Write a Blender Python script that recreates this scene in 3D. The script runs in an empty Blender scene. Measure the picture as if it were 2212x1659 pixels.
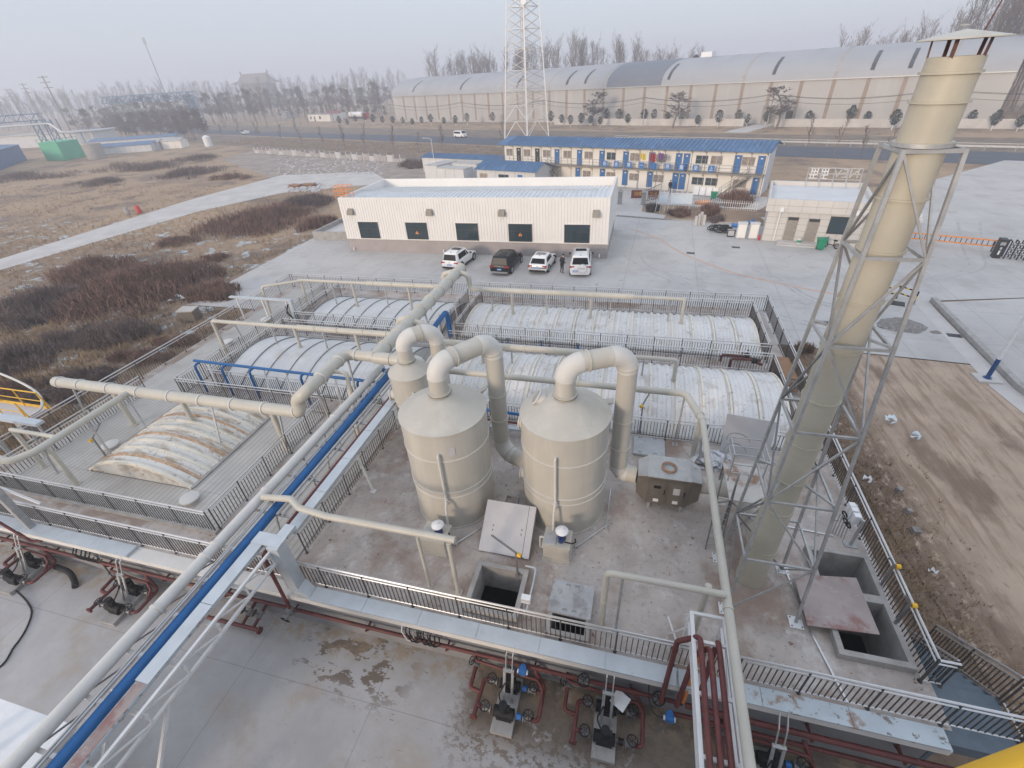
import bpy, math, random
from mathutils import Vector, Matrix, noise
R_ = math.radians
sc = bpy.context.scene
C = sc.collection
random.seed(7)
rnd = random.random
def U(a, b): return a + (b - a) * random.random()

# ------------------------------------------------------------------ camera, sky, sun, exposure
CAM_H = 15.3
def _cd(u, v): return Vector((u - 1106.0, -(v - 829.5), -988.0))
ax = -_cd(-3017, 429).normalized()
ay = _cd(1409, 146).normalized()
ay = (ay - ax * ax.dot(ay)).normalized()
az = ax.cross(ay)
ROT = Matrix((ax, ay, az))
cam_d = bpy.data.cameras.new("camera")
cam_d.sensor_width = 36.0
cam_d.lens = 988.0 * 36 / 2212
cam_d.clip_start = 0.05
cam_d.clip_end = 8000
cam = bpy.data.objects.new("camera", cam_d)
C.objects.link(cam)
cam.matrix_world = Matrix.Translation((0, 0, CAM_H)) @ ROT.to_4x4()
sc.camera = cam
EYE = Vector((0, 0, CAM_H))
def ray(u, v): return ROT @ _cd(u, v)
def at(u, v, z=0.0):
    d = ray(u, v); return EYE + d * ((z - CAM_H) / d.z)
def aty(u, v, y):
    d = ray(u, v); return EYE + d * (y / d.y)

SUN_EL, SUN_AZ = 13.0, 205.0     # azimuth clockwise from +Y; the sun stands behind the camera on the left
w = bpy.data.worlds.new("World"); sc.world = w; w.use_nodes = True
nt = w.node_tree; bg = nt.nodes["Background"]
sky = nt.nodes.new("ShaderNodeTexSky"); sky.sky_type = 'NISHITA'; sky.sun_disc = False
sky.sun_elevation = R_(SUN_EL); sky.sun_rotation = R_(SUN_AZ)
sky.air_density = 1.0; sky.dust_density = 2.0; sky.ozone_density = 1.5; sky.altitude = 50
# thin overcast: the clear sky is veiled by a pale cloud layer, brighter overhead than at the horizon
tc = nt.nodes.new("ShaderNodeTexCoord"); sz = nt.nodes.new("ShaderNodeSeparateXYZ"); nt.links.new(tc.outputs["Generated"], sz.inputs[0])
mrz = nt.nodes.new("ShaderNodeMapRange"); mrz.inputs["From Min"].default_value = 0.02; mrz.inputs["From Max"].default_value = .8; nt.links.new(sz.outputs[2], mrz.inputs[0])
cl = nt.nodes.new("ShaderNodeMix"); cl.data_type = 'RGBA'; nt.links.new(mrz.outputs[0], cl.inputs[0])
cl.inputs[6].default_value = (3.3, 3.55, 4.05, 1); cl.inputs[7].default_value = (5.5, 5.85, 6.55, 1)
veil = nt.nodes.new("ShaderNodeMix"); veil.data_type = 'RGBA'; veil.inputs[0].default_value = .8
nt.links.new(sky.outputs[0], veil.inputs[6]); nt.links.new(cl.outputs[2], veil.inputs[7])
nt.links.new(veil.outputs[2], bg.inputs[0]); bg.inputs[1].default_value = 0.15
sun_d = bpy.data.lights.new("sun", 'SUN'); sun_d.energy = 2.0; sun_d.angle = R_(10); sun_d.color = (1.0, .80, .62)
sun = bpy.data.objects.new("sun", sun_d); C.objects.link(sun)
a = R_(SUN_AZ); e = R_(SUN_EL)
sdir = Vector((math.sin(a) * math.cos(e), math.cos(a) * math.cos(e), math.sin(e)))
sun.rotation_euler = sdir.to_track_quat('Z', 'Y').to_euler()
sc.view_settings.view_transform = 'Standard'; sc.view_settings.look = 'None'; sc.view_settings.gamma = 1
sc.view_settings.exposure = 0.42
sc.cycles.volume_bounces = 1; sc.cycles.max_bounces = 6

# ------------------------------------------------------------------ materials
MATS = {}
def M(name, col, rough=.6, metal=0., v=.1, s=1.5, layers=(), bump=0., bs=25., spec=.4):
    """base colour with two-tone noise, then layers (colour, noise scale, low, high, amount, stretch, masks)"""
    m = bpy.data.materials.new(name); m.use_nodes = True; t = m.node_tree; N = t.nodes; L = t.links
    b = N["Principled BSDF"]; b.inputs["Roughness"].default_value = rough; b.inputs["Metallic"].default_value = metal
    b.inputs["Specular IOR Level"].default_value = spec
    g = N.new("ShaderNodeNewGeometry"); P = g.outputs["Position"]
    def nz(scale, det=6, st=None, ro=.6):
        n = N.new("ShaderNodeTexNoise"); n.inputs["Scale"].default_value = scale; n.inputs["Detail"].default_value = det
        n.inputs["Roughness"].default_value = ro
        if st:
            mp = N.new("ShaderNodeMapping"); mp.inputs["Scale"].default_value = st[:3]
            if len(st) > 3: mp.inputs["Rotation"].default_value = (0, 0, st[3])
            L.new(P, mp.inputs[0]); L.new(mp.outputs[0], n.inputs["Vector"])
        else: L.new(P, n.inputs["Vector"])
        return n.outputs["Fac"]
    def mr(x, lo, hi):
        r = N.new("ShaderNodeMapRange"); r.interpolation_type = 'SMOOTHSTEP'
        r.inputs["From Min"].default_value = lo; r.inputs["From Max"].default_value = hi
        L.new(x, r.inputs[0]); return r.outputs[0]
    def mul(x, y):
        k = N.new("ShaderNodeMath"); k.operation = 'MULTIPLY'; L.new(x, k.inputs[0])
        if isinstance(y, float): k.inputs[1].default_value = y
        else: L.new(y, k.inputs[1])
        return k.outputs[0]
    def mix(f, c1, c2):
        k = N.new("ShaderNodeMix"); k.data_type = 'RGBA'
        L.new(f, k.inputs[0])
        for i, c in ((6, c1), (7, c2)):
            if isinstance(c, tuple): k.inputs[i].default_value = (*c[:3], 1)
            else: L.new(c, k.inputs[i])
        return k.outputs[2]
    lo = tuple(x * (1 - v) for x in col); hi = tuple(min(1, x * (1 + v)) for x in col)
    out = mix(mr(nz(s), .3, .7), lo, hi)
    sx = None
    def comp(axis):
        nonlocal sx
        if sx is None:
            sx = N.new("ShaderNodeSeparateXYZ"); L.new(P, sx.inputs[0])
        return sx.outputs[axis]
    for ly in layers:
        c, scale, l0, h0, amt = ly[:5]; st = ly[5] if len(ly) > 5 else None; masks = ly[6] if len(ly) > 6 else ()
        if scale == 'grid':       # joints: l0 = pitch x, h0 = pitch y, st = (width, rotation)
            f = None
            for k, (pt, off) in enumerate(((l0, .37), (h0, .61))):
                if not pt: continue
                mp = N.new("ShaderNodeMapping"); mp.inputs["Rotation"].default_value = (0, 0, st[1]); L.new(P, mp.inputs[0])
                q = N.new("ShaderNodeSeparateXYZ"); L.new(mp.outputs[0], q.inputs[0])
                d = N.new("ShaderNodeMath"); d.operation = 'MULTIPLY_ADD'; L.new(q.outputs[k], d.inputs[0]); d.inputs[1].default_value = 1 / pt; d.inputs[2].default_value = off
                fr = N.new("ShaderNodeMath"); fr.operation = 'FRACT'; L.new(d.outputs[0], fr.inputs[0])
                cp = N.new("ShaderNodeMath"); cp.operation = 'LESS_THAN'; L.new(fr.outputs[0], cp.inputs[0]); cp.inputs[1].default_value = st[0] / pt
                if f is None: f = cp.outputs[0]
                else:
                    mx = N.new("ShaderNodeMath"); mx.operation = 'MAXIMUM'; L.new(f, mx.inputs[0]); L.new(cp.outputs[0], mx.inputs[1]); f = mx.outputs[0]
            f = mul(f, float(amt))
        else:
            f = mul(mr(nz(scale, 8, st, .65), l0, h0), float(amt))
        for axis, a0, b0 in masks: f = mul(f, mr(comp(axis), a0, b0))
        out = mix(f, out, tuple(c))
    L.new(out, b.inputs["Base Color"])
    if bump:
        bp = N.new("ShaderNodeBump"); bp.inputs["Strength"].default_value = bump; bp.inputs["Distance"].default_value = .02
        L.new(nz(bs, 4), bp.inputs["Height"]); L.new(bp.outputs[0], b.inputs["Normal"])
    MATS[name] = m; return m
m_glass = bpy.data.materials.new("window_glass"); m_glass.use_nodes = True
_b = m_glass.node_tree.nodes["Principled BSDF"]; _b.inputs["Base Color"].default_value = (.025, .045, .055, 1); _b.inputs["Roughness"].default_value = .08

BR = (.17, .115, .075)
m_deck = M("weathered_deck_concrete", (.45, .405, .375), .85, v=.15, s=.8, bump=.35, layers=[
    ((.33, .255, .215), .55, .50, .66, .7), ((.57, .55, .535), 1.7, .54, .66, .7), ((.29, .24, .21), 5.5, .53, .68, .6), ((.15, .065, .05), 4.6, .645, .67, .9), ((.12, .095, .085), 11, .645, .68, .8), ((.25, .175, .13), .33, .50, .64, .75)])
m_yard = M("yard_concrete", (.40, .39, .388), .8, v=.10, s=.35, bump=.15, layers=[
    ((.48, .475, .475), 1.3, .5, .75, .55), ((.345, .335, .335), 3.5, .5, .72, .45), ((.36, .30, .24), .5, .5, .66, .6),
    ((.15, .115, .085), 1.2, .525, .55, .93, (1, 1.8, 1, -.2), [(1, 4.1, 5.2), (0, -9.9, -8.6), (0, -5.0, -6.2)]),
    ((.15, .115, .085), .9, .36, .43, .9, (1, 1.2, 1, .5), [(1, 4.1, 5.0), (0, -4.0, -3.2)]), ((.15, .115, .085), 4.5, .50, .55, .85, (1, 1.3, 1, .5), [(1, 3.3, 4.6), (0, -4.3, -3.2)]),
    ((.34, .26, .17), 2.2, .42, .6, .75, (1, 1, 1), [(1, 5.2, 6.2)]),
    ((.13, .105, .09), 6.0, .63, .66, .7, (.4, 1.8, 1, .4), [(1, 2.2, 4.6), (0, -10, -8)]),
    ((.2, .19, .18), 'grid', 4.6, 3.3, .5, (.025, .0))])
m_lot = M("parking_concrete", (.485, .472, .458), .85, v=.08, s=.12, bump=.1, layers=[
    ((.37, .355, .345), .3, .48, .66, .6), ((.55, .54, .53), .7, .52, .7, .5), ((.39, .37, .355), .6, .5, .72, .55, (1, .25, 1, .6)), ((.28, .26, .245), 1.1, .6, .72, .5, (.4, 1, 1)), ((.26, .22, .19), .8, .64, .68, .5), ((.36, .35, .34), 5, .55, .7, .4),
    ((.3, .29, .28), 'grid', 6.0, 5.0, .55, (.06, .04))])
m_path = M("path_concrete", (.52, .50, .48), .9, v=.1, s=.3, layers=[((.38, .35, .32), .8, .55, .75, .5)])
m_road = M("asphalt", (.085, .095, .12), .8, v=.12, s=.3, layers=[((.13, .13, .14), .05, .5, .7, .6, (.2, 2, 1, .42))])
m_dirt = M("bare_dirt_track", (.41, .315, .24), .95, v=.14, s=.5, bump=.8, bs=9, layers=[
    ((.24, .165, .115), 2.4, .46, .62, .75, (1.1, .10, 1, .13)), ((.46, .365, .285), 1.6, .5, .68, .65, (1.0, .12, 1, .13)), ((.23, .165, .12), 6, .58, .68, .6, (1, .45, 1, .1)), ((.17, .115, .08), .35, .5, .62, .75, (1, .35, 1, .1)), ((.15, .10, .07), 3, .36, .5, .85, (1, .6, 1, .1), [(0, 13.5, 11)])])
m_ground = M("field_soil", (.235, .168, .12), .95, v=.25, s=.22, bump=.6, bs=4, layers=[
    ((.41, .29, .185), .06, .36, .54, .9, (1, 1, 1), [(1, 30, 55)]), ((.15, .115, .10), .16, .52, .63, .8), ((.36, .265, .185), .9, .5, .72, .55), ((.12, .095, .085), 1.9, .56, .7, .65), ((.2, .15, .115), 7, .52, .66, .6),
    ((.50, .62, .69), .5, .55, .63, .75, (1, 1, 1), [(0, -27, -34), (1, 60, 50)])])
m_verge = M("verge_soil", (.21, .165, .13), .95, v=.25, s=.3, layers=[((.11, .085, .07), .6, .5, .65, .8), ((.3, .22, .15), .12, .5, .7, .7)])
m_rubble = M("pale_rubble_ground", (.32, .275, .24), .95, v=.2, s=.3, layers=[((.25, .17, .13), .5, .5, .65, .8), ((.6, .6, .6), 1.5, .6, .7, .7)])
m_tread = M("corrugated_floor_sheet", (.47, .455, .43), .7, v=.10, s=.5, layers=[((.36, .33, .29), 1.2, .5, .7, .5), ((.32, .30, .27), 'grid', .24, 0, .6, (.07, 0)), ((.30, .27, .24), .4, .58, .7, .5)])
m_wallg = M("grey_rendered_wall", (.25, .25, .26), .9, v=.08, s=1.2, layers=[((.30, .24, .18), 2, .55, .7, .6, (1, 1, .4), [(2, .5, .0)])])
m_ledge = M("white_painted_ledge", (.66, .645, .62), .8, v=.06, s=1, layers=[((.42, .38, .33), 1.7, .6, .72, .5)])
m_conc = M("raw_concrete", (.36, .345, .33), .9, v=.14, s=2.5, bump=.3, layers=[((.22, .2, .185), 1.6, .55, .7, .6, (1, 1, .3))])
m_slab = M("grey_slab_cover", (.40, .415, .43), .85, v=.1, s=2, layers=[((.25, .24, .235), 1.2, .5, .62, .8)])
m_lid = M("pale_lid_panel", (.50, .495, .51), .6, v=.04, s=2)
m_rustlid = M("rust_stained_plate", (.34, .29, .275), .7, v=.12, s=1.5, layers=[((.25, .115, .105), .9, .48, .6, .8), ((.45, .43, .42), 2.3, .55, .7, .6, (1, 2, 1))])
m_frp = M("beige_fibreglass", (.49, .47, .41), .42, v=.05, s=1.5, layers=[((.56, .55, .51), .8, .5, .7, .5)])
m_frpw = M("frosted_beige_fibreglass", (.60, .59, .56), .6, v=.05, s=1.5)
m_tank = M("tank_beige_fibreglass", (.475, .455, .405), .4, v=.04, s=.8, layers=[((.58, .56, .50), 1.0, .45, .7, .5, (2, 2, .2)), ((.42, .39, .33), 2.4, .6, .75, .35, (3, 3, .2))])
m_chim = M("cream_chimney_fibreglass", (.455, .425, .345), .42, v=.06, s=1.2, layers=[((.42, .38, .285), 1.6, .5, .75, .5)])
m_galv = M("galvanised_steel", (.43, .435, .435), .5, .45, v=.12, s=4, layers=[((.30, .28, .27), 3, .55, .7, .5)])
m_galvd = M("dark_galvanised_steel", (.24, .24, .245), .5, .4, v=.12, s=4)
m_inox = M("stainless_tube", (.60, .60, .60), .32, .7, v=.05, s=3)
m_balu = M("dull_stainless_baluster", (.085, .08, .077), .6, .15, v=.1, s=5)
m_white = M("white_painted_steel", (.70, .70, .70), .55, v=.06, s=3, layers=[((.36, .2, .12), 3, .66, .72, .6)])
m_tray = M("zinc_cable_tray", (.52, .565, .60), .45, .25, v=.06, s=2, layers=[((.38, .38, .36), 2.5, .6, .75, .5)])
m_trayold = M("corroded_cable_tray", (.50, .56, .60), .55, .2, v=.06, s=2, layers=[((.15, .13, .12), 5, .58, .62, .8), ((.28, .14, .07), 1.5, .56, .64, .7)])
m_cov = M("white_fibreglass_cover", (.66, .655, .645), .55, v=.05, s=.8, layers=[((.47, .43, .39), 1.1, .52, .66, .65), ((.19, .155, .13), 6.5, .61, .645, .9, (1, 1.6, 1))])
m_covl = M("plain_white_cover", (.60, .605, .605), .5, v=.06, s=1.0, layers=[((.53, .48, .42), .9, .55, .68, .5)])
m_covo = M("aged_cream_cover", (.68, .665, .62), .55, v=.05, s=1, layers=[((.40, .29, .18), 1.1, .48, .64, .8, (.7, 2.5, 1)), ((.22, .16, .11), 6, .60, .64, .85)])
m_rib = M("cream_rib", (.70, .66, .57), .6, v=.08, s=3, layers=[((.36, .26, .17), 3.5, .55, .68, .6)])
m_ribr = M("rusty_rib", (.46, .30, .19), .7, v=.2, s=6, layers=[((.6, .52, .4), 4, .5, .6, .6)])
m_ribg = M("grey_seam", (.22, .22, .22), .6, v=.1, s=3)
m_blue = M("blue_painted_pipe", (.008, .105, .30), .38, v=.12, s=2)
m_dblue = M("navy_painted_pipe", (.02, .075, .22), .4, v=.15, s=2)
m_red = M("oxide_red_pipe", (.125, .033, .03), .5, v=.18, s=3, layers=[((.25, .1, .07), 4, .6, .7, .6)])
m_rustred = M("faded_red_pipe", (.13, .06, .045), .6, v=.2, s=3)
m_black = M("black_iron", (.016, .016, .017), .6, v=.3, s=8, spec=.25, layers=[((.07, .065, .06), 6, .58, .7, .5)])
m_rubber = M("black_rubber", (.018, .018, .019), .7, v=.2, s=6)
m_motor = M("navy_motor_paint", (.018, .045, .16), .4, v=.12, s=5)
m_blue2 = M("bright_blue_meter", (.03, .15, .42), .4, v=.1, s=5)
m_whitep = M("white_plastic", (.74, .75, .76), .45, v=.04, s=4)
m_wood = M("brown_timber", (.27, .15, .08), .6, v=.15, s=3, layers=[((.26, .13, .06), 6, .5, .7, .6, (6, .6, 1))])
m_yellow = M("yellow_safety_paint", (.72, .42, .03), .5, v=.1, s=3)
m_orange = M("orange_paint", (.75, .27, .06), .5, v=.1, s=3)
m_box = M("brown_steel_case", (.18, .16, .135), .45, .3, v=.1, s=2)
m_boxt = M("grey_steel_top", (.40, .405, .40), .45, .4, v=.1, s=2, layers=[((.22, .19, .16), 1.5, .55, .7, .6)])
m_rustdeck = M("rust_spotted_plate", (.52, .50, .47), .7, .1, v=.1, s=2, layers=[((.26, .13, .07), 1.1, .5, .6, .85)])
m_stair = M("blue_grey_steel_stair", (.12, .155, .19), .65, v=.08, s=3)
m_soilpile = M("grey_soil_heap", (.25, .235, .225), .95, v=.3, s=6, bump=.6, bs=12)
m_water = M("black_pit_water", (.003, .003, .003), .3, v=.1, s=2, spec=.03)
m_wallw = M("cream_cladding", (.75, .735, .71), .5, v=.03, s=.4)
m_plinth = M("mauve_grey_plinth", (.36, .325, .315), .85, v=.06, s=.8, layers=[((.28, .25, .24), .5, .5, .7, .4)])
m_roofw = M("pale_metal_roof", (.66, .69, .71), .4, .2, v=.06, s=.8)
m_roofb = M("blue_metal_roof", (.06, .14, .275), .5, v=.15, s=.4, layers=[((.17, .25, .38), .9, .5, .7, .5, (2, .3, 1))])
m_prefab = M("cream_prefab_panel", (.80, .77, .71), .7, v=.03, s=.5)
m_prefabs = M("pale_prefab_panel", (.60, .615, .63), .7, v=.05, s=.5)
m_door = M("blue_door_paint", (.035, .15, .40), .5, v=.1, s=3)
m_curtain = M("curtained_window", (.30, .25, .21), .4, v=.4, s=4)
m_tile = M("stone_tile_cladding", (.57, .55, .52), .7, v=.05, s=.5)
m_doorg = M("brown_grey_door", (.27, .245, .21), .6, v=.08, s=3)
m_darkw = M("dark_frame", (.03, .03, .033), .5, v=.1, s=3)
m_wh = M("warehouse_sheet", (.42, .41, .395), .6, v=.06, s=.08, layers=[((.50, .50, .49), .3, .5, .7, .5, (1, 1, .1))])
m_whroof = M("warehouse_roof_sheet", (.34, .35, .37), .55, v=.05, s=.1)
m_whroofd = M("slate_roof_sheet", (.15, .165, .20), .6, v=.06, s=.2)
m_tan = M("tan_strip", (.30, .235, .18), .7, v=.1, s=.3)
m_skylt = M("dark_skylight", (.05, .055, .06), .5, v=.3, s=.5)
m_bark = M("grey_brown_bark", (.20, .165, .145), .9, v=.2, s=3)
m_twig = M("bare_twig", (.15, .115, .10), .9, v=.15, s=1)
m_lime = M("limewashed_trunk", (.72, .71, .68), .8, v=.05, s=3)
m_leaf = M("dark_evergreen_leaf", (.022, .034, .022), .7, v=.35, s=2)
m_brush = M("red_brown_brushwood", (.20, .12, .092), .9, v=.4, s=1.5, layers=[((.28, .18, .135), .5, .5, .65, .8), ((.11, .08, .07), .7, .52, .65, .8)])
m_brushd = M("dark_brushwood", (.15, .112, .10), .9, v=.4, s=.9)
m_straw = M("straw_grass", (.31, .22, .13), .9, v=.3, s=.4, layers=[((.20, .145, .10), .25, .5, .65, .8)])
m_carw = M("white_car_paint", (.80, .80, .80), .25, v=.01, s=1, spec=.6)
m_carb = M("black_car_paint", (.009, .010, .014), .3, v=.05, s=1, spec=.25)
m_cglass = M("tinted_car_glass", (.012, .013, .016), .25, v=.05, s=1, spec=.12)
m_tail = M("red_tail_lamp", (.35, .02, .02), .25, v=.1, s=3)
m_plate = M("blue_licence_plate", (.06, .22, .62), .4, v=.05, s=3)
m_rim = M("alloy_rim", (.42, .42, .43), .35, .7, v=.05, s=3)
m_skin = M("skin", (.48, .30, .22), .6, v=.05, s=8)
m_cloth = M("black_cloth", (.018, .018, .022), .85, v=.25, s=9)
m_hair = M("black_hair", (.012, .011, .011), .7, v=.2, s=20)
m_green = M("green_plastic", (.02, .26, .14), .5, v=.1, s=3)
m_mint = M("mint_green_sheet", (.10, .42, .27), .6, v=.06, s=.3)
m_steelblue = M("blue_gantry_steel", (.10, .20, .33), .6, v=.1, s=.3)
m_board = M("pale_notice_board", (.58, .66, .72), .5, v=.05, s=1)
m_redsign = M("maroon_sign_board", (.19, .045, .03), .5, v=.1, s=2)
m_gold = M("gold_lettering", (.75, .48, .10), .4, v=.03, s=2)
m_ice = M("dirty_plastic_sheet", (.62, .68, .72), .5, v=.1, s=2)
m_flagy = M("yellow_flag", (.6, .45, .06), .8, v=.05, s=3)
m_flagr = M("red_flag", (.28, .03, .03), .8, v=.05, s=3)
m_flagp = M("purple_flag", (.16, .07, .22), .8, v=.05, s=3)
m_hazard = M("orange_line_paint", (.62, .34, .22), .8, v=.15, s=2, layers=[((.47, .46, .46), 3, .5, .65, .7)])
m_skid = M("tyre_mark", (.385, .38, .375), .85, v=.08, s=1, layers=[((.45, .445, .44), .9, .42, .58, .95)])
m_mirror_red = M("red_extinguisher", (.5, .03, .03), .4, v=.05, s=3)
m_copper = M("coiled_hose_tan", (.32, .19, .12), .6, v=.1, s=4)
m_frost = M("crumpled_plastic_film", (.62, .63, .66), .35, v=.12, s=5)

# ------------------------------------------------------------------ mesh helpers
class MB:
    def __init__(s): s.v = []; s.f = []
    def add(s, vs, fs):
        o = len(s.v); s.v += [Vector(q) for q in vs]; s.f += [tuple(i + o for i in f) for f in fs]; return s
    def box(s, x0, x1, y0, y1, z0, z1):
        return s.add([(x, y, z) for z in (z0, z1) for y in (y0, y1) for x in (x0, x1)],
                     [(0, 2, 3, 1), (4, 5, 7, 6), (0, 1, 5, 4), (1, 3, 7, 5), (3, 2, 6, 7), (2, 0, 4, 6)])
    def bx(s, c, d, rz=0., rx=0., ry=0.):
        m = Matrix.Rotation(rz, 3, 'Z') @ Matrix.Rotation(ry, 3, 'Y') @ Matrix.Rotation(rx, 3, 'X'); c = Vector(c)
        return s.add([c + m @ Vector((x * d[0] / 2, y * d[1] / 2, z * d[2] / 2)) for z in (-1, 1) for y in (-1, 1) for x in (-1, 1)],
                     [(0, 2, 3, 1), (4, 5, 7, 6), (0, 1, 5, 4), (1, 3, 7, 5), (3, 2, 6, 7), (2, 0, 4, 6)])
    def quad(s, a, b, c, d): return s.add([a, b, c, d], [(0, 1, 2, 3)])
    def bar(s, p, q, wd, ht=None, up=(0, 0, 1)):
        """rectangular bar from p to q"""
        p = Vector(p); q = Vector(q); d = (q - p).normalized(); up = Vector(up)
        if abs(d.dot(up)) > .98: up = Vector((0, 1, 0))
        x = d.cross(up).normalized() * wd / 2; y = x.cross(d).normalized() * (ht or wd) / 2
        return s.add([p - x - y, p + x - y, p + x + y, p - x + y, q - x - y, q + x - y, q + x + y, q - x + y],
                     [(3, 2, 1, 0), (4, 5, 6, 7), (0, 1, 5, 4), (1, 2, 6, 5), (2, 3, 7, 6), (3, 0, 4, 7)])
    def tube(s, pts, r, n=12, cap=True, r1=None):
        pts = [Vector(p) for p in pts]; k = len(pts)
        if k < 2: return s
        rs = [r if r1 is None else r + (r1 - r) * i / (k - 1) for i in range(k)]
        if isinstance(r, (list, tuple)): rs = r
        d0 = (pts[1] - pts[0]).normalized(); u = d0.orthogonal().normalized(); o = len(s.v)
        for i, p in enumerate(pts):
            d = (pts[min(i + 1, k - 1)] - pts[max(i - 1, 0)]).normalized()
            u = (u - d * u.dot(d)).normalized(); w_ = d.cross(u)
            for j in range(n):
                t = 2 * math.pi * j / n; s.v.append(p + (u * math.cos(t) + w_ * math.sin(t)) * rs[i])
        for i in range(k - 1):
            for j in range(n):
                a_ = o + i * n + j; b_ = o + i * n + (j + 1) % n; s.f.append((a_, b_, b_ + n, a_ + n))
        if cap:
            s.f.append(tuple(o + j for j in reversed(range(n)))); s.f.append(tuple(o + (k - 1) * n + j for j in range(n)))
        return s
    def cyl(s, c, r, z0, z1, n=24, r1=None): return s.tube([(c[0], c[1], z0), (c[0], c[1], z1)], [r, r if r1 is None else r1], n)
    def lathe(s, prof, c=(0, 0, 0), n=32):
        c = Vector(c); o = len(s.v); k = len(prof)
        for r, z in prof:
            for j in range(n): t = 2 * math.pi * j / n; s.v.append(c + Vector((r * math.cos(t), r * math.sin(t), z)))
        for i in range(k - 1):
            for j in range(n):
                a_ = o + i * n + j; b_ = o + i * n + (j + 1) % n; s.f.append((a_, b_, b_ + n, a_ + n))
        if prof[0][0] > 0: s.f.append(tuple(o + j for j in reversed(range(n))))
        if prof[-1][0] > 0: s.f.append(tuple(o + (k - 1) * n + j for j in range(n)))
        return s
    def torus(s, c, axis, R, r, n=24, m=6):
        c = Vector(c); axis = Vector(axis).normalized(); u = axis.orthogonal().normalized(); w_ = axis.cross(u); o = len(s.v)
        for i in range(n):
            t = 2 * math.pi * i / n; d = u * math.cos(t) + w_ * math.sin(t)
            for j in range(m):
                q = 2 * math.pi * j / m; s.v.append(c + d * (R + r * math.cos(q)) + axis * r * math.sin(q))
        for i in range(n):
            for j in range(m):
                a_ = o + i * m + j; b_ = o + i * m + (j + 1) % m; c_ = o + ((i + 1) % n) * m + (j + 1) % m; d_ = o + ((i + 1) % n) * m + j
                s.f.append((a_, d_, c_, b_))
        return s
    def sphere(s, c, r, n=12, sq=(1, 1, 1)):
        c = Vector(c); m = n // 2; o = len(s.v)
        for i in range(m + 1):
            p = math.pi * i / m
            for j in range(n):
                t = 2 * math.pi * j / n
                s.v.append(c + Vector((sq[0] * r * math.sin(p) * math.cos(t), sq[1] * r * math.sin(p) * math.sin(t), sq[2] * r * math.cos(p))))
        for i in range(m):
            for j in range(n):
                a_ = o + i * n + j; b_ = o + i * n + (j + 1) % n; s.f.append((a_, a_ + n, b_ + n, b_))
        return s
    def prism(s, poly, z0, z1):
        n = len(poly); o = len(s.v)
        for z in (z0, z1):
            for p in poly: s.v.append(Vector((p[0], p[1], z)))
        s.f.append(tuple(o + i for i in reversed(range(n)))); s.f.append(tuple(o + n + i for i in range(n)))
        for i in range(n): j = (i + 1) % n; s.f.append((o + i, o + j, o + n + j, o + n + i))
        return s
    def loft(s, rings, cap=True):
        o = len(s.v); n = len(rings[0])
        for r in rings: s.v += [Vector(p) for p in r]
        for i in range(len(rings) - 1):
            for j in range(n):
                a_ = o + i * n + j; b_ = o + i * n + (j + 1) % n; s.f.append((a_, b_, b_ + n, a_ + n))
        if cap:
            s.f.append(tuple(o + j for j in reversed(range(n)))); s.f.append(tuple(o + (len(rings) - 1) * n + j for j in range(n)))
        return s
    def poly(s, pts): return s.add(pts, [tuple(range(len(pts)))])
    def xf(s, m):
        s.v = [m @ q for q in s.v]; return s
    def mesh(s, name, mat, inv=None, smooth=True):
        me = bpy.data.meshes.new(name)
        vs = [inv @ q for q in s.v] if inv is not None else s.v
        me.from_pydata([tuple(q) for q in vs], [], s.f)
        for m_ in (mat if isinstance(mat, (list, tuple)) else [mat]): me.materials.append(m_)
        me.validate()
        if smooth and len(me.polygons):
            me.polygons.foreach_set("use_smooth", [True] * len(me.polygons)); me.set_sharp_from_angle(angle=R_(38))
        me.update(); return me

ROOT_INV = {}
def tag(o, label=None, cat=None, group=None, kind=None):
    if label: o["label"] = label
    if cat: o["category"] = cat
    if group: o["group"] = group
    if kind: o["kind"] = kind
    return o
def thing(name, label, cat, loc=(0, 0, 0), rz=0., group=None):
    o = bpy.data.objects.new(name, None); C.objects.link(o); o.empty_display_size = .3
    loc = Vector((*loc, 0)[:3]); o.location = loc; o.rotation_euler = (0, 0, rz)
    ROOT_INV[o.name] = (Matrix.Translation(loc) @ Matrix.Rotation(rz, 4, 'Z')).inverted()
    return tag(o, label, cat, group)
def part(name, mb, mat, parent, label=None, local=False, kind=None):
    """mesh given in world coordinates (or in the thing's own coordinates when local)"""
    r = parent
    while r.parent: r = r.parent
    inv = None if local else ROOT_INV.get(r.name)
    o = bpy.data.objects.new(name, mb.mesh(name, mat, inv)); C.objects.link(o); o.parent = parent
    return tag(o, label, kind=kind)
def solo(name, label, cat, mb, mat, group=None, kind=None):
    xs = [q.x for q in mb.v]; ys = [q.y for q in mb.v]; zs = [q.z for q in mb.v]
    L = Vector(((min(xs) + max(xs)) / 2, (min(ys) + max(ys)) / 2, min(zs)))
    o = bpy.data.objects.new(name, mb.mesh(name, mat, Matrix.Translation(-L))); C.objects.link(o); o.location = L
    ROOT_INV[o.name] = Matrix.Translation(-L)
    return tag(o, label, cat, group, kind)
def struct(name, mb, mat): 
    o = bpy.data.objects.new(name, mb.mesh(name, mat)); C.objects.link(o); ROOT_INV[o.name] = Matrix.Identity(4); return tag(o, kind="structure")
def dup(root, loc, rz=0., scale=None, label=None, group=None):
    r = root.copy(); C.objects.link(r); r.location = loc; r.rotation_euler = (0, 0, rz)
    if scale: r.scale = scale
    if label: r["label"] = label
    if group: r["group"] = group
    for ch in list(root.children):
        c = ch.copy(); C.objects.link(c); c.parent = r
        for g_ in ch.children:
            d = g_.copy(); C.objects.link(d); d.parent = c
    return r
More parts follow.
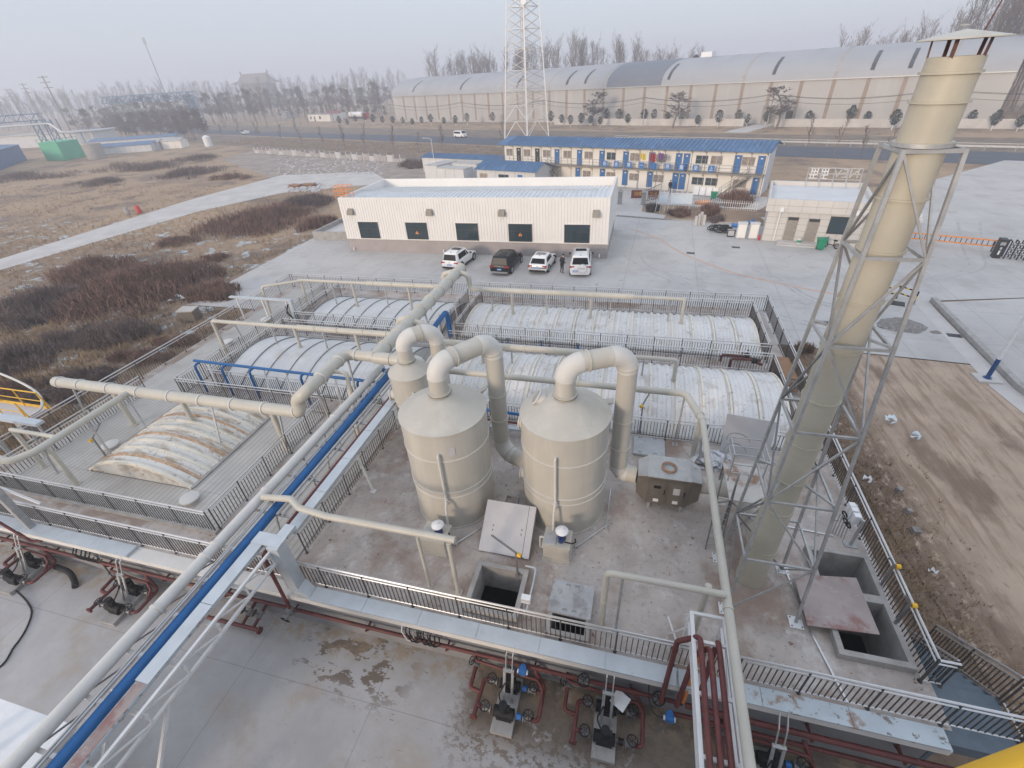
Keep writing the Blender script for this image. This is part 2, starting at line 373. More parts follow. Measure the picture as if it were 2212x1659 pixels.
def fillet(pts, r, n=7):
    pts = [Vector(p) for p in pts]; out = [pts[0]]
    for i in range(1, len(pts) - 1):
        a_, b_, c_ = pts[i - 1], pts[i], pts[i + 1]; d1 = (a_ - b_); d2 = (c_ - b_)
        rr = r[i - 1] if isinstance(r, (list, tuple)) else r
        ang = d1.angle(d2); t = min(rr / math.tan(ang / 2) if ang < 3.1 else 0, d1.length * .49, d2.length * .49)
        if t < 1e-4: out.append(b_); continue
        p = b_ + d1.normalized() * t; q = b_ + d2.normalized() * t; R = t * math.tan(ang / 2)
        bis = (d1.normalized() + d2.normalized()).normalized(); cc = b_ + bis * (R / math.sin(ang / 2))
        u = (p - cc); v_ = (q - cc); th = u.angle(v_)
        for k in range(n + 1):
            f = k / n; out.append(cc + (u * math.sin((1 - f) * th) + v_ * math.sin(f * th)) / math.sin(th))
    out.append(pts[-1]); return out
def text(name, s, size, mat, parent, mtx, depth=.01):
    cu = bpy.data.curves.new(name, 'FONT'); cu.body = s; cu.size = size; cu.align_x = 'CENTER'; cu.align_y = 'CENTER'; cu.extrude = depth
    o = bpy.data.objects.new(name, cu); C.objects.link(o)
    me = bpy.data.meshes.new_from_object(o.evaluated_get(bpy.context.evaluated_depsgraph_get()))
    C.objects.unlink(o); bpy.data.objects.remove(o)
    r = parent
    while r.parent: r = r.parent
    me.transform(ROOT_INV.get(r.name, Matrix.Identity(4)) @ mtx); me.materials.clear(); me.materials.append(mat)
    ob = bpy.data.objects.new(name, me); C.objects.link(ob); ob.parent = parent; return ob
def frame(o, x, y):
    x = Vector(x).normalized(); y = Vector(y); y = (y - x * x.dot(y)).normalized(); z = x.cross(y)
    return Matrix(((x.x, y.x, z.x, o[0]), (x.y, y.y, z.y, o[1]), (x.z, y.z, z.z, o[2]), (0, 0, 0, 1)))
# ------------------------------------------------------------------ the ground, roads and pavements
def sheet(name, pts, z, mat):
    return struct(name, MB().poly([(p[0], p[1], z) for p in pts]), mat)
struct("ground", MB().quad((-3000, -120, -.05), (3000, -120, -.05), (3000, 3500, -.05), (-3000, 3500, -.05)), m_ground)
HU = Vector((.915, -.404, 0)); HN = Vector((.404, .915, 0))       # along and across the highway
HP = Vector((-54, 141, 0))
def hwy(a_, b_): q = HP + HU * a_ + HN * b_; return (q.x, q.y)
sheet("verge", [hwy(-160, -22), hwy(60, -30), hwy(60, -2), hwy(-160, -2)], -.034, m_verge)
sheet("verge_far", [hwy(-260, 13), hwy(260, 13), hwy(260, 34), hwy(-260, 34)], -.034, m_verge)
sheet("road", [hwy(-420, 0), hwy(260, 0), hwy(260, 14), hwy(-420, 14)], -.012, m_road)
sheet("rubble_ground", [at(545, 325)[:2], at(1000, 360)[:2], at(860, 410)[:2], at(590, 385)[:2], at(480, 345)[:2]], -.03, m_rubble)
sheet("path", [(-71.5, 10), (-70.4, 34.7), (-68.6, 61.6), (-63.2, 75), (-50, 82), at(850, 398)[:2], (-56, 96), (-76.9, 93.4), (-78.4, 70), (-75.7, 38), (-75.4, 10)], -.022, m_path)
sheet("yard_pavement", [(-60, -25), (7.6, -25), (7.6, 6.42), (-29.5, 6.42), (-60, 9)], -.008, m_yard)
LOT = [(-38.2, 29.3), (9.8, 29.3), (20.2, 28.4), (21.3, 37.7), (30, 39.6), (60, 52), (72, 90), (56, 97.5), (20, 63), (14, 61), (14.3, 57.5), (3, 59.5), (-2.8, 61.0), (-3.2, 68), (-6.5, 62), (-38.8, 50)]
sheet("parking_pavement", LOT, .0, m_lot)
sheet("dirt_track", [(10.0, 29.2), (20.1, 28.3), (21.2, 22), (24, 5), (26, -12), (14, -12), (11.6, 5), (10.6, 14), (9.8, 24)], -.014, m_dirt)
sheet("side_road", [(21.75, 37.5), (34, 40.5), (60, 46), (60, 0), (25, 0), (21.5, 20), (20.75, 26)], .004, m_lot)
sheet("gutter_pavement", [(20.25, 37.6), (21.2, 37.6), (20.4, 26), (22.5, 6), (21.3, 6), (19.35, 26)], .006, m_path)
struct("kerb", MB().loft([[(x, y, -.03), (x + .34, y, -.03), (x + .34, y, .3), (x, y, .3)] for x, y in ((21.35, 37.7), (20.42, 26), (22.6, 6), (24.5, -8))]), m_conc)
struct("kerb_front", MB().loft([[(x, y, -.03), (x + .02, y + .22, -.03), (x + .02, y + .22, .13), (x, y, .13)] for x, y in ((-2.6, 60.9), (3, 59.4), (14.2, 57.3))]), m_conc)
mb = MB()
line = [(-.9, 55.5), (1.9, 52.5), (3.8, 48.6), (5.5, 45.7), (8.5, 42.2), (11.1, 40.5), (13.5, 39.1), (15.8, 38.1), (19, 37.2)]
def strip(mb, pts, wd, z):
    pts = [Vector((p[0], p[1], z)) for p in pts]; o = len(mb.v)
    for i, p in enumerate(pts):
        d = (pts[min(i + 1, len(pts) - 1)] - pts[max(i - 1, 0)]).normalized(); n_ = Vector((-d.y, d.x, 0)) * wd / 2
        mb.v += [p + n_, p - n_]
    for i in range(len(pts) - 1): mb.f.append((o + 2 * i, o + 2 * i + 1, o + 2 * i + 3, o + 2 * i + 2))
def curve(pts, n=6):
    pts = [Vector((*p[:2], p[2] if len(p) > 2 else 0)) for p in pts]; out = []
    for i in range(len(pts) - 1):
        p0 = pts[max(i - 1, 0)]; p1 = pts[i]; p2 = pts[i + 1]; p3 = pts[min(i + 2, len(pts) - 1)]
        for k in range(n):
            t = k / n; out.append(.5 * ((2 * p1) + (p2 - p0) * t + (2 * p0 - 5 * p1 + 4 * p2 - p3) * t * t + (3 * p1 - p0 - 3 * p2 + p3) * t ** 3))
    out.append(pts[-1]); return out
strip(mb, curve(line), .16, .008); struct("road_marking", mb, m_hazard)
sheet("office_pavement", [(-2.9, 61.2), (3, 59.7), (3.4, 61.6), (.4, 63.5), (.6, 67.6), (14.5, 64.6), (18, 71), (-8, 82), (-6, 70)], -.006, m_path)
mb = MB(); skn = 0
for pts in ([(3, 41), (5, 38), (9, 34), (13, 32)], [(3.3, 41.3), (5.3, 38.4), (9.3, 34.5), (13.5, 32.4)], [(-1, 46), (2, 41), (7, 37.3), (13, 36.5)], [(5, 44), (9, 41.5), (14, 40.5), (22, 42)],
            [(10, 44), (12, 40), (13.5, 36.5), (18, 33.5)], [(10.4, 44.2), (12.4, 40.2), (14, 36.8), (18.5, 33.9)], [(22, 42), (27, 45), (29, 50), (33, 60)], [(22.5, 41.5), (28, 45), (30.4, 50), (35, 60)], [(0.5, 47), (1.5, 43), (5, 40), (8, 39)]):
    skn += 1; strip(mb, curve(pts), .22, .0012 + .0004 * skn)
struct("road_marking_tyres", mb, m_skid)

# ------------------------------------------------------------------ the treatment block: deck, walls, ledge
DZ = 2.0
XL, XR, YF, YB = -26.95, 8.3, 6.6, 30.15
holes = [(-3.83, -2.45, 7.0, 8.35), (-1.34, -.36, 6.85, 7.9), (6.38, 7.85, 7.95, 9.55), (6.38, 7.85, 9.8, 11.1)]
blk = thing("treatment_tank_block", "long raised concrete tank block with grey walls and a weathered deck", "tank block", (-9, 18, 0))
xs = sorted({XL, XR} | {h[0] for h in holes} | {h[1] for h in holes}); ys = sorted({YF, YB} | {h[2] for h in holes} | {h[3] for h in holes})
mb = MB()
for i in range(len(xs) - 1):
    for j in range(len(ys) - 1):
        cx, cy = (xs[i] + xs[i + 1]) / 2, (ys[j] + ys[j + 1]) / 2
        if any(h[0] < cx < h[1] and h[2] < cy < h[3] for h in holes): continue
        mb.quad((xs[i], ys[j], DZ), (xs[i + 1], ys[j], DZ), (xs[i + 1], ys[j + 1], DZ), (xs[i], ys[j + 1], DZ))
part("deck", mb, m_deck, blk)
mb = MB().box(XL + .1, XR - .1, 6.42, 6.6, -.1, 1.8); mb.box(XL + .1, XL + .3, 6.6, YB - .1, -.1, 1.97); mb.box(XR - .3, XR - .1, 6.6, YB - .1, -.1, 1.97); mb.box(XL + .3, XR - .3, YB - .3, YB - .1, -.1, 1.97)
part("wall", mb, m_wallg, blk)
part("ledge", MB().box(XL, XR - .2, 6.14, 6.597, 1.80, 2.008), m_ledge, blk)
fl = MB()
fl.box(-25.9, -13.95, 7.85, 9.3, 2.01, 2.05); fl.box(-25.9, -22.2, 9.31, 14.85, 2.01, 2.048); fl.box(-16.5, -13.95, 9.31, 14.85, 2.01, 2.049); fl.box(-22.19, -16.51, 14.2, 14.85, 2.01, 2.047)
fl.box(-26.2, -22.9, 14.86, 29.5, 2.01, 2.046); fl.box(-13.7, -10.2, 7.0, 21.9, 2.01, 2.045)
part("floor_sheet", fl, m_tread, blk)
mb = MB().box(-25.6, -13.8, 7.62, 7.84, 2.0, 2.12)
part("floor_edging", mb, m_conc, blk)

def pit(name, label, h, wt, zk, water, div=None):
    t = thing(name, label, "pit", ((h[0] + h[1]) / 2, (h[2] + h[3]) / 2, DZ))
    x0, x1, y0, y1 = h; mb = MB(); e = wt
    mb.box(x0 - e, x1 + e, y0 - e, y0, .4, DZ + zk); mb.box(x0 - e, x1 + e, y1, y1 + e, .4, DZ + zk + .002)
    mb.box(x0 - e, x0, y0, y1, .4, DZ + zk + .001); mb.box(x1, x1 + e, y0, y1, .4, DZ + zk - .001)
    if div: mb.box(x0, x1, div[0], div[1], .4, DZ + zk - .004)
    part("kerb_wall", mb, m_conc, t)
    part("water", MB().quad((x0, y0, water), (x1, y0, water), (x1, y1, water), (x0, y1, water)), m_water, t)
    return t
pit("sump_pit", "open square concrete sump full of dark water beside the leaning lid", holes[0], .15, .22, 1.1)
pit("sump_pit", "low concrete sump half hidden by its grey slab cover", holes[1], .13, .16, 1.0)
pit("sump_pit", "long double concrete pit at the deck corner by the stairs", (6.38, 7.85, 7.95, 11.1), .15, .24, .5, (9.55, 9.8))
t = thing("slab_cover", "grey concrete slab cover pulled halfway off the low sump", "pit cover", (-.85, 7.8, DZ))
part("slab", MB().bx((-.85, 7.82, DZ + .21), (1.26, 1.05, .08), R_(-1)), m_slab, t)
for x in (-1.0, -.72): part("lifting_loop", MB().tube(fillet([(x - .05, 7.42, DZ + .24), (x - .05, 7.42, DZ + .31), (x + .05, 7.42, DZ + .31), (x + .05, 7.42, DZ + .24)], .03), .01, 6), m_galvd, t)
for x in (-1.0, -.72): part("lifting_loop", MB().tube(fillet([(x - .05, 8.22, DZ + .24), (x - .05, 8.22, DZ + .31), (x + .05, 8.22, DZ + .31), (x + .05, 8.22, DZ + .24)], .03), .01, 6), m_galvd, t)
t = thing("slab_cover", "flat grey hatch slab lying by the fence behind the brown steel case", "pit cover", (1.37, 15.4, DZ))
part("slab", MB().box(.73, 2.0, 14.75, 15.85, DZ + .02, DZ + .12), m_slab, t)
for x, y in ((1.0, 14.85), (1.6, 14.85), (1.0, 15.75), (1.6, 15.75)): part("lifting_loop", MB().tube(fillet([(x - .05, y, DZ + .11), (x - .05, y, DZ + .18), (x + .05, y, DZ + .18), (x + .05, y, DZ + .11)], .03), .01, 6), m_galvd, t)
t = thing("pit_lid", "square pale panel lid leaning between the two big tanks", "lid", (-3.3, 9.2, DZ))
d = Vector((0, 1.38, .93)).normalized(); u = Vector((1, 0, 0)); n_ = u.cross(d)
def panel(o, u, d, w_, l_, th):
    o = Vector(o); n_ = u.cross(d) * th
    return [o, o + u * w_, o + u * w_ + d * l_, o + d * l_, o + n_, o + u * w_ + n_, o + u * w_ + d * l_ + n_, o + d * l_ + n_]
BF = [(0, 3, 2, 1), (4, 5, 6, 7), (0, 1, 5, 4), (1, 2, 6, 5), (2, 3, 7, 6), (3, 0, 4, 7)]
part("panel", MB().add(panel((-4.17, 9.0, DZ + .03), u, d, 1.74, 1.7, .05), BF), m_lid, t)
mb = MB()
for k in (.35, 1.35): 
    for s in (.4, .55): mb.add(panel(Vector((-4.17, 9.0, DZ + .03)) + u * k + d * (s + .3) + u.cross(d) * .05, u, d, .03, .05, .004), BF)
mb.add(panel(Vector((-4.17, 9.0, DZ + .03)) + u * 1.5 + u.cross(d) * .05, u, d, .012, 1.69, .003), BF)
part("slot", mb, m_darkw, t)
part("rim", MB().add(panel(Vector((-4.2, 9.0, DZ + .0)) - u.cross(d) * .02, u, d, 1.80, 1.74, .05), BF), m_box, t)
t = thing("pit_lid", "rust stained steel plate laid askew across the double pit", "lid", (6.4, 9.2, DZ + .26))
a1 = Vector((5.61, 8.4, 2.27)); a2 = Vector((7.35, 8.5, 2.33)); a3 = Vector((7.32, 10.2, 2.34)); a4 = Vector((5.6, 10.0, 2.28)); up = Vector((0, 0, .03))
part("plate", MB().add([a1, a2, a3, a4, a1 + up, a2 + up, a3 + up, a4 + up], BF), m_rustlid, t)
t = thing("drain_box", "small open rust lined box drain between the two tanks", "drain", (-3.6, 11.3, DZ))
mb = MB().box(-3.85, -3.35, 11.1, 11.14, 2, 2.12); mb.box(-3.85, -3.35, 11.5, 11.54, 2, 2.12); mb.box(-3.85, -3.81, 11.14, 11.5, 2, 2.121); mb.box(-3.39, -3.35, 11.14, 11.5, 2, 2.119)
part("frame", mb, m_galv, t); part("bottom", MB().box(-3.81, -3.39, 11.14, 11.5, 2.0, 2.02), m_rustlid, t)
# round vents on the floor sheets
for x, y, lb in ((-16.0, 8.75, "round beige floor vent near the corner of the front left railing"), (-22.5, 10.7, "round beige floor vent under the yellow winch arm"), (-24.6, 20.3, "round beige floor vent on the left walkway"), (-24.3, 23.6, "round beige floor vent near the far left railing")):
    t = thing("floor_vent", lb, "vent", (x, y, DZ + .045))
    part("body", MB().cyl((0, 0), .3, 0, .2, 20), m_tread, t, local=True); part("lid", MB().lathe([(.0, .2), (.36, .2), (.36, .25), (.3, .28), (0, .29)], n=20), m_frpw, t, local=True)

# ------------------------------------------------------------------ railings
def railing(label, pts, h=1.1, z=DZ, sp=.135, ends=(1, 1), group="stainless railings on the tank block", bay=1.5):
    pts = [Vector((*p[:2], p[2] if len(p) > 2 else z)) for p in pts]
    t = thing("railing", label, "railing", pts[0], group=group); H = Vector((0, 0, 1))
    mb = MB()
    mb.tube([p + H * h for p in pts], .032, 6); part("handrail", mb, m_inox, t)
    part("upper_rail", MB().tube([p + H * (h - .16) for p in pts], .022, 6), m_inox, t)
    part("bottom_rail", MB().tube([p + H * .1 for p in pts], .02, 6), m_inox, t)
    for i in range(len(pts) - 1):
        a_, b_ = pts[i], pts[i + 1]; L = (b_ - a_).length; n = max(1, round(L / bay))
        for k in range(n + (1 if i == len(pts) - 2 else 0)):
            p = a_.lerp(b_, k / n); q = MB().tube([p, p + H * h], .026, 6); q.lathe([(.0, 0), (.055, 0), (.055, .02), (0, .02)], p, 8)
            part("post", q, m_balu, t)
        for k in range(n):
            p = a_.lerp(b_, k / n); q = a_.lerp(b_, (k + 1) / n); m = max(2, round((q - p).length / sp)); mb = MB()
            for j in range(1, m):
                s = p.lerp(q, j / m); mb.tube([s + H * .1, s + H * (h - .16)], .0155, 4, cap=False)
            part("baluster_panel", mb, m_balu, t)
    return t
railing("long front railing of the deck above the zinc cable trays", [(-26.75, 6.68), (9.6, 6.68)])
railing("outermost left railing beside the brown field", [(-26.75, 6.8), (-26.75, 29.85)])
railing("far railing of the block facing the parked cars", [(-26.6, 29.88), (8.35, 29.88)])
railing("right railing of the block beside the dirt track", [(8.4, 29.7), (8.05, 7.66)])
railing("railing in front of the aged cream vault", [(-25.0, 7.74), (-13.9, 7.74)])
railing("railing between the aged cream vault and the pipe rack", [(-13.86, 7.9), (-13.82, 14.85)])
railing("inner left railing along the left walkway", [(-25.05, 7.9), (-25.0, 14.8)])
railing("railing behind the aged cream vault, below the blue branch pipes", [(-22.8, 15.0), (-13.83, 15.0)])
railing("left side railing of the middle left vault", [(-22.8, 15.15), (-22.8, 28.6)])
railing("front railing right at the middle left vault", [(-21.65, 16.05), (-11.4, 15.95)])
railing("back railing of the middle left vault under the beige header", [(-21.65, 22.3), (-11.2, 22.3)])
railing("short left railing of the middle left vault", [(-21.68, 16.2), (-21.68, 22.2)])
railing("front railing of the far left vault", [(-21.6, 23.4), (-11.2, 23.36)])
railing("left railing of the far left vault", [(-21.55, 23.55), (-21.55, 28.7)])
railing("right railing of the far left vault beside the central aisle", [(-11.17, 23.5), (-11.17, 28.7)])
railing("front railing of the far right vault", [(-10.15, 23.3), (7.35, 23.3)])
railing("left railing of the far right vault beside the central aisle", [(-10.15, 23.45), (-10.15, 28.7)])
railing("back railing of the far right vault", [(-10.15, 28.8), (7.35, 28.8)])
railing("right railing of the far right vault", [(7.35, 28.7), (7.3, 23.45)])
railing("back railing of the near right vault with blue valves behind it", [(-10.15, 22.3), (7.27, 22.3)])
railing("right railing of the near right vault beside the timber steps", [(7.27, 22.2), (7.2, 16.2)])
railing("railing between the near right vault and the tank deck", [(-8.9, 15.95), (6.7, 15.97)])
railing("railing between the pipe rack and the big tanks", [(-10.0, 7.67), (-9.9, 14.5)])

# ------------------------------------------------------------------ vaulted covers
def arc(cx, a_, zb, zc, n=18):
    s = zc - zb; R = (a_ * a_ + s * s) / (2 * s); th = math.asin(a_ / R)
    return [(cx + R * math.sin(-th + 2 * th * k / n), zc - R + R * math.cos(-th + 2 * th * k / n)) for k in range(n + 1)]
def vault(label, x0, x1, yc, half, zb, zc, mat, ribm, pitch, sub, along='x', ribs=None, alt=None, rw=.10, rh=.06, wave=.05):
    t = thing("vault_cover", label, "tank cover", ((x0 + x1) / 2, yc, zb) if along == 'x' else (yc, (x0 + x1) / 2, zb))
    A = arc(yc, half, zb, zc); V = (lambda l, y, z: (l, y, z)) if along == 'x' else (lambda l, y, z: (y, l, z))
    mb = MB(); n = int((x1 - x0) / (pitch / sub)); k = len(A); o = 0; rows = []
    for i in range(n + 1):
        for f, dz in ((0, 0), (.38, 0), (.5, wave), (.88, wave)):
            if i == n and f > 0: break
            l = x0 + (x1 - x0) * (i + f) / n; rows.append([V(l, yc + (y - yc) * (1 + dz / half), z + dz) for y, z in A])
    for r in rows: mb.v += [Vector(p) for p in r]
    for i in range(len(rows) - 1):
        for j in range(k - 1): mb.f.append((i * k + j, (i + 1) * k + j, (i + 1) * k + j + 1, i * k + j + 1))
    o = len(mb.v); mb.v += [Vector(p) for p in rows[0]]; mb.f.append(tuple(range(o, o + k)))
    o = len(mb.v); mb.v += [Vector(p) for p in rows[-1]]; mb.f.append(tuple(reversed(range(o, o + k))))
    part("shell", mb, mat, t)
    i = 0; l = x0 + .02
    while l < x1 + .01:
        m = MB(); rings = []
        for y, z in A:
            dy = (y - yc) / half * .5; nn = Vector((0, dy, 1)).normalized()
            rings.append([V(l - rw / 2, y, z - .01), V(l + rw / 2, y, z - .01), V(l + rw / 2 * .8, y + nn.y * rh, z + nn.z * rh + .03), V(l - rw / 2 * .8, y + nn.y * rh, z + nn.z * rh + .03)])
        m.loft(rings); part("rib", m, alt if (alt and i % 3 == 1) else ribm, t); i += 1; l += (x1 - x0 - .04) / max(1, round((x1 - x0) / pitch))
    for e0, e1 in ((yc - half - .13, yc - half + .02), (yc + half - .02, yc + half + .13)):
        part("edge_trim", MB().box(x0, x1, e0, e1, zb - .02, zb + .1) if along == 'x' else MB().box(e0, e1, x0, x1, zb - .02, zb + .1), m_conc, t)
    return t
vault("aged cream vaulted cover with rusty ribs at the front left", 9.35, 14.1, -19.35, 2.75, 2.03, 2.88, m_covo, m_rib, .46, 1, 'y', alt=m_ribr, rw=.13, rh=.07)
vault("plain white vaulted cover of the middle left tank behind the blue pipe", -21.45, -11.3, 19.1, 2.85, 2.0, 2.9, m_covl, m_ribg, 1.27, 4, rw=.055, rh=.03, wave=.012)
vault("plain white vaulted cover of the far left tank", -21.4, -11.3, 26.05, 2.4, 2.0, 2.45, m_covl, m_ribg, 1.27, 4, rw=.055, rh=.03, wave=.012)
vault("dirt flecked white vaulted cover of the near right tank, widest of all", -10.0, 7.0, 19.1, 2.9, 2.0, 3.08, m_cov, m_rib, 1.17, 3, rw=.10, rh=.08)
vault("dirt flecked white vaulted cover of the far right tank", -9.95, 7.1, 26.05, 2.45, 2.0, 2.65, m_cov, m_rib, 1.17, 3, rw=.10, rh=.08)

# ------------------------------------------------------------------ pipes
def collar_at(pts, s):
    acc = 0
    for i in range(len(pts) - 1):
        L = (pts[i + 1] - pts[i]).length
        if acc + L >= s: return pts[i].lerp(pts[i + 1], (s - acc) / L), (pts[i + 1] - pts[i]).normalized()
        acc += L
    return pts[-1], (pts[-1] - pts[-2]).normalized()
def pipe(name, label, cat, segs, collars=(), posts=(), droppers=(), group=None, mat=m_frp, cm=None, pm=m_galv, n=16):
    """segs: list of (points, radius, fillet). collars: (seg index, distance). posts: ((x,y,z0),(x,y,z1)). droppers: ((x,y,z0), z1, r)"""
    t = thing(name, label, cat, (segs[0][0][0][0], segs[0][0][0][1], segs[0][0][0][2]), group=group)
    paths = []
    for i, (pts, r, fr) in enumerate(segs):
        p = fillet(pts, fr) if fr else [Vector(q) for q in pts]; paths.append(p)
        part("pipe_run", MB().tube(p, r, n), mat, t)
    for i, s in collars:
        p, d = collar_at(paths[i], s); r = segs[i][1] if not isinstance(segs[i][1], (list, tuple)) else segs[i][1][0]
        part("collar", MB().tube([p - d * .03, p + d * .03], r * 1.13 + .006, n), cm or mat, t)
    for p, q in posts:
        mb = MB().bar(p, q, .07); mb.bx((p[0], p[1], p[2] + .01), (.2, .2, .02)); part("support_post", mb, pm, t)
    for p, z1, r in droppers:
        mb = MB().tube([p, (p[0], p[1], z1)], r, 12); mb.lathe([(0, 0), (r * 1.7, 0), (r * 1.7, .05), (0, .05)], Vector(p) + Vector((0, 0, .0)), 12); mb.tube([(p[0], p[1], p[2] + .55), (p[0], p[1], p[2] + .62)], r * 1.12, 12)
        part("drop_pipe", mb, mat, t)
    return t
HG = "beige odour extraction pipes over the tank rows"
pipe("vent_header", "thick beige main header climbing away over the central aisle", "pipe", [([(-10.75, 27.0, 5.2), (-10.75, 15.4, 5.25)], .31, 0)],
     [(0, s) for s in (.1, 1.1, 2.5, 3.9, 5.3, 6.6, 8.0, 9.4, 10.6)], [((-10.35, 20.6, 2), (-10.6, 20.6, 4.95)), ((-10.45, 24.6, 2), (-10.6, 24.6, 4.95)), ((-10.4, 17.2, 2), (-10.6, 17.2, 4.95))], group=HG)
pipe("vent_pipe", "beige header over the far right vault with three drops", "pipe",
     [([(-10.5, 26.0, 5.25), (-9.95, 26.0, 5.1), (-9.95, 26.0, 4.2), (-8.9, 26.0, 4.2), (.2, 26.0, 4.2)], [.16] * 1 and .165, .34), ([(.1, 26, 4.2), (3.05, 26, 4.2), (3.05, 26, 2.75)], .095, .12)],
     [(0, s) for s in (1.9, 3.2, 5.2, 7.1, 9.1, 11)], [((-8.6, 26.15, 2.55), (-8.6, 26.15, 4.05)), ((-5.0, 26.15, 2.55), (-5.0, 26.15, 4.05)), ((-1.1, 26.15, 2.55), (-1.1, 26.15, 4.05)), ((2.3, 26.15, 2.55), (2.3, 26.15, 4.1))],
     [((-7.2, 26.0, 2.66), 4.15, .085), ((-2.26, 26.0, 2.66), 4.15, .085), ((3.05, 26, 2.66), 2.8, .09)], group=HG)
pipe("vent_pipe", "beige header over the far left vault ending by the railing corner", "pipe",
     [([(-10.95, 26.1, 5.25), (-11.7, 26.1, 5.1), (-11.7, 26.1, 4.2), (-12.6, 26.1, 4.2), (-17.4, 26.1, 4.2)], .165, .34), ([(-17.3, 26.1, 4.2), (-22.75, 26.1, 4.2)], .10, 0), ([(-22.3, 26.1, 4.2), (-24.8, 24.75, 4.15), (-24.85, 24.7, 2.05)], .095, .2)],
     [(0, s) for s in (2.2, 3.6, 5.2, 6.6)], [((-13.0, 26.25, 2.4), (-13, 26.25, 4.05)), ((-16.2, 26.25, 2.4), (-16.2, 26.25, 4.05)), ((-20.3, 26.25, 2.3), (-20.3, 26.25, 4.1))],
     [((-18.55, 26.1, 2.45), 4.15, .085), ((-14.35, 26.1, 2.45), 4.15, .085), ((-22.6, 26.1, 2.05), 4.15, .085)], group=HG)
pipe("vent_pipe", "beige header over the near right vault with a thin right end", "pipe",
     [([(-10.5, 19.05, 5.25), (-9.9, 19.05, 5.1), (-9.9, 19.05, 4.2), (-8.9, 19.05, 4.2), (-1.1, 19.05, 4.2)], .16, .34), ([(-1.15, 19.05, 4.2), (-.9, 19.05, 4.2)], [.16, .095], 0), ([(-1.0, 19.05, 4.2), (2.34, 19.05, 4.2), (2.34, 19.05, 3.15)], .095, .14)],
     [(0, s) for s in (2.0, 3.4, 4.9, 5.6, 6.4, 7.9, 9.4)], [((-8.4, 19.2, 3.0), (-8.4, 19.2, 4.05)), ((-5.5, 19.2, 3.0), (-5.5, 19.2, 4.05)), ((.9, 19.2, 3.0), (.9, 19.2, 4.1))],
     [((-7.0, 19.05, 3.06), 4.15, .085), ((-2.67, 19.05, 3.06), 4.15, .085), ((2.34, 19.05, 3.05), 3.2, .09)], group=HG)
pipe("vent_pipe", "beige header over the middle left vault ending in an elbow at the walkway", "pipe",
     [([(-10.95, 19.4, 5.25), (-11.6, 19.4, 5.1), (-11.6, 19.4, 4.2), (-12.6, 19.4, 4.2), (-18.0, 19.4, 4.2)], .165, .34), ([(-17.9, 19.4, 4.2), (-23.95, 19.4, 4.2), (-23.95, 19.4, 2.05)], .11, .14)],
     [(0, s) for s in (2.2, 3.6, 5.2, 6.6)], [((-16.6, 19.55, 2.8), (-16.6, 19.55, 4.05)), ((-20.0, 19.55, 2.6), (-20.0, 19.55, 4.1)), ((-22.3, 19.55, 2.05), (-22.5, 19.5, 4.1)), ((-13.2, 19.55, 2.8), (-13.2, 19.55, 4.05))],
     [((-18.3, 19.4, 2.88), 4.15, .085), ((-14.4, 19.4, 2.88), 4.15, .09)], group=HG)
pipe("vent_pipe", "thick beige header crossing over the aged cream vault", "pipe",
     [([(-10.75, 15.4, 5.3), (-12.2, 15.4, 5.3), (-12.2, 12.35, 5.3), (-12.75, 12.35, 4.85), (-12.75, 12.35, 4.2), (-14.2, 12.35, 4.2), (-26.6, 12.35, 4.2)], .25, [.4, .4, .3, .35, .3]), ],
     [(0, s) for s in (.9, 1.9, 3.3, 5.6, 7.2, 8.8, 10.5, 12.2, 14.0, 15.8, 17.6, 18.9)],
     [((-14.0, 12.0, 2.05), (-13.9, 12.3, 4.0)), ((-16.9, 11.5, 2.6), (-17.3, 12.2, 4.0)), ((-25.9, 12.2, 2.05), (-25.6, 12.3, 4.0)), ((-11.9, 12.9, 2.05), (-12.2, 13.0, 5.1)), ((-12.0, 15.0, 2.05), (-12.1, 15.3, 5.1)), ((-21.6, 11.9, 2.05), (-22.3, 12.3, 4.0))],
     [((-23.1, 12.35, 2.05), 4.1, .12), ((-19.1, 12.35, 2.86), 4.1, .11), ((-14.3, 12.35, 2.05), 4.1, .12)], group=HG, mat=m_frp, cm=m_frpw)
pipe("vent_pipe", "lower beige branch running toward the front left railing", "pipe",
     [([(-21.9, 12.3, 4.2), (-21.82, 8.2, 4.2), (-22.2, 7.55, 4.2), (-23.2, 7.5, 4.4), (-27, 7.5, 4.4)], .14, .4), ([(-24.5, 9.05, 4.2), (-22.0, 9.05, 4.2)], .085, 0)],
     [(0, .4)], [((-21.6, 10.1, 2.05), (-21.85, 10.2, 4.1)), ((-23.4, 8.9, 2.05), (-23.2, 9.0, 4.15))], [((-21.8, 8.55, 2.05), 4.15, .10), ((-24.4, 9.05, 2.05), 4.2, .085)], group=HG)
pipe("vent_pipe", "beige branch dropping from the side duct beside the pipe rack", "pipe", [([(-12.2, 14.1, 5.2), (-11.4, 14.1, 5.2), (-11.4, 13.6, 2.05)], .09, .2)], group=HG)
pipe("rack_pipe", "beige pipe laid along the left edge of the pipe bridge", "pipe", [([(-11.05, 16.2, 4.25), (-11.15, 8.2, 4.25), (-11.3, -3.0, 4.25)], .165, 0)],
     [(0, s) for s in (4, 8.0, 10.2, 10.6, 12.2)], [((-11.0, 10.0, 2.05), (-11.05, 10.0, 4.1)), ((-11.0, 13.0, 2.05), (-11.05, 13.0, 4.1))], group="pipes on the long pipe bridge", mat=m_frpw)
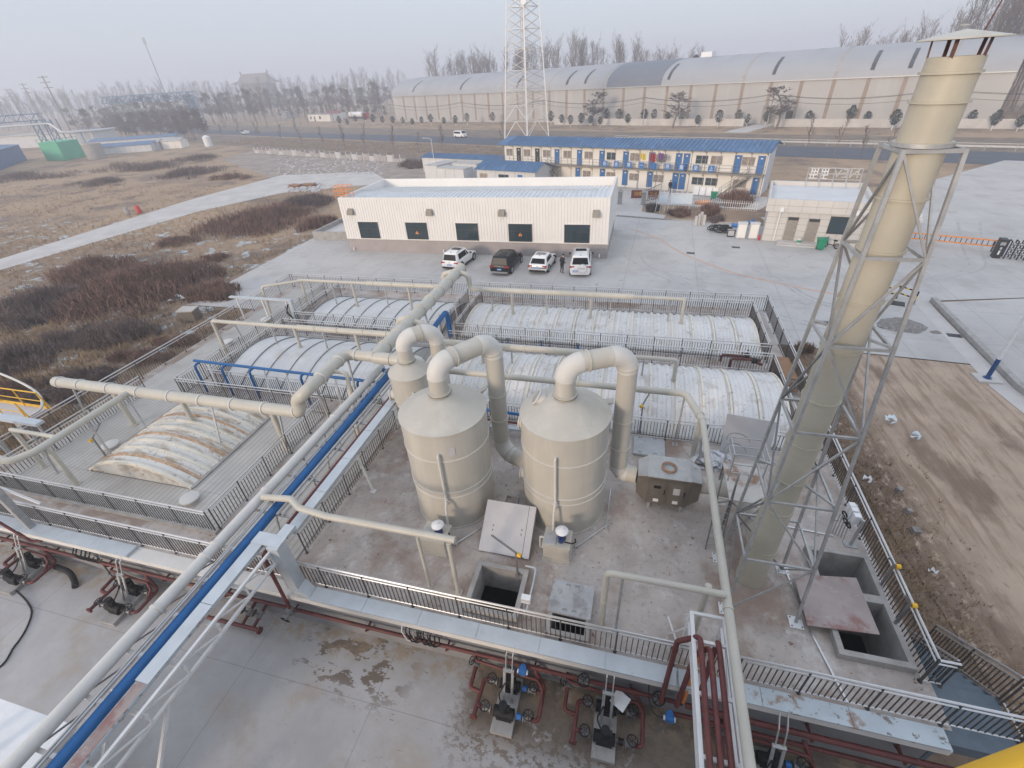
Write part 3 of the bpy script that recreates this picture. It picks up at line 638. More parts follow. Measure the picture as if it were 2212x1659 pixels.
pipe("rack_pipe", "short beige pipe arching off the bridge toward the open sump", "pipe", [([(-10.95, 7.85, 4.4), (-9.75, 7.8, 4.62), (-9.3, 7.55, 4.6), (-8.3, 7.5, 4.5), (-4.15, 7.5, 4.5)], .105, .25)],
     [], [], [((-5.28, 7.4, 2.0), 4.45, .055), ((-4.32, 7.4, 2.0), 4.45, .075)], mat=m_frp)
pipe("vent_pipe", "small beige frame pipe standing behind the front railing on the right", "pipe", [([(.09, 7.37, 2.02), (.09, 7.37, 4.5), (2.95, 7.37, 4.5)], .085, .14)], [(0, 1.2)], [((.5, 7.33, 2.0), (.5, 7.33, 4.45))], [((2.6, 7.6, 2.0), 4.4, .085)])
pipe("vent_pipe", "long beige pipe bending from the near right vault toward the red pipe bridge", "pipe",
     [([(-8.0, 16.3, 4.3), (2.55, 16.25, 4.3), (3.05, 14.6, 4.3)], .14, .35), ([(3.05, 14.7, 4.3), (3.0, 4.3, 4.35), (2.97, -.75, 4.38)], .112, 0)],
     [(0, s) for s in (3, 6.2, 9, 11.9)] + [(1, .1), (1, 7.6)], [((2.43, 15.75, 2.0), (2.5, 16.1, 4.2)), ((3.35, 15.0, 2.0), (3.15, 14.8, 4.2))], [((3.1, 15.15, 2.0), 4.2, .10)], mat=m_frp)
# blue pipes
pipe("blue_pipe", "thick blue pipe running the length of the pipe bridge", "pipe", [([(-10.45, 16.0, 4.2), (-10.48, 8.0, 4.1), (-10.5, -3, 4.05)], .15, 0), ([(-10.45, 15.9, 4.2), (-10.9, 16.0, 4.2), (-11.0, 16.0, 4.2)], .1, .2)], group="pipes on the long pipe bridge", mat=m_blue)
pipe("blue_pipe", "thick blue pipe arching over the central aisle behind the small tank", "pipe", [([(-10.7, 20.6, 3.6), (-10.6, 23.4, 3.85), (-10.6, 23.45, 2.1)], .15, .35)], [], [((-11.0, 22.9, 2.05), (-10.9, 22.9, 3.8))], mat=m_blue)
pipe("blue_pipe", "blue distribution pipe with five down legs behind the aged cream vault", "pipe",
     [([(-22.0, 15.85, 3.75), (-11.0, 15.6, 3.75)], .075, 0)] + [([(x, 15.75, 3.72), (x, 15.45, 3.72), (x + .05, 15.4, 2.1)], .06, .14) for x in (-21.6, -19.9, -18.2, -15.2, -12.1)],
     [(i, 1.2) for i in (1, 2, 3, 4, 5)], [((x, 15.6, 2.05), (x, 15.75, 3.68)) for x in (-21.0, -17.6, -16.3, -13.5)], mat=m_blue, pm=m_white)
pipe("blue_pipe", "blue feed pipe along the front of the near right vault", "pipe", [([(-8.3, 15.35, 3.1), (-2.0, 15.4, 2.9), (-.6, 15.4, 2.85)], .07, 0)], [], [((-6.0, 15.35, 2), (-6.0, 15.35, 2.95))], mat=m_blue)
pipe("red_pipe", "thin red pipe beside the blue feed pipe behind the tanks", "pipe", [([(-8.3, 15.1, 2.75), (-.7, 15.15, 2.6)], .05, 0)], mat=m_red)
for x in (-8.6, -6.7, -4.7, -2.6, -.4): 
    t = thing("blue_valve", "blue gate valve on the line between the two right vaults", "valve", (x, 22.75, 2.05), group="blue valves between the right vaults")
    part("body", MB().tube([(-.14, 0, .18), (.14, 0, .18)], .09, 10).tube([(0, 0, .1), (0, 0, .5)], .05, 8), m_blue, t, local=True); part("handwheel", MB().torus((0, 0, .52), (0, 0, 1), .1, .015, 12, 5), m_black, t, local=True)
for x in (-20.4, -17.9, -15.4, -13.1):
    t = thing("blue_valve", "blue gate valve behind the railing between the two left vaults", "valve", (x, 22.8, 2.05), group="blue valves between the left vaults")
    part("body", MB().tube([(-.14, 0, .18), (.14, 0, .18)], .09, 10).tube([(0, 0, .1), (0, 0, .5)], .05, 8), m_blue, t, local=True); part("handwheel", MB().torus((0, 0, .52), (0, 0, 1), .1, .015, 12, 5), m_black, t, local=True)
pipe("blue_pipe", "low blue line between the two right vaults", "pipe", [([(-9.8, 22.75, 2.2), (.6, 22.75, 2.2)], .08, 0)], mat=m_dblue)
t = thing("red_valve_set", "red pipes and dark valves at the end of the aisle by the timber steps", "valve set", (6.2, 22.7, 2))
part("pipe_run", MB().tube(fillet([(5.0, 22.9, 2.1), (5.0, 22.9, 2.5), (5.9, 22.9, 2.5), (6.9, 22.9, 2.3)], .12), .07, 10).tube(fillet([(5.4, 22.45, 2.0), (5.4, 22.45, 2.55), (6.3, 22.5, 2.55), (6.9, 22.5, 2.3)], .12), .07, 10), m_red, t)
part("valve", MB().sphere((6.2, 22.9, 2.55), .16, 10).sphere((6.5, 22.5, 2.5), .16, 10).tube([(6.2, 22.9, 2.6), (6.2, 22.9, 2.9)], .04, 6), m_black, t)
t = thing("timber_steps", "brown timber step platform standing in the right aisle", "steps", (7.85, 21.5, 2))
part("top", MB().box(7.5, 8.12, 20.75, 22.8, 2.62, 2.68), m_wood, t)
for k, z in enumerate((2.42, 2.22)): part("tread", MB().box(7.55, 8.1, 20.5 - .18 * k, 20.75 - .18 * k, z, z + .05), m_wood, t)
for x, y in ((7.56, 20.8), (8.06, 20.8), (7.56, 22.7), (8.06, 22.7)): part("leg", MB().bar((x, y, 2.0), (x, y, 2.62), .07), m_wood, t)
part("side_panel", MB().box(7.5, 7.53, 20.8, 22.75, 2.05, 2.62), m_wood, t)
# ------------------------------------------------------------------ scrubber tanks and their ducts
def scrubber(label, cx, cy, R, zt, zn, rn, hoops, dose=None, eyes=()):
    t = thing("scrubber_tank", label, "tank", (cx, cy, DZ)); c = (cx, cy, 0)
    part("shell", MB().lathe([(R + .03, DZ), (R + .03, DZ + .05), (R, DZ + .06), (R, zt), (R + .03, zt), (R + .03, zt + .04)], c, 48), m_tank, t)
    part("cone_roof", MB().lathe([(R + .028, zt + .042), (R * .97, zt + .07), (rn + .06, zn - .1), (rn, zn - .08), (rn, zn), (0, zn)], c, 48), m_tank, t)
    for z in hoops: part("hoop", MB().lathe([(R - .005, z - .02), (R + .022, z - .015), (R + .022, z + .015), (R - .005, z + .02)], c, 48), m_frpw, t)
    part("flange", MB().lathe([(rn * .9, zn), (rn * 1.16, zn), (rn * 1.16, zn + .05), (rn * .9, zn + .05)], c, 28), m_frp, t)
    part("gasket", MB().lathe([(rn * .9, zn - .012), (rn * 1.18, zn - .012), (rn * 1.18, zn), (rn * .9, zn)], c, 28), m_darkw, t)
    for az_, z, r in eyes:
        d = Vector((math.cos(az_), math.sin(az_), 0)); p = Vector((cx, cy, z)) + d * (R - .03)
        q = part("manhole", MB().tube([p, p + d * .16], r, 20).tube([p + d * .16, p + d * .2], r * 1.18, 20), m_frpw, t)
    if dose:
        az_, z0, z1 = dose; d = Vector((math.cos(az_), math.sin(az_), 0)); p = Vector((cx, cy, 0)) + d * (R + .1); q = Vector((cx, cy, 0)) + d * (R - .05); H = Vector((0, 0, 1))
        part("riser_pipe", MB().tube(fillet([q + H * z1, p + H * z1, p + H * (z0 + .9), p + H * (z0 + .75) + d * .2, p + H * z0 + d * .35], .06), .042, 10).tube([p + H * (z0 + .86), p + H * (z0 + .98)], .07, 10), m_frpw, t)
        for zz in (z1 - 1.3, z1 - 2.2): part("pipe_clip", MB().bx(Vector((cx, cy, zz)) + d * (R + .06), (.1, .1, .04)), m_frp, t)
    return t
t = scrubber("big left beige scrubber tank with a conical roof", -5.68, 11.1, 1.44, 6.25, 6.98, .33, (3.56, 3.8, 5.22), (R_(-78), 2.65, 5.55), [(R_(150), 5.2, .28), (R_(165), 3.4, .22)])
part("data_plate", MB().bx((-4.98, 9.835, 5.6), (.22, .012, .3), R_(29)), m_lid, t)
t = scrubber("big right beige scrubber tank beside the brown steel case", -1.68, 11.65, 1.44, 6.25, 6.98, .33, (3.5, 3.75, 5.2), (R_(-92), 2.75, 5.6), [(R_(165), 5.4, .28), (R_(175), 3.2, .22)])
d = Vector((-.72, -.05, .45)).normalized(); p = Vector((-2.5, 11.75, 6.62))
part("roof_manhole", MB().tube([p - d * .1, p + d * .12], .24, 20).tube([p + d * .12, p + d * .16], .29, 20), m_frpw, t); part("manhole_lid", MB().tube([p + d * .161, p + d * .17], .23, 20), m_galv, t)
scrubber("small beige scrubber tank behind the big left one", -8.55, 14.3, .82, 5.45, 6.0, .31, (2.8, 4.1), (R_(-60), 3.6, 4.9), [(R_(200), 4.4, .2), (R_(215), 3.0, .2)])
def duct(label, pts, r, fr, cols, brackets=()):
    t = thing("exhaust_duct", label, "duct", pts[0]); P_ = fillet(pts, fr, 12)
    part("duct_run", MB().tube(P_, r, 28), m_tank, t)
    # frosted elbows: a thin outer skin over the bends
    for s in cols:
        p, d = collar_at(P_, s); part("collar", MB().tube([p - d * .025, p + d * .025], r * 1.07 + .012, 28), m_frp, t)
    for i in range(1, len(pts) - 1):
        q = Vector(pts[i]); k = [p for p in P_ if (p - q).length < fr * 1.02 + .02]
        if len(k) > 2: part("elbow", MB().tube(k, r + .012, 28), m_frpw, t)
    for a_, b_ in brackets:
        part("bracket", MB().loft([[Vector(a_) + Vector((0, 0, h_)) for h_ in (0,)] + [Vector(a_) + Vector((0, .3, 0)), Vector(a_) + Vector((0, .3, -.02)), Vector(a_) + Vector((0, 0, -.25))], [Vector(b_), Vector(b_) + Vector((0, .3, 0)), Vector(b_) + Vector((0, .3, -.02)), Vector(b_) + Vector((0, 0, -.02))]]), m_frp, t)
    return t
duct("tall beige duct looping from the big left tank down to the right tank", [(-5.68, 11.1, 7.03), (-5.68, 11.1, 8.0), (-4.35, 12.95, 8.0), (-4.35, 12.95, 3.0), (-2.9, 12.35, 3.0)], .315, .62, (1.45, 3.2, 5.0, 6.1, 7.9), [((-4.9, 12.15, 6.2), (-4.6, 12.6, 6.2)), ((-4.9, 12.15, 4.6), (-4.6, 12.6, 4.6))])
duct("tall beige duct looping from the big right tank down to the brown steel case", [(-1.68, 11.65, 7.03), (-1.68, 11.65, 8.05), (.15, 12.65, 8.05), (.15, 12.65, 3.05), (.85, 12.55, 3.05)], .315, .62, (1.5, 3.1, 5.2, 6.4, 7.6), [((-.75, 12.3, 6.2), (-.2, 12.5, 6.2)), ((-.75, 12.3, 4.4), (-.2, 12.5, 4.4))])
duct("short beige duct looping over the top of the small tank", [(-8.55, 14.3, 6.05), (-8.55, 14.3, 7.0), (-7.55, 15.25, 7.0), (-7.55, 15.25, 3.4), (-6.6, 12.3, 3.2)], .31, .6, (1.5, 3.0))
duct("beige inlet duct between the side header and the small tank", [(-10.75, 15.4, 5.25), (-8.5, 15.35, 5.25), (-8.5, 14.9, 4.9)], .27, .3, (.8, 1.6))
def pump_box(label, cx, cy):
    t = thing("dosing_box", label, "pump box", (cx, cy, DZ))
    part("case", MB().box(cx - .42, cx + .42, cy - .35, cy + .35, DZ + .04, DZ + .74), m_tank, t); part("base", MB().box(cx - .46, cx + .46, cy - .39, cy + .39, DZ, DZ + .06), m_tank, t)
    part("rim", MB().box(cx - .45, cx + .45, cy - .38, cy + .38, DZ + .70, DZ + .745), m_tank, t); part("hatch", MB().box(cx - .40, cx - .03, cy - .30, cy + .12, DZ + .746, DZ + .775), m_slab, t)
    part("motor", MB().tube([(cx + .14, cy + .0, DZ + .74), (cx + .14, cy, DZ + 1.08)], .13, 16).tube([(cx + .14, cy - .08, DZ + .88), (cx + .14, cy - .24, DZ + .88)], .09, 12), m_motor, t)
    part("rain_cap", MB().lathe([(.05, .09), (.21, 0), (.21, -.03), (0, -.03)], (cx + .14, cy, DZ + 1.14), 20).tube([(cx + .14, cy, DZ + 1.2), (cx + .14, cy, DZ + 1.26)], .05, 10), m_whitep, t)
    part("cable", MB().tube(fillet([(cx + .25, cy - .2, DZ + .86), (cx + .5, cy - .22, DZ + .86), (cx + .62, cy - .2, DZ + .95), (cx + .58, cy - .16, DZ + 1.05)], .06), .025, 8), m_rubber, t)
    part("side_pipe", MB().tube(fillet([(cx - .42, cy, DZ + .66), (cx - .58, cy, DZ + .66), (cx - .58, cy - .05, DZ + .2), (cx - .42, cy - .05, DZ + .2)], .05), .035, 8), m_frpw, t)
    return t
pump_box("beige dosing box with a navy motor under the beam pipe, by the left tank", -5.6, 8.9)
pump_box("beige dosing box with a navy motor at the foot of the right tank", -1.55, 9.5)
t = thing("conduit", "thin galvanised conduit bracketed across the deck right of the right tank", "conduit", (-.3, 11.2, DZ))
part("tube", MB().tube([(-1.0, 9.75, 2.08), (-.05, 10.85, 2.1), (-.02, 12.6, 2.1)], .022, 8), m_inox, t); part("clamp", MB().bx((-.05, 10.8, 2.05), (.1, .14, .1)).bx((-.95, 9.85, 2.05), (.1, .14, .1)), m_galv, t)
t = thing("conduit", "thin galvanised conduit across the deck in front of the left tank", "conduit", (-4.8, 9.3, DZ))
part("tube", MB().tube([(-5.05, 9.0, 2.08), (-4.25, 10.0, 2.09)], .022, 8), m_inox, t); part("clamp", MB().bx((-4.98, 9.08, 2.05), (.1, .14, .1)), m_galv, t)
# brown treatment case
t = thing("treatment_case", "brown steel gas treatment case with a grey top, right of the tanks", "steel case", (1.95, 12.5, DZ))
part("body", MB().box(1.2, 2.6, 12.0, 13.05, 2.32, 3.6), m_box, t)
for s, x0, x1 in ((-1, 1.2, .86), (1, 2.6, 2.98)):
    part("end_cone", MB().loft([[(x0, 12.02, 2.35), (x0, 13.03, 2.35), (x0, 13.03, 3.59), (x0, 12.02, 3.59)], [(x1, 12.12, 2.62), (x1, 12.9, 2.62), (x1, 12.9, 3.45), (x1, 12.12, 3.45)]]), m_box, t)
    part("end_top", MB().loft([[(x0, 12.0, 3.6), (x0, 13.05, 3.6), (x0, 13.05, 3.625), (x0, 12.0, 3.625)], [(x1, 12.1, 3.455), (x1, 12.92, 3.455), (x1, 12.92, 3.48), (x1, 12.1, 3.48)]]), m_boxt, t)
part("top_sheet", MB().box(1.18, 2.62, 11.97, 13.08, 3.603, 3.635), m_boxt, t)
for x in (1.28, 1.93):
    q = part("door", MB().box(x, x + .56, 11.955, 11.999, 2.42, 3.5), m_box, t); part("door_fold", MB().box(x + .06, x + .5, 11.93, 11.954, 2.5, 3.45), m_box, q)
    part("handle", MB().box(x + .50, x + .53, 11.90, 11.93, 2.9, 3.1), m_black, q); part("notice", MB().box(x + .18, x + .36, 11.92, 11.929, 2.5, 2.64), m_whitep, q)
part("display", MB().box(1.42, 1.66, 11.92, 11.929, 3.15, 3.28), m_black, t); part("data_plate", MB().box(2.08, 2.3, 11.92, 11.929, 2.95, 3.25), m_lid, t)
for x, y in ((1.35, 12.1), (2.45, 12.1), (1.35, 12.95), (2.45, 12.95)): part("foot", MB().box(x - .05, x + .05, y - .05, y + .05, 2.0, 2.32), m_galv, t)
t = thing("hose_coil", "loose coil of tan hose lying on the brown steel case", "hose", (1.9, 12.55, 3.64))
mb = MB()
for k in range(5): mb.torus((1.9 + U(-.03, .03), 12.52 + U(-.03, .03), 3.66 + .01 * k), (U(-.05, .05), U(-.05, .05), 1), .24 + U(-.025, .025), .014, 28, 6)
part("coil", mb, m_copper, t)
duct("cream duct from the brown steel case round to the chimney foot", [(2.98, 12.5, 3.05), (4.55, 12.45, 3.05), (4.5, 9.95, 3.05)], .30, .45, (.4, 2.3))
t = thing("exhaust_fan", "navy fan motor beside the cream duct under the rusty platform", "fan", (4.95, 12.2, DZ))
part("motor", MB().tube([(4.8, 12.1, 3.2), (5.2, 12.1, 3.2)], .2, 16), m_motor, t); part("stand", MB().box(4.8, 5.2, 11.95, 12.25, 2, 3.0), m_galv, t)
# ------------------------------------------------------------------ chimney and lattice tower
CX, CY = 4.42, 9.85
t = thing("chimney_stack", "tall cream fibreglass chimney stack with a conical rain cap", "chimney", (CX, CY, DZ))
part("shell", MB().lathe([(.40, 2.0), (.385, 3.2), (.385, 5.2), (.372, 5.3), (.372, 11.5), (.36, 15.2), (.33, 15.2), (.33, 11)], (CX, CY, 0), 40), m_chim, t)
for z in (2.65, 3.6, 5.25, 6.4, 7.6, 8.9, 10.2, 11.3, 12.3, 13.2, 14.05, 14.62, 15.0): part("flange_ring", MB().lathe([(.36, z - .02), (.40, z - .018), (.40, z + .018), (.36, z + .02)], (CX, CY, 0), 40), m_chim, t)
for k in range(5):
    a_ = R_(20 + 72 * k); p = Vector((CX + .345 * math.cos(a_), CY + .345 * math.sin(a_), 15.12)); part("cap_strut", MB().bar(p, p + Vector((.02 * math.cos(a_), .02 * math.sin(a_), .32)), .02, .05, (-math.sin(a_), math.cos(a_), 0)), m_rustred, t)
part("rain_cap", MB().lathe([(.0, 15.53), (.57, 15.42), (.57, 15.405), (0, 15.50)], (CX, CY, 0), 40), m_frp, t)
part("spike", MB().tube([(CX + .22, CY + .0, 15.5), (CX + .3, CY + .0, 15.95)], .011, 6), m_rustred, t)
t = thing("lattice_frame", "galvanised lattice frame holding up the cream chimney", "steel frame", (4.5, 9.47, DZ))
def leg(sx, sy, z):
    f = (z - 2) / 11.96; return Vector((4.5 * (1 - f) + 4.46 * f + sx * (.93 * (1 - f) + .42 * f), 9.47 * (1 - f) + 9.93 * f + sy * (.87 * (1 - f) + .45 * f), z))
LV = [2.0, 4.2, 6.3, 8.4, 10.5, 12.25, 13.96]; CS = [(-1, -1), (1, -1), (1, 1), (-1, 1)]
for s in CS:
    part("leg", MB().bar(leg(*s, 2), leg(*s, 13.99), .065), m_galv, t); p = leg(*s, 2)
    q = part("base_plate", MB().bx((p.x, p.y, 2.015), (.36, .36, .024)), m_whitep, t); part("bolt", MB().cyl((p.x - .13, p.y - .13), .02, 2.027, 2.06, 6).cyl((p.x + .13, p.y - .13), .02, 2.027, 2.06, 6).cyl((p.x + .13, p.y + .13), .02, 2.027, 2.06, 6).cyl((p.x - .13, p.y + .13), .02, 2.027, 2.06, 6), m_galvd, q)
for i, z in enumerate(LV[1:]):
    for k in range(4): part("tie_beam", MB().bar(leg(*CS[k], z), leg(*CS[(k + 1) % 4], z), .05, .06), m_galv, t)
for i in range(6):
    for k in range(4):
        a_, b_ = CS[k], CS[(k + 1) % 4]
        if (i + k) % 2: a_, b_ = b_, a_
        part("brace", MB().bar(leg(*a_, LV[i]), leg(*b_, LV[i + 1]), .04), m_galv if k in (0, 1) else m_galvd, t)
part("top_collar", MB().lathe([(.38, 14.0), (.43, 14.0), (.43, 14.06), (.38, 14.06)], (CX, CY, 0), 32), m_galv, t)
for z in (6.35, 10.5):
    q = MB()
    for s in CS:
        p = leg(*s, z + .05); q.bar(p, (CX + s[0] * .3, CY + s[1] * .3, z + .05), .05)
    part("guide_arm", q, m_galv, t)
# sampling platform
t = thing("sampling_platform", "rust spotted sampling platform with ladder and guard rails by the chimney", "platform", (4.0, 11.6, DZ))
PZ = 4.15
part("floor_plate", MB().box(3.55, 4.62, 10.9, 12.65, PZ - .04, PZ), m_rustdeck, t)
for x, y in ((3.6, 10.95), (4.57, 10.95), (3.6, 12.6), (4.57, 12.6)): part("leg", MB().bar((x, y, 2), (x, y, PZ - .04), .06), m_galvd, t)
for a_, b_ in (((3.6, 10.95, 2.1), (4.57, 10.95, PZ - .1)), ((3.6, 12.6, 2.1), (3.6, 10.95, PZ - .1)), ((4.57, 10.95, 3.2), (3.6, 10.95, PZ - .1)), ((4.57, 10.95, 2.1), (4.57, 12.6, PZ - .1))): part("brace", MB().bar(a_, b_, .045), m_galv, t)
for x, y in ((3.6, 12.6), (4.57, 12.6), (3.6, 11.75), (4.57, 10.95), (4.57, 11.75), (3.6, 10.95)): part("post", MB().bar((x, y, PZ), (x, y, PZ + 1.1), .035), m_galv, t)
for z in (PZ + .38, PZ + .74, PZ + 1.1):
    part("guard_rail", MB().bar((4.57, 10.95, z), (4.57, 12.6, z), .03).bar((3.6, 12.6, z), (4.57, 12.6, z), .03).bar((3.6, 11.75, z), (3.6, 12.6, z), .03).bar((3.6, 11.72, z), (4.57, 11.72, z), .03) if z < PZ + 1 else MB().bar((4.57, 10.95, z), (4.57, 12.6, z), .03).bar((3.6, 12.6, z), (4.57, 12.6, z), .03).bar((3.6, 11.75, z), (3.6, 12.6, z), .03), m_galv, t)
for x in (3.2, 3.62): part("ladder_stile", MB().bar((x, 10.62, 2), (x, 11.0, PZ + 1.0), .04), m_galvd, t)
for k in range(8): part("rung", MB().bar((3.2, 10.64 + .045 * k, 2.28 + .26 * k), (3.62, 10.64 + .045 * k, 2.28 + .26 * k), .025), m_galv, t)
for z in (PZ + .5, PZ + .95):
    part("cage_hoop", MB().tube([(3.85 + .34 * math.cos(a_), 12.65 + .38 * math.sin(a_), z) for a_ in [R_(q * 18) for q in range(0, 11)]], .016, 6), m_galvd, t)
t = thing("wall_panel", "big pale grey panel standing against the railing of the near right vault", "panel", (5.0, 15.4, DZ))
part("sheet", MB().add(panel((4.15, 15.5, 2.0), Vector((1, -.14, 0)).normalized(), Vector((0, .18, 1)).normalized(), 1.75, 1.85, -.04), BF), m_lid, t)
t = thing("plastic_film", "crumpled translucent plastic film heaped at the foot of the panel", "plastic sheet", (3.95, 14.9, DZ))
mb = MB()
for k in range(70):
    c = Vector((3.95 + random.gauss(0, .32), 14.9 + random.gauss(0, .28), 2.02 + abs(random.gauss(0, .1)))); a_ = U(0, 6.28); d = Vector((math.cos(a_), math.sin(a_), U(-.3, .6))) * U(.1, .25); q = Vector((-d.y, d.x, U(-.1, .2)))
    mb.quad(c - d - q * .5, c + d - q * .4, c + d * .8 + q, c - d * .7 + q * .8)
part("film", mb, m_frost, t)
# zinc trays across the rear of the tank deck
for lb, a_, b_, z, w_ in (("zinc cable tray on the deck behind the brown steel case", (.5, 13.75), (4.4, 13.7), 2.12, .22), ("zinc cable tray crossing behind the two big tanks", (-8.2, 14.9), (-.6, 14.9), 2.55, .25), ("short zinc tray at the back between the two big tanks", (-4.3, 13.6), (-2.6, 13.6), 2.1, .2)):
    t = thing("cable_tray", lb, "cable tray", (a_[0], a_[1], DZ), group="zinc cable trays on the tank deck")
    part("channel", MB().bar((*a_, z), (*b_, z), w_, .12), m_tray, t)
    for k in range(int((b_[0] - a_[0]) / 1.6) + 1): part("foot", MB().box(a_[0] + .2 + 1.5 * k, a_[0] + .25 + 1.5 * k, a_[1] - .09, a_[1] + .09, 2.0, z - .06), m_galv, t)
t = thing("conduit", "galvanised conduit lying along the deck from the frame to the front railing", "conduit", (6.0, 8.0, DZ))
part("tube", MB().bar((5.52, 10.3, 2.03), (5.75, 8.4, 2.03), .05, .04).bar((5.75, 8.4, 2.031), (6.15, 6.7, 2.031), .05, .04), m_inox, t)
t = thing("conduit", "galvanised conduit running across the deck from the chimney frame to the right fence", "conduit", (6.2, 11.9, DZ))
part("tube", MB().bar((5.2, 12.15, 2.03), (7.3, 12.0, 2.03), .05, .04), m_inox, t)
t = thing("junction_stand", "white switch boxes on a galvanised stand with looped black cable by the right fence", "switch stand", (7.75, 11.9, DZ))
part("post", MB().bar((7.75, 11.75, 2), (7.75, 11.75, 3.2), .07).bx((7.75, 11.75, 2.015), (.4, .25, .025)), m_galv, t)
part("cross_bar", MB().bar((7.75, 11.75, 3.1), (7.78, 12.5, 3.1), .07), m_galv, t)
for y in (11.95, 12.2, 12.4): part("switch_box", MB().box(7.55, 7.73, y - .09, y + .09, 2.85, 3.2), m_whitep, t)
for y, z in ((11.9, 2.75), (12.1, 2.7), (12.3, 2.8)): part("cable_loop", MB().torus((7.5, y, z), (.9, .3, .2), .1, .025, 16, 6), m_rubber, t)
for k in range(5): part("conduit_tube", MB().tube([(7.35 + .06 * k, 12.25 - .05 * k, 2.85), (7.3 + .07 * k, 12.1 - .05 * k, 2.05)], .018, 6), m_galv, t)
def winch(label, x, y, z0, h_, ang, reach=.6):
    t = thing("lifting_arm", label, "winch", (x, y, z0)); d = Vector((math.cos(ang), math.sin(ang), 0))
    part("post", MB().bar((x, y, z0), (x, y, z0 + h_), .055).bx((x, y, z0 + .02), (.16, .16, .04)), m_galvd, t)
    part("arm", MB().bar((x, y, z0 + h_), Vector((x, y, z0 + h_ + .35)) + d * reach, .05), m_galvd, t)
    part("winch_drum", MB().tube([Vector((x, y, z0 + h_ - .05)) - d * .05, Vector((x, y, z0 + h_ - .05)) - d * .17], .07, 12), m_yellow, t)
    part("crank", MB().tube([Vector((x, y, z0 + h_ - .1)) - d * .1, Vector((x + .15, y - .05, z0 + h_ - .1)) - d * .1], .012, 6), m_black, t)
winch("yellow winch arm leaning over the open square sump", -2.62, 8.28, DZ + .1, 1.2, R_(165), .85)
winch("yellow winch arm on the front left floor sheets", -21.95, 10.05, DZ + .05, 1.25, R_(95), .6)
winch("yellow winch arm behind the railing of the near right vault", .95, 16.2, DZ + .1, 1.5, R_(60), .5)
winch("yellow roped post at the far end of the double pit", 8.0, 10.2, DZ + .1, 1.1, R_(185), .25)
winch("yellow roped post at the near end of the double pit", 7.92, 9.0, DZ + .1, 1.1, R_(185), .25)
t = thing("junction_stand", "small white box on a stand inside the front railing by the open sump", "switch stand", (-2.1, 7.1, DZ))
part("post", MB().bar((-2.12, 7.08, 2), (-2.12, 7.08, 2.95), .05).bar((-1.98, 7.08, 2), (-1.98, 7.08, 2.95), .05), m_inox, t); part("switch_box", MB().box(-2.18, -1.92, 7.0, 7.16, 2.9, 3.1), m_whitep, t)
part("conduit_tube", MB().tube(fillet([(-2.45, 8.6, 2.25), (-2.1, 8.6, 2.25), (-2.08, 8.2, 2.2), (-2.1, 7.2, 2.15)], .1), .03, 8), m_tray, t)

# ------------------------------------------------------------------ pipe bridge on the left
t = thing("pipe_bridge", "long white steel pipe bridge leaving the block toward the viewer", "pipe bridge", (-10.3, 6.3, 0))
for x, z in ((-9.52, 4.12), (-9.5, 3.62), (-11.3, 4.02), (-11.3, 3.55)): part("chord", MB().bar((x, 6.4, z), (x - .12, -4, z), .075), m_white, t)
for k in range(11):
    y = 6.2 - 1.04 * k
    part("cross_beam", MB().bar((-11.42, y, 3.93), (-9.5, y, 3.93), .085, .09), m_white, t)
    part("web_post", MB().bar((-9.53, y, 3.62), (-9.54, y, 4.12), .045), m_white, t); part("web_brace", MB().bar((-9.53, y, 3.62), (-9.55, y - 1.04, 4.12), .04), m_white, t)
    part("web_brace", MB().bar((-11.32, y, 3.55), (-11.33, y - 1.04, 4.02), .035), m_galvd, t)
for y in (7.6, 9.2, 10.8, 12.4, 14.0): part("cross_beam", MB().bar((-11.3, y, 3.98), (-9.25, y, 3.98), .07), m_galv, t)
for x, y, x1 in ((-9.1, 10.75, -9.35), (-9.35, 14.2, -9.4), (-11.6, 11.5, -11.2), (-11.6, 8.3, -11.2)): part("support_leg", MB().bar((x, y, 2), (x1, y, 3.95), .07).bx((x, y, 2.012), (.2, .2, .02)), m_white if x > -10 else m_galv, t)
for x in (-9.55, -11.2): part("support_leg", MB().bar((x, .6, 0), (x, .6, 3.6), .12).bar((x, .6, 1.2), (x, 2.4, 3.55), .08), m_white, t)
t = thing("cable_tray", "long zinc cable tray above the deck railing on the pipe bridge", "cable tray", (-9.35, 10, 4))
for k in range(5): part("cover_panel", MB().box(-9.53, -9.17, 7.02 + 1.6 * k, 8.6 + 1.6 * k, 4.18, 4.2), m_tray, t)
part("channel", MB().box(-9.51, -9.19, 7.0, 15.0, 4.05, 4.18), m_tray, t)
t = thing("cable_tray", "zinc cable tray of the bridge with a rusted open end toward the viewer", "cable tray", (-10, 3, 4))
for k in range(2): part("cover_panel", MB().box(-10.16, -9.78, 2.5 + 1.92 * k, 4.4 + 1.92 * k, 4.28, 4.3), m_tray, t)
part("channel", MB().box(-10.14, -9.8, -4, 6.3, 4.16, 4.27), m_trayold, t); part("liner", MB().box(-10.12, -9.82, -4, 2.49, 4.271, 4.28), m_rustlid, t)
t = thing("cable_duct", "zinc cable duct dropping from the bridge to the front ledge", "cable duct", (-9.36, 6.4, 2))
part("vertical_duct", MB().box(-9.58, -9.2, 6.22, 6.6, 2.35, 4.3), m_tray, t); part("sloped_foot", MB().loft([[(-9.58, 6.2, 2.35), (-9.2, 6.2, 2.35), (-9.2, 6.62, 2.35), (-9.58, 6.62, 2.35)], [(-9.4, 6.2, 2.1), (-8.85, 6.2, 2.02), (-8.85, 6.55, 2.02), (-9.4, 6.55, 2.1)]]), m_tray, t)
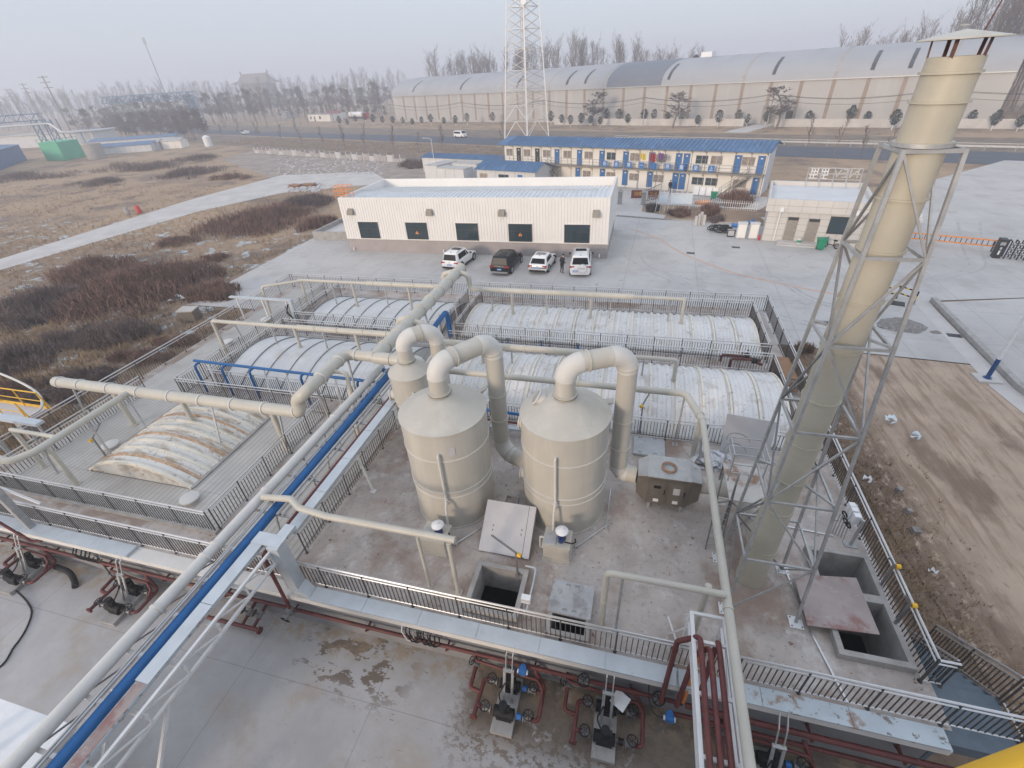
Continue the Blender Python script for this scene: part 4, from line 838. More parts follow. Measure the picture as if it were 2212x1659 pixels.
part("top_elbow", MB().box(-10.16, -9.2, 6.301, 6.7, 4.301, 4.33).box(-10.15, -9.59, 6.31, 6.69, 4.16, 4.3), m_tray, t); part("link_cover", MB().box(-9.55, -9.2, 6.701, 7.1, 4.201, 4.34), m_tray, t)
pipe("red_pipe", "oxide red pipe on the bridge dropping to the wall main", "pipe", [([(-9.62, 15.2, 4.1), (-9.68, 6.1, 4.1), (-9.68, 6.02, 1.5)], .055, .15)], [(0, 9.6), (0, 11.4)], group="pipes on the long pipe bridge", mat=m_red)
pipe("blue_conduit", "pair of thin blue grey conduits strapped on the blue bridge pipe", "pipe", [([(-10.66, 16, 4.3), (-10.7, 8, 4.28), (-10.78, -3, 4.25)], .028, 0), ([(-10.56, 16, 4.36), (-10.6, 8, 4.32), (-10.66, -3, 4.28)], .028, 0), ([(-10.2, 15.5, 4.12), (-10.25, 7.5, 4.12)], .05, 0), ([(-10.05, 15.5, 4.08), (-10.08, 7.5, 4.08)], .035, 0)], group="pipes on the long pipe bridge", mat=m_galv)
# ------------------------------------------------------------------ red pipe bridge on the right
t = thing("pipe_bridge", "white steel ladder frame carrying three red pipes at the lower right", "pipe bridge", (2.6, 6, 0))
for x in (2.22, 2.98): part("chord", MB().bar((x, 7.05, 4.0), (x - .05, -.7, 4.0), .09), m_white, t); part("lower_chord", MB().bar((x, 7.05, 3.6), (x - .05, -.7, 3.6), .06), m_white, t)
for y in (7.03, 6.35, 5.2, 4.05, 2.9, 1.7): part("cross_beam", MB().bar((2.2, y, 4.0), (2.98, y, 4.0), .075), m_white, t)
for x in (2.22, 2.98): part("support_leg", MB().bar((x, 7.05, 2.0), (x, 7.05, 3.96), .08).bar((x, 5.2, 3.55), (x, 7.0, 3.95), .05), m_white, t)
part("brace", MB().bar((2.22, 7.1, 2.0), (1.95, 8.0, 2.0), .05).bar((2.22, 7.0, 3.4), (1.95, 7.5, 2.0), .05), m_white, t)
for lb, x, y, xd in (("left oxide red pipe of the lower right bridge", 2.36, 6.42, 1.9), ("middle oxide red pipe of the lower right bridge", 2.56, 6.2, 2.3), ("right oxide red pipe of the lower right bridge", 2.76, 6.4, 2.75)):
    pipe("red_pipe", lb, "pipe", [([(x - .06, -.75, 4.1), (x, y, 4.1), (xd, y - .02, 3.7), (xd - .1, 6.0, 1.3)], .065, .12)], [(0, 4), (0, 8)], group="red pipes on the lower right bridge", mat=m_red)
pipe("orange_pipe", "short orange pipe behind the red pipes at the lower right", "pipe", [([(2.5, 6.5, 3.6), (2.35, 6.1, 1.4)], .06, 0)], mat=m_orange)
# ------------------------------------------------------------------ trays on the ledge, wall mains
def ledge_tray(label, x0, x1, n, mat, z=2.13):
    t = thing("cable_tray", label, "cable tray", (x0, 6.35, 2.01), group="zinc cable trays on the front ledge"); L = (x1 - x0) / n
    part("channel", MB().box(x0, x1, 6.14, 6.54, 2.01, z - .02), mat, t)
    for k in range(n): part("cover_panel", MB().box(x0 + L * k + .006, x0 + L * (k + 1) - .006, 6.11, 6.56, z - .018, z), mat, t)
ledge_tray("zinc cable tray on the front ledge ending left of the bridge", -26.7, -16.2, 6, m_tray)
ledge_tray("zinc cable tray on the front ledge between the cable duct and the red pipes", -8.8, 2.1, 6, m_tray)
ledge_tray("blistered zinc cable tray at the right end of the front ledge", 2.15, 8.05, 3, m_trayold)
def wall_main(label, x0, x1, y, z, r, mat, n):
    t = thing("red_pipe", label, "pipe", (x0, y, z), group="red mains along the block wall")
    part("pipe_run", MB().tube([(x0, y, z), (x1, y, z)], r, 14), mat, t)
    for k in range(n):
        x = x0 + (x1 - x0) * (k + .5) / n; part("wall_bracket", MB().bar((x, 6.42, z - .09), (x, y - .1, z - .09), .05).bar((x + .05, 6.42, z - .35), (x + .05, y - .05, z - .09), .04), m_red, t)
    return t
wall_main("long oxide red main along the grey wall with square brackets", -27.5, 2.4, 6.2, 1.05, .06, m_red, 11)
wall_main("upper oxide red main at the right end of the grey wall", 2.4, 8.3, 6.0, 1.45, .075, m_red, 3)
pipe("red_pipe", "lower oxide red main turning back at the right end of the wall", "pipe", [([(2.0, 5.95, .95), (7.9, 5.95, .95), (8.1, 5.95, 1.1), (8.0, 5.98, 1.4)], .055, .12)], group="red mains along the block wall", mat=m_red)
def handwheel(parent, c, axis, R, mat=None):
    mb = MB().torus(c, axis, R, R * .12, 18, 6); ax_ = Vector(axis).normalized(); u = ax_.orthogonal().normalized(); v_ = ax_.cross(u)
    for k in range(3):
        a_ = k * math.pi / 3; d = u * math.cos(a_) + v_ * math.sin(a_); mb.tube([Vector(c) - d * R, Vector(c) + d * R], R * .07, 5)
    part("handwheel", mb, mat or m_black, parent)
def gate_valve(parent, c, axis, r, wheel=(0, 0, 1), R=.13, mat=None):
    c = Vector(c); a_ = Vector(axis).normalized(); w_ = Vector(wheel).normalized()
    v = part("gate_valve", MB().tube([c - a_ * r * 1.3, c + a_ * r * 1.3], r * 1.05, 12).tube([c - a_ * r * 1.5, c - a_ * r * 1.2], r * 1.6, 12).tube([c + a_ * r * 1.2, c + a_ * r * 1.5], r * 1.6, 12).tube([c, c + w_ * R * 1.9], r * .5, 8), mat or m_galvd, parent)
    handwheel(v, c + w_ * R * 1.9, w_, R); return v
for lb, x, z, y in (("dark handwheel valve on the wall main right of the blue meter", -.25, 1.05, 6.2), ("dark handwheel valve on the wall main left of the red bridge", 1.75, 1.05, 6.2)):
    t = thing("wall_valve", lb, "valve", (x, y, z)); gate_valve(t, (x, y, z), (1, 0, 0), .085, (0, -.5, 1), .16)
t = thing("wall_valve", "navy handwheel valve below the red drop pipe at the bridge foot", "valve", (-9.68, 6.0, 1.3)); gate_valve(t, (-9.68, 6.0, 1.35), (0, 0, 1), .08, (-.2, -1, -.4), .15)
def flow_meter(label, x, y, z, tilt=0):
    t = thing("flow_meter", label, "flow meter", (x, y, z - .15)); part("body", MB().tube([(x, y, z - .16), (x, y, z + .16)], .085, 14), m_blue2, t); part("display_head", MB().bx((x, y - .09, z + .06), (.22, .14, .16)), m_blue2, t)
    part("end_cap", MB().tube([(x - .15, y - .09, z + .06), (x - .115, y - .09, z + .06)], .06, 10).tube([(x + .115, y - .09, z + .06), (x + .15, y - .09, z + .06)], .06, 10), m_whitep, t)
    part("cable", MB().tube(fillet([(x - .15, y - .09, z), (x - .4, y, z - .15), (x - .55, y + .2, z + .25), (x - .6, y + .3, z + .75)], .2), .014, 6), m_rubber, t)
flow_meter("blue flow meter on the red riser above the middle pumps", -1.95, 6.0, 1.25); flow_meter("tilted blue flow meter beside the red pipe bridge", 2.05, 5.85, 1.0)
# ------------------------------------------------------------------ pump skids on the yard
def skid(label, X, Y, dark=False, meter=None, mirror=1):
    t = thing("pump_skid", label, "pump set", (X, Y, 0), group="duty and standby pump sets on the yard"); q = lambda x, y, z: (X + x * mirror, Y + y, z); rm = m_red
    part("plinth", MB().bx(q(0, -.05, .08), (.62, 1.5, .16)), m_conc, t)
    for y in (-.35, .38):
        p = part("pump", MB().bx(q(0, y, .26), (.42, .3, .2)).tube([q(-.3, y, .36), q(.28, y, .36)], .15, 14).tube([q(0, y, .36), q(0, y, .62)], .10, 12), m_black, t)
        part("motor", MB().tube([q(0, y, .62), q(0, y, .86)], .12, 14).bx(q(.1, y, .72), (.16, .12, .12)), m_black, p)
        part("coupling", MB().tube([q(.36, y, .36), q(.5, y, .36)], .085, 12), m_black if dark else m_blue2, p)
        gate_valve(t, q(-.5, y, .36), (1, 0, 0), .075, (-.15 * mirror, -.2, 1), .14); gate_valve(t, q(.66, y, .36), (1, 0, 0), .075, (.2 * mirror, 0, 1), .14)
    part("suction_manifold", MB().tube(fillet([q(-.58, .38, .36), q(-.8, .38, .36), q(-.82, -.5, .36), q(-.82, -.62, .36)], .12), .06, 12).tube([q(-.82, -.35, .36), q(-.55, -.35, .36)], .055, 10).tube([q(-.82, -.62, .36), q(-.82, -.68, .36)], .11, 12), rm, t)
    part("suction_branch", MB().tube(fillet([q(-.82, .0, .36), q(-1.15, .05, .36), q(-1.15, .5, .4), q(-1.1, 1.0, .5)], .1), .06, 12), rm, t)
    gate_valve(t, q(-1.12, .72, .46), (.05, 1, .1), .075, (-.6 * mirror, -.2, .6), .12)
    part("discharge_manifold", MB().tube(fillet([q(.75, -.35, .36), q(.98, -.35, .36), q(1.0, .55, .4), q(.72, .62, 1.0), q(.7, .75, 1.05)], .15), .06, 12).tube([q(.72, .38, .36), q(.98, .38, .36)], .055, 10), rm, t)
    part("bypass_pipe", MB().tube(fillet([q(-1.2, .85, .75), q(-1.1, .62, .8), q(.8, .5, .8), q(.95, .4, .6), q(.98, .1, .4)], .1), .045, 10), rm, t)
    st = MB()
    for x in (-.12, .12): st.bar(q(x, .0, .16), q(x, .35, 1.25), .07, .04)
    st.bar(q(-.16, .36, 1.27), q(.16, .36, 1.27), .09, .05)
    part("cable_stand", st, m_galv, t)
    for x in (-.09, .1): part("conduit_tube", MB().tube(fillet([q(x, .2, .8), q(x, .38, 1.3), q(x, .55, 1.75), q(x + .03, .95, 2.05)], .12), .02, 8), m_inox, t)
    part("cable", MB().tube(fillet([q(-.09, .2, .85), q(-.25, .0, .5), q(-.1, -.25, .5)], .12), .022, 6), m_rubber, t)
    return t
skid("red piped pump set below the blue flow meter with blue couplings", -2.35, 5.5)
skid("red piped pump set left of the red pipe bridge with a white sheet on it", .45, 5.55, True)
skid("dark pump set in the left yard beside the pipe bridge", -16.75, 5.5, True)
skid("dark pump set nearest the lower left corner with a black hose", -21.9, 5.55, True)
skid("pump set with a blue motor at the right end behind the bridge", 4.6, 5.3)
solo("metal_sheet", "white metal sheet resting on the pumps left of the red pipe bridge", "sheet", MB().bx((.78, 5.95, .95), (.42, .4, .015), R_(-30), R_(10)), m_white)
t = thing("pipe_stub", "short red header with two dark valves under the bridge", "pipe", (-11.8, 5.7, 0))
part("pipe_run", MB().tube([(-14.0, 5.62, .3), (-11.0, 5.62, .3)], .065, 12).tube([(-11.05, 5.62, .3), (-10.98, 5.62, .3)], .12, 12), m_red, t)
for x in (-11.75, -11.3):
    part("branch_pipe", MB().tube([(x, 5.65, .3), (x, 6.42, .45)], .055, 10), m_red, t); gate_valve(t, (x, 6.05, .38), (0, 1, .2), .07, (-.6, -.2, .8), .12)
t = thing("yard_hose", "long black hose snaking over the left yard", "hose", (-20, 4, 0)); part("tube", MB().tube(curve([(-24, 1.0, .03), (-19.4, 2.4, .03), (-19.3, 3.4, .03), (-19.9, 4.3, .03), (-20.7, 4.7, .03), (-21.9, 5.0, .08)], 8), .03, 8), m_rubber, t)
t = thing("black_hose", "short fat black hose end lying by the left pump set", "hose", (-19.5, 5.8, 0)); part("tube", MB().tube(curve([(-20.9, 6.0, .25), (-20.2, 5.95, .2), (-19.7, 5.75, .12), (-19.4, 5.55, .1)], 5), .10, 12), m_rubber, t)
t = thing("cable_bracket", "cluster of small valves and black cable loops on the wall above the stained yard", "wall fitting", (-5.3, 6.3, 1.4))
part("mount", MB().bx((-5.5, 6.3, 1.5), (.35, .18, .12)).bx((-5.0, 6.3, 1.5), (.25, .18, .12)), m_galv, t)
for x in (-5.75, -5.62, -5.5, -5.2, -5.05, -4.9): part("cable_loop", MB().tube(fillet([(x, 6.25, 1.75), (x, 6.1, 1.55), (x + .12, 6.1, 1.0), (x + .3, 6.15, 1.1), (x + .32, 6.2, 1.5)], .1), .022, 6), m_rubber if x > -5.7 else m_whitep, t)
t = thing("cable_bracket", "dark cable cluster on the wall behind the left pumps", "wall fitting", (-18.6, 6.3, 1.4))
part("mount", MB().bx((-18.9, 6.3, 1.5), (.4, .2, .12)).bx((-18.4, 6.28, 1.45), (.3, .2, .1)), m_galv, t)
for x in (-19.1, -18.95, -18.7, -18.5, -18.3): part("cable_loop", MB().tube(fillet([(x, 6.25, 1.75), (x, 6.05, 1.5), (x + .15, 6.1, 1.1), (x + .3, 6.2, 1.3)], .1), .022, 6), m_rubber, t)
part("strut", MB().bar((-18.3, 6.25, 1.35), (-18.1, 6.1, 0), .05), m_galvd, t)
t = thing("support_frame", "grey steel column with white frame arms at the far left of the front ledge", "steel frame", (-21.2, 6.4, 2))
part("column", MB().bar((-21.15, 6.38, 2.0), (-21.2, 6.38, 4.6), .22, .22), m_galv, t); part("arm", MB().bar((-21.2, 6.38, 4.55), (-25, 6.3, 4.65), .09).bar((-21.2, 6.38, 4.2), (-20.9, 5.2, 4.3), .08).bar((-20.9, 5.2, 4.3), (-24.5, 5.0, 4.4), .08).bar((-21.6, 6.4, 4.55), (-20.3, 6.75, 3.2), .07), m_white, t)
pipe("red_pipe", "thin red pipe bending over the ledge at the far left", "pipe", [([(-25, 6.0, 4.2), (-22.3, 6.05, 3.0), (-21.2, 6.1, 1.6), (-20.9, 6.25, 1.55)], .05, .15)], mat=m_red)
t = thing("cable_tray", "pale zinc tray on a frame crossing the outer left railing", "cable tray", (-26, 10.1, 2)); part("channel", MB().box(-30, -24.9, 9.95, 10.3, 3.55, 3.68), m_tray, t)
part("support_leg", MB().bar((-25.1, 10.1, 2), (-25.1, 10.1, 3.55), .09).bar((-26.5, 9.2, 2), (-26.5, 9.2, 3.9), .14), m_galv, t)
t = thing("cable_tray", "zinc tray on white posts crossing the walkway toward the far left vault", "cable tray", (-24, 23.9, 2)); part("channel", MB().box(-26.9, -21.9, 23.75, 23.98, 3.62, 3.72).box(-22.1, -21.88, 23.74, 23.99, 2.3, 3.62), m_tray, t)
for x in (-26.4, -24.3, -22.4): part("support_leg", MB().bar((x, 23.86, 2), (x, 23.86, 3.62), .07), m_white, t)
part("cable", MB().tube(fillet([(-22.3, 23.8, 3.4), (-22.4, 23.7, 2.9), (-22.1, 23.65, 2.5)], .15), .03, 6).tube(fillet([(-22.2, 23.8, 3.4), (-22.5, 23.7, 2.8), (-22.0, 23.6, 2.4)], .15), .03, 6), m_rubber, t)
t = thing("field_footbridge", "yellow railed footbridge with a pale deck left of the tank block", "footbridge", (-32, 12.3, 0))
part("deck", MB().box(-40, -29.4, 11.6, 12.6, 1.85, 2.0), m_lid, t)
for y in (11.62, 12.58):
    part("top_rail", MB().tube([(-40, y, 3.05), (-29.3, y, 3.05), (-29.0, y, 2.0)], .035, 8), m_yellow, t); part("mid_rail", MB().tube([(-40, y, 2.5), (-29.2, y, 2.5)], .025, 8), m_yellow, t)
    for k in range(7): part("post", MB().bar((-39.5 + 1.7 * k, y, 1.9), (-39.5 + 1.7 * k, y, 3.05), .045), m_yellow, t)
part("toe_board", MB().box(-40, -29.4, 12.6, 12.63, 1.85, 2.15), m_yellow, t)
part("pipe_run", MB().tube(curve([(-38, 13.6, 3.9), (-33, 13.3, 3.5), (-30, 12.9, 2.9), (-29.0, 12.3, 2.4), (-29.2, 11.6, 2.2)], 6), .06, 10), m_frpw, t)
for x in (-38, -31): part("pier", MB().box(x - .2, x + .2, 11.8, 12.4, -.1, 1.85), m_conc, t)
t = thing("equipment_shed", "white flat roofed equipment cabin at the lower left corner", "cabin", (-13.4, .4, 0)); part("wall", MB().box(-14.6, -12.0, -1.6, 1.55, 0, 2.85), m_prefabs, t); part("roof", MB().box(-14.7, -11.9, -1.7, 1.66, 2.85, 3.0), m_whitep, t)
part("vent_pipe", MB().tube(fillet([(-13.3, .7, 3.0), (-13.3, .7, 3.35), (-13.9, .6, 3.4), (-13.95, .6, 3.1)], .12), .1, 12), m_tray, t)
t = thing("viewer_handrail", "yellow handrail of the viewing platform at the lower right corner", "handrail", (0, 0, CAM_H - 2))
P0 = EYE + ray(1700, 1905).normalized() * 1.25; P1 = EYE + ray(2600, 1596).normalized() * 1.25
part("rail", MB().tube([P0 + (P0 - P1) * .3, P1 + (P1 - P0) * .3], .055, 24), m_yellow, t)
t = thing("shade_tank", "unseen round concrete tank added behind the viewer to shade the right of the deck", "tank", (2.5, -11.6, 0))  # added out of view to cast shade on the deck and lower chimney
part("shell", MB().lathe([(10.6, 0), (10.6, 13.2), (10.75, 13.2), (10.75, 13.5), (9.0, 13.9), (0, 14.3)], (2.5, -11.6, 0), 64), m_conc, t)
# ------------------------------------------------------------------ stair at the right corner
t = thing("steel_stair", "blue grey steel stair with landing and railings at the deck corner", "stair", (9, 7, 0))
part("landing", MB().box(8.02, 9.65, 6.36, 7.66, 1.88, 1.99), m_stair, t); part("landing_skirt", MB().box(8.02, 9.65, 6.30, 6.358, 1.62, 1.99), m_stair, t)
for k in range(8): part("tread", MB().box(8.5, 9.6, 7.66 + .27 * k, 7.95 + .27 * k, 1.74 - .22 * k, 1.785 - .22 * k), m_stair, t); part("riser", MB().box(8.5, 9.6, 7.655 + .27 * k, 7.665 + .27 * k, 1.79 - .22 * k, 1.95 - .22 * k), m_stair, t)
for x in (8.47, 9.62): part("stringer", MB().bar((x, 7.66, 1.85), (x, 9.9, .03), .05, .2), m_stair, t)
for x, y in ((8.1, 6.45), (9.55, 6.45), (9.55, 7.6)): part("leg", MB().bar((x, y, 0), (x, y, 1.88), .1), m_stair, t)
railing("sloping railing on the outer side of the steel stair", [(9.68, 7.6, 2.0), (9.68, 9.9, .12)], group="stair railings", bay=1.3)
railing("sloping railing on the inner side of the steel stair", [(8.5, 7.75, 1.95), (8.5, 9.8, .15)], group="stair railings", bay=1.2)
railing("short railing closing the corner of the deck at the stair head", [(8.05, 7.63), (8.48, 7.63)], group="stair railings")
railing("short railing at the outer end of the stair landing", [(9.68, 6.75), (9.68, 7.5)], group="stair railings")
# ------------------------------------------------------------------ the white workshop
def corr(mb, p, q, z0, z1, pitch=.3, dep=.045):
    p = Vector((*p, 0)); q = Vector((*q, 0)); L = (q - p).length; d = (q - p) / L; n_ = Vector((d.y, -d.x, 0)); k = int(L / pitch); pr = []
    for i in range(k):
        s = L * i / k; w_ = L / k
        for f, o in ((0, 0), (.72, 0), (.8, dep), (.92, dep)): pr.append(p + d * (s + w_ * f) + n_ * o)
    pr.append(q); o = len(mb.v)
    for a_ in pr: mb.v += [a_ + Vector((0, 0, z0)), a_ + Vector((0, 0, z1))]
    for i in range(len(pr) - 1): mb.f.append((o + 2 * i, o + 2 * i + 2, o + 2 * i + 3, o + 2 * i + 1))
    return mb
t = thing("workshop_building", "long low white clad workshop with five dark windows behind the parked cars", "building", (-16.7, 50, 0))
bx0, bx1, by0, by1 = -30.9, -2.55, 44.85, 55.2
mb = MB(); corr(mb, (bx0, by0), (bx1, by0), 1.45, 5.6); corr(mb, (bx1, by0), (bx1, by1), 1.45, 5.6); corr(mb, (bx0, by1), (bx0, by0), 1.45, 5.6); corr(mb, (bx1, by1), (bx0, by1), 1.45, 5.6)
part("wall", mb, m_wallw, t)
part("plinth", MB().box(bx0 + .02, bx1 - .02, by0 + .02, by1 - .02, 0, 1.45), m_plinth, t)
part("sill_band", MB().box(bx0 - .03, bx1 + .06, by0 - .07, by0 - .003, 1.40, 1.5), m_wallw, t)
pa = MB().box(bx0 + .003, bx1 - .003, by0 + .005, by0 + .22, 5.0, 5.66).box(bx0 + .003, bx1 - .003, by1 - .22, by1 - .005, 4.4, 5.66).box(bx0 + .004, bx0 + .22, by0 + .22, by1 - .22, 4.4, 5.655).box(bx1 - .22, bx1 - .004, by0 + .22, by1 - .22, 4.4, 5.655)
part("parapet", pa, m_wallw, t)
ro = MB(); 
for i in range(60):
    x = bx0 + .25 + (bx1 - bx0 - .5) * i / 60; ro.loft([[(x, by0 + .22, 5.30), (x, by0 + 4.4, 5.42), (x, by1 - .22, 4.75)], [(x + .40, by0 + .22, 5.30), (x + .40, by0 + 4.4, 5.42), (x + .40, by1 - .22, 4.75)]], cap=False)
    ro.bar((x + .43, by0 + .22, 5.31), (x + .43, by0 + 4.4, 5.43), .06, .07); ro.bar((x + .43, by0 + 4.4, 5.43), (x + .43, by1 - .22, 4.76), .06, .07)
ro.quad((bx0 + .2, by0 + .2, 5.28), (bx1 - .2, by0 + .2, 5.28), (bx1 - .2, by0 + 4.4, 5.40), (bx0 + .2, by0 + 4.4, 5.40)); ro.quad((bx0 + .2, by0 + 4.4, 5.40), (bx1 - .2, by0 + 4.4, 5.40), (bx1 - .2, by1 - .2, 4.73), (bx0 + .2, by1 - .2, 4.73))
part("roof", ro, m_roofw, t); part("roof_rail", MB().bar((bx0 + .3, by0 + 4.4, 5.52), (bx1 - 1.5, by0 + 4.4, 5.52), .05), m_galv, t)
mb = MB()
for i in range(22): x = bx0 + .6 + 1.3 * i; mb.bar((x, by0 + .1, 5.66), (x, by0 + .1, 5.86), .02)
part("parapet_spikes", mb, m_galvd, t)
for x0, x1 in ((-29.14, -26.82), (-23.55, -21.18), (-17.95, -15.58), (-12.37, -9.99), (-6.76, -4.34)):
    mb = MB().box(x0, x1, by0 - .1, by0 + .02, 1.5, 1.58).box(x0, x1, by0 - .1, by0 + .02, 3.15, 3.23).box(x0, x0 + .08, by0 - .1, by0 + .02, 1.58, 3.15).box(x1 - .08, x1, by0 - .1, by0 + .02, 1.58, 3.15).box(x0 + .08, x1 - .08, by0 - .09, by0 + .02, 2.5, 2.58)
    for k in (1, 2, 3): mb.box(x0 + (x1 - x0) * k / 4 - .025, x0 + (x1 - x0) * k / 4 + .025, by0 - .085, by0 + .02, 1.58, 2.5)
    wn = part("window", mb, m_darkw, t); part("pane", MB().quad((x0 + .02, by0 - .06, 1.55), (x1 - .02, by0 - .06, 1.55), (x1 - .02, by0 - .06, 3.2), (x0 + .02, by0 - .06, 3.2)), m_glass, wn)
    part("window_trim", MB().box(x0 - .12, x1 + .12, by0 - .07, by0 - .002, 3.232, 3.3), m_wallw, wn)
    if x0 in (-23.55, -12.37): part("warning_triangle", MB().add([((x0 + x1) / 2 - .2, by0 - .075, 2.05), ((x0 + x1) / 2 + .2, by0 - .075, 2.05), ((x0 + x1) / 2, by0 - .075, 2.45)], [(0, 1, 2)]), m_orange, wn)
for x in (-29.65, -20.6, -12.95, -3.79): part("vent_hood", MB().loft([[(x - .32, by0 - .45, 4.0), (x + .32, by0 - .45, 4.0), (x + .32, by0 - .03, 4.0), (x - .32, by0 - .03, 4.0)], [(x - .32, by0 - .40, 4.35), (x + .32, by0 - .40, 4.35), (x + .32, by0 - .03, 4.6), (x - .32, by0 - .03, 4.6)]]), m_doorg, t)
for x in (-30.3, -19.6, -3.3): part("drain_spout", MB().tube([(x, by0 - .05, .45), (x, by0 - .2, .35), (x, by0 - .2, .15)], .06, 8), m_whitep, t)
la = MB()
for dx in (0, .55): la.bar((bx0 - .35, by0 + 1.2 + dx, .3), (bx0 - .35, by0 + 1.2 + dx, 6.6), .05)
for k in range(20): la.bar((bx0 - .35, by0 + 1.2, .6 + .3 * k), (bx0 - .35, by0 + 1.75, .6 + .3 * k), .03)
for z in (5.7, 6.15, 6.6): la.bar((bx0 - .9, by0 + .9, z), (bx0 + .7, by0 + .9, z), .05).bar((bx0 - .9, by0 + 2.0, z), (bx0 + .7, by0 + 2.0, z), .05).bar((bx0 - .9, by0 + .9, z), (bx0 - .9, by0 + 2.0, z), .05)
for x in (-.9, -.35, .2, .7):
    for y in (.9, 2.0): la.bar((bx0 + x, by0 + y, 5.4), (bx0 + x, by0 + y, 6.6), .05)
part("roof_ladder", la, m_orange, t)
t = thing("loading_dock", "low concrete walled bay at the left end of the white workshop", "retaining wall", (-34.5, 51, 0))
part("wall", MB().box(-38.2, -31.2, 48.6, 48.85, 0, .95).box(-38.2, -37.95, 48.85, 55, 0, .95).box(-37.95, -31.2, 54.75, 55, 0, .95), m_conc, t); part("floor", MB().box(-37.95, -31.2, 48.85, 54.75, .3, .45), m_path, t)

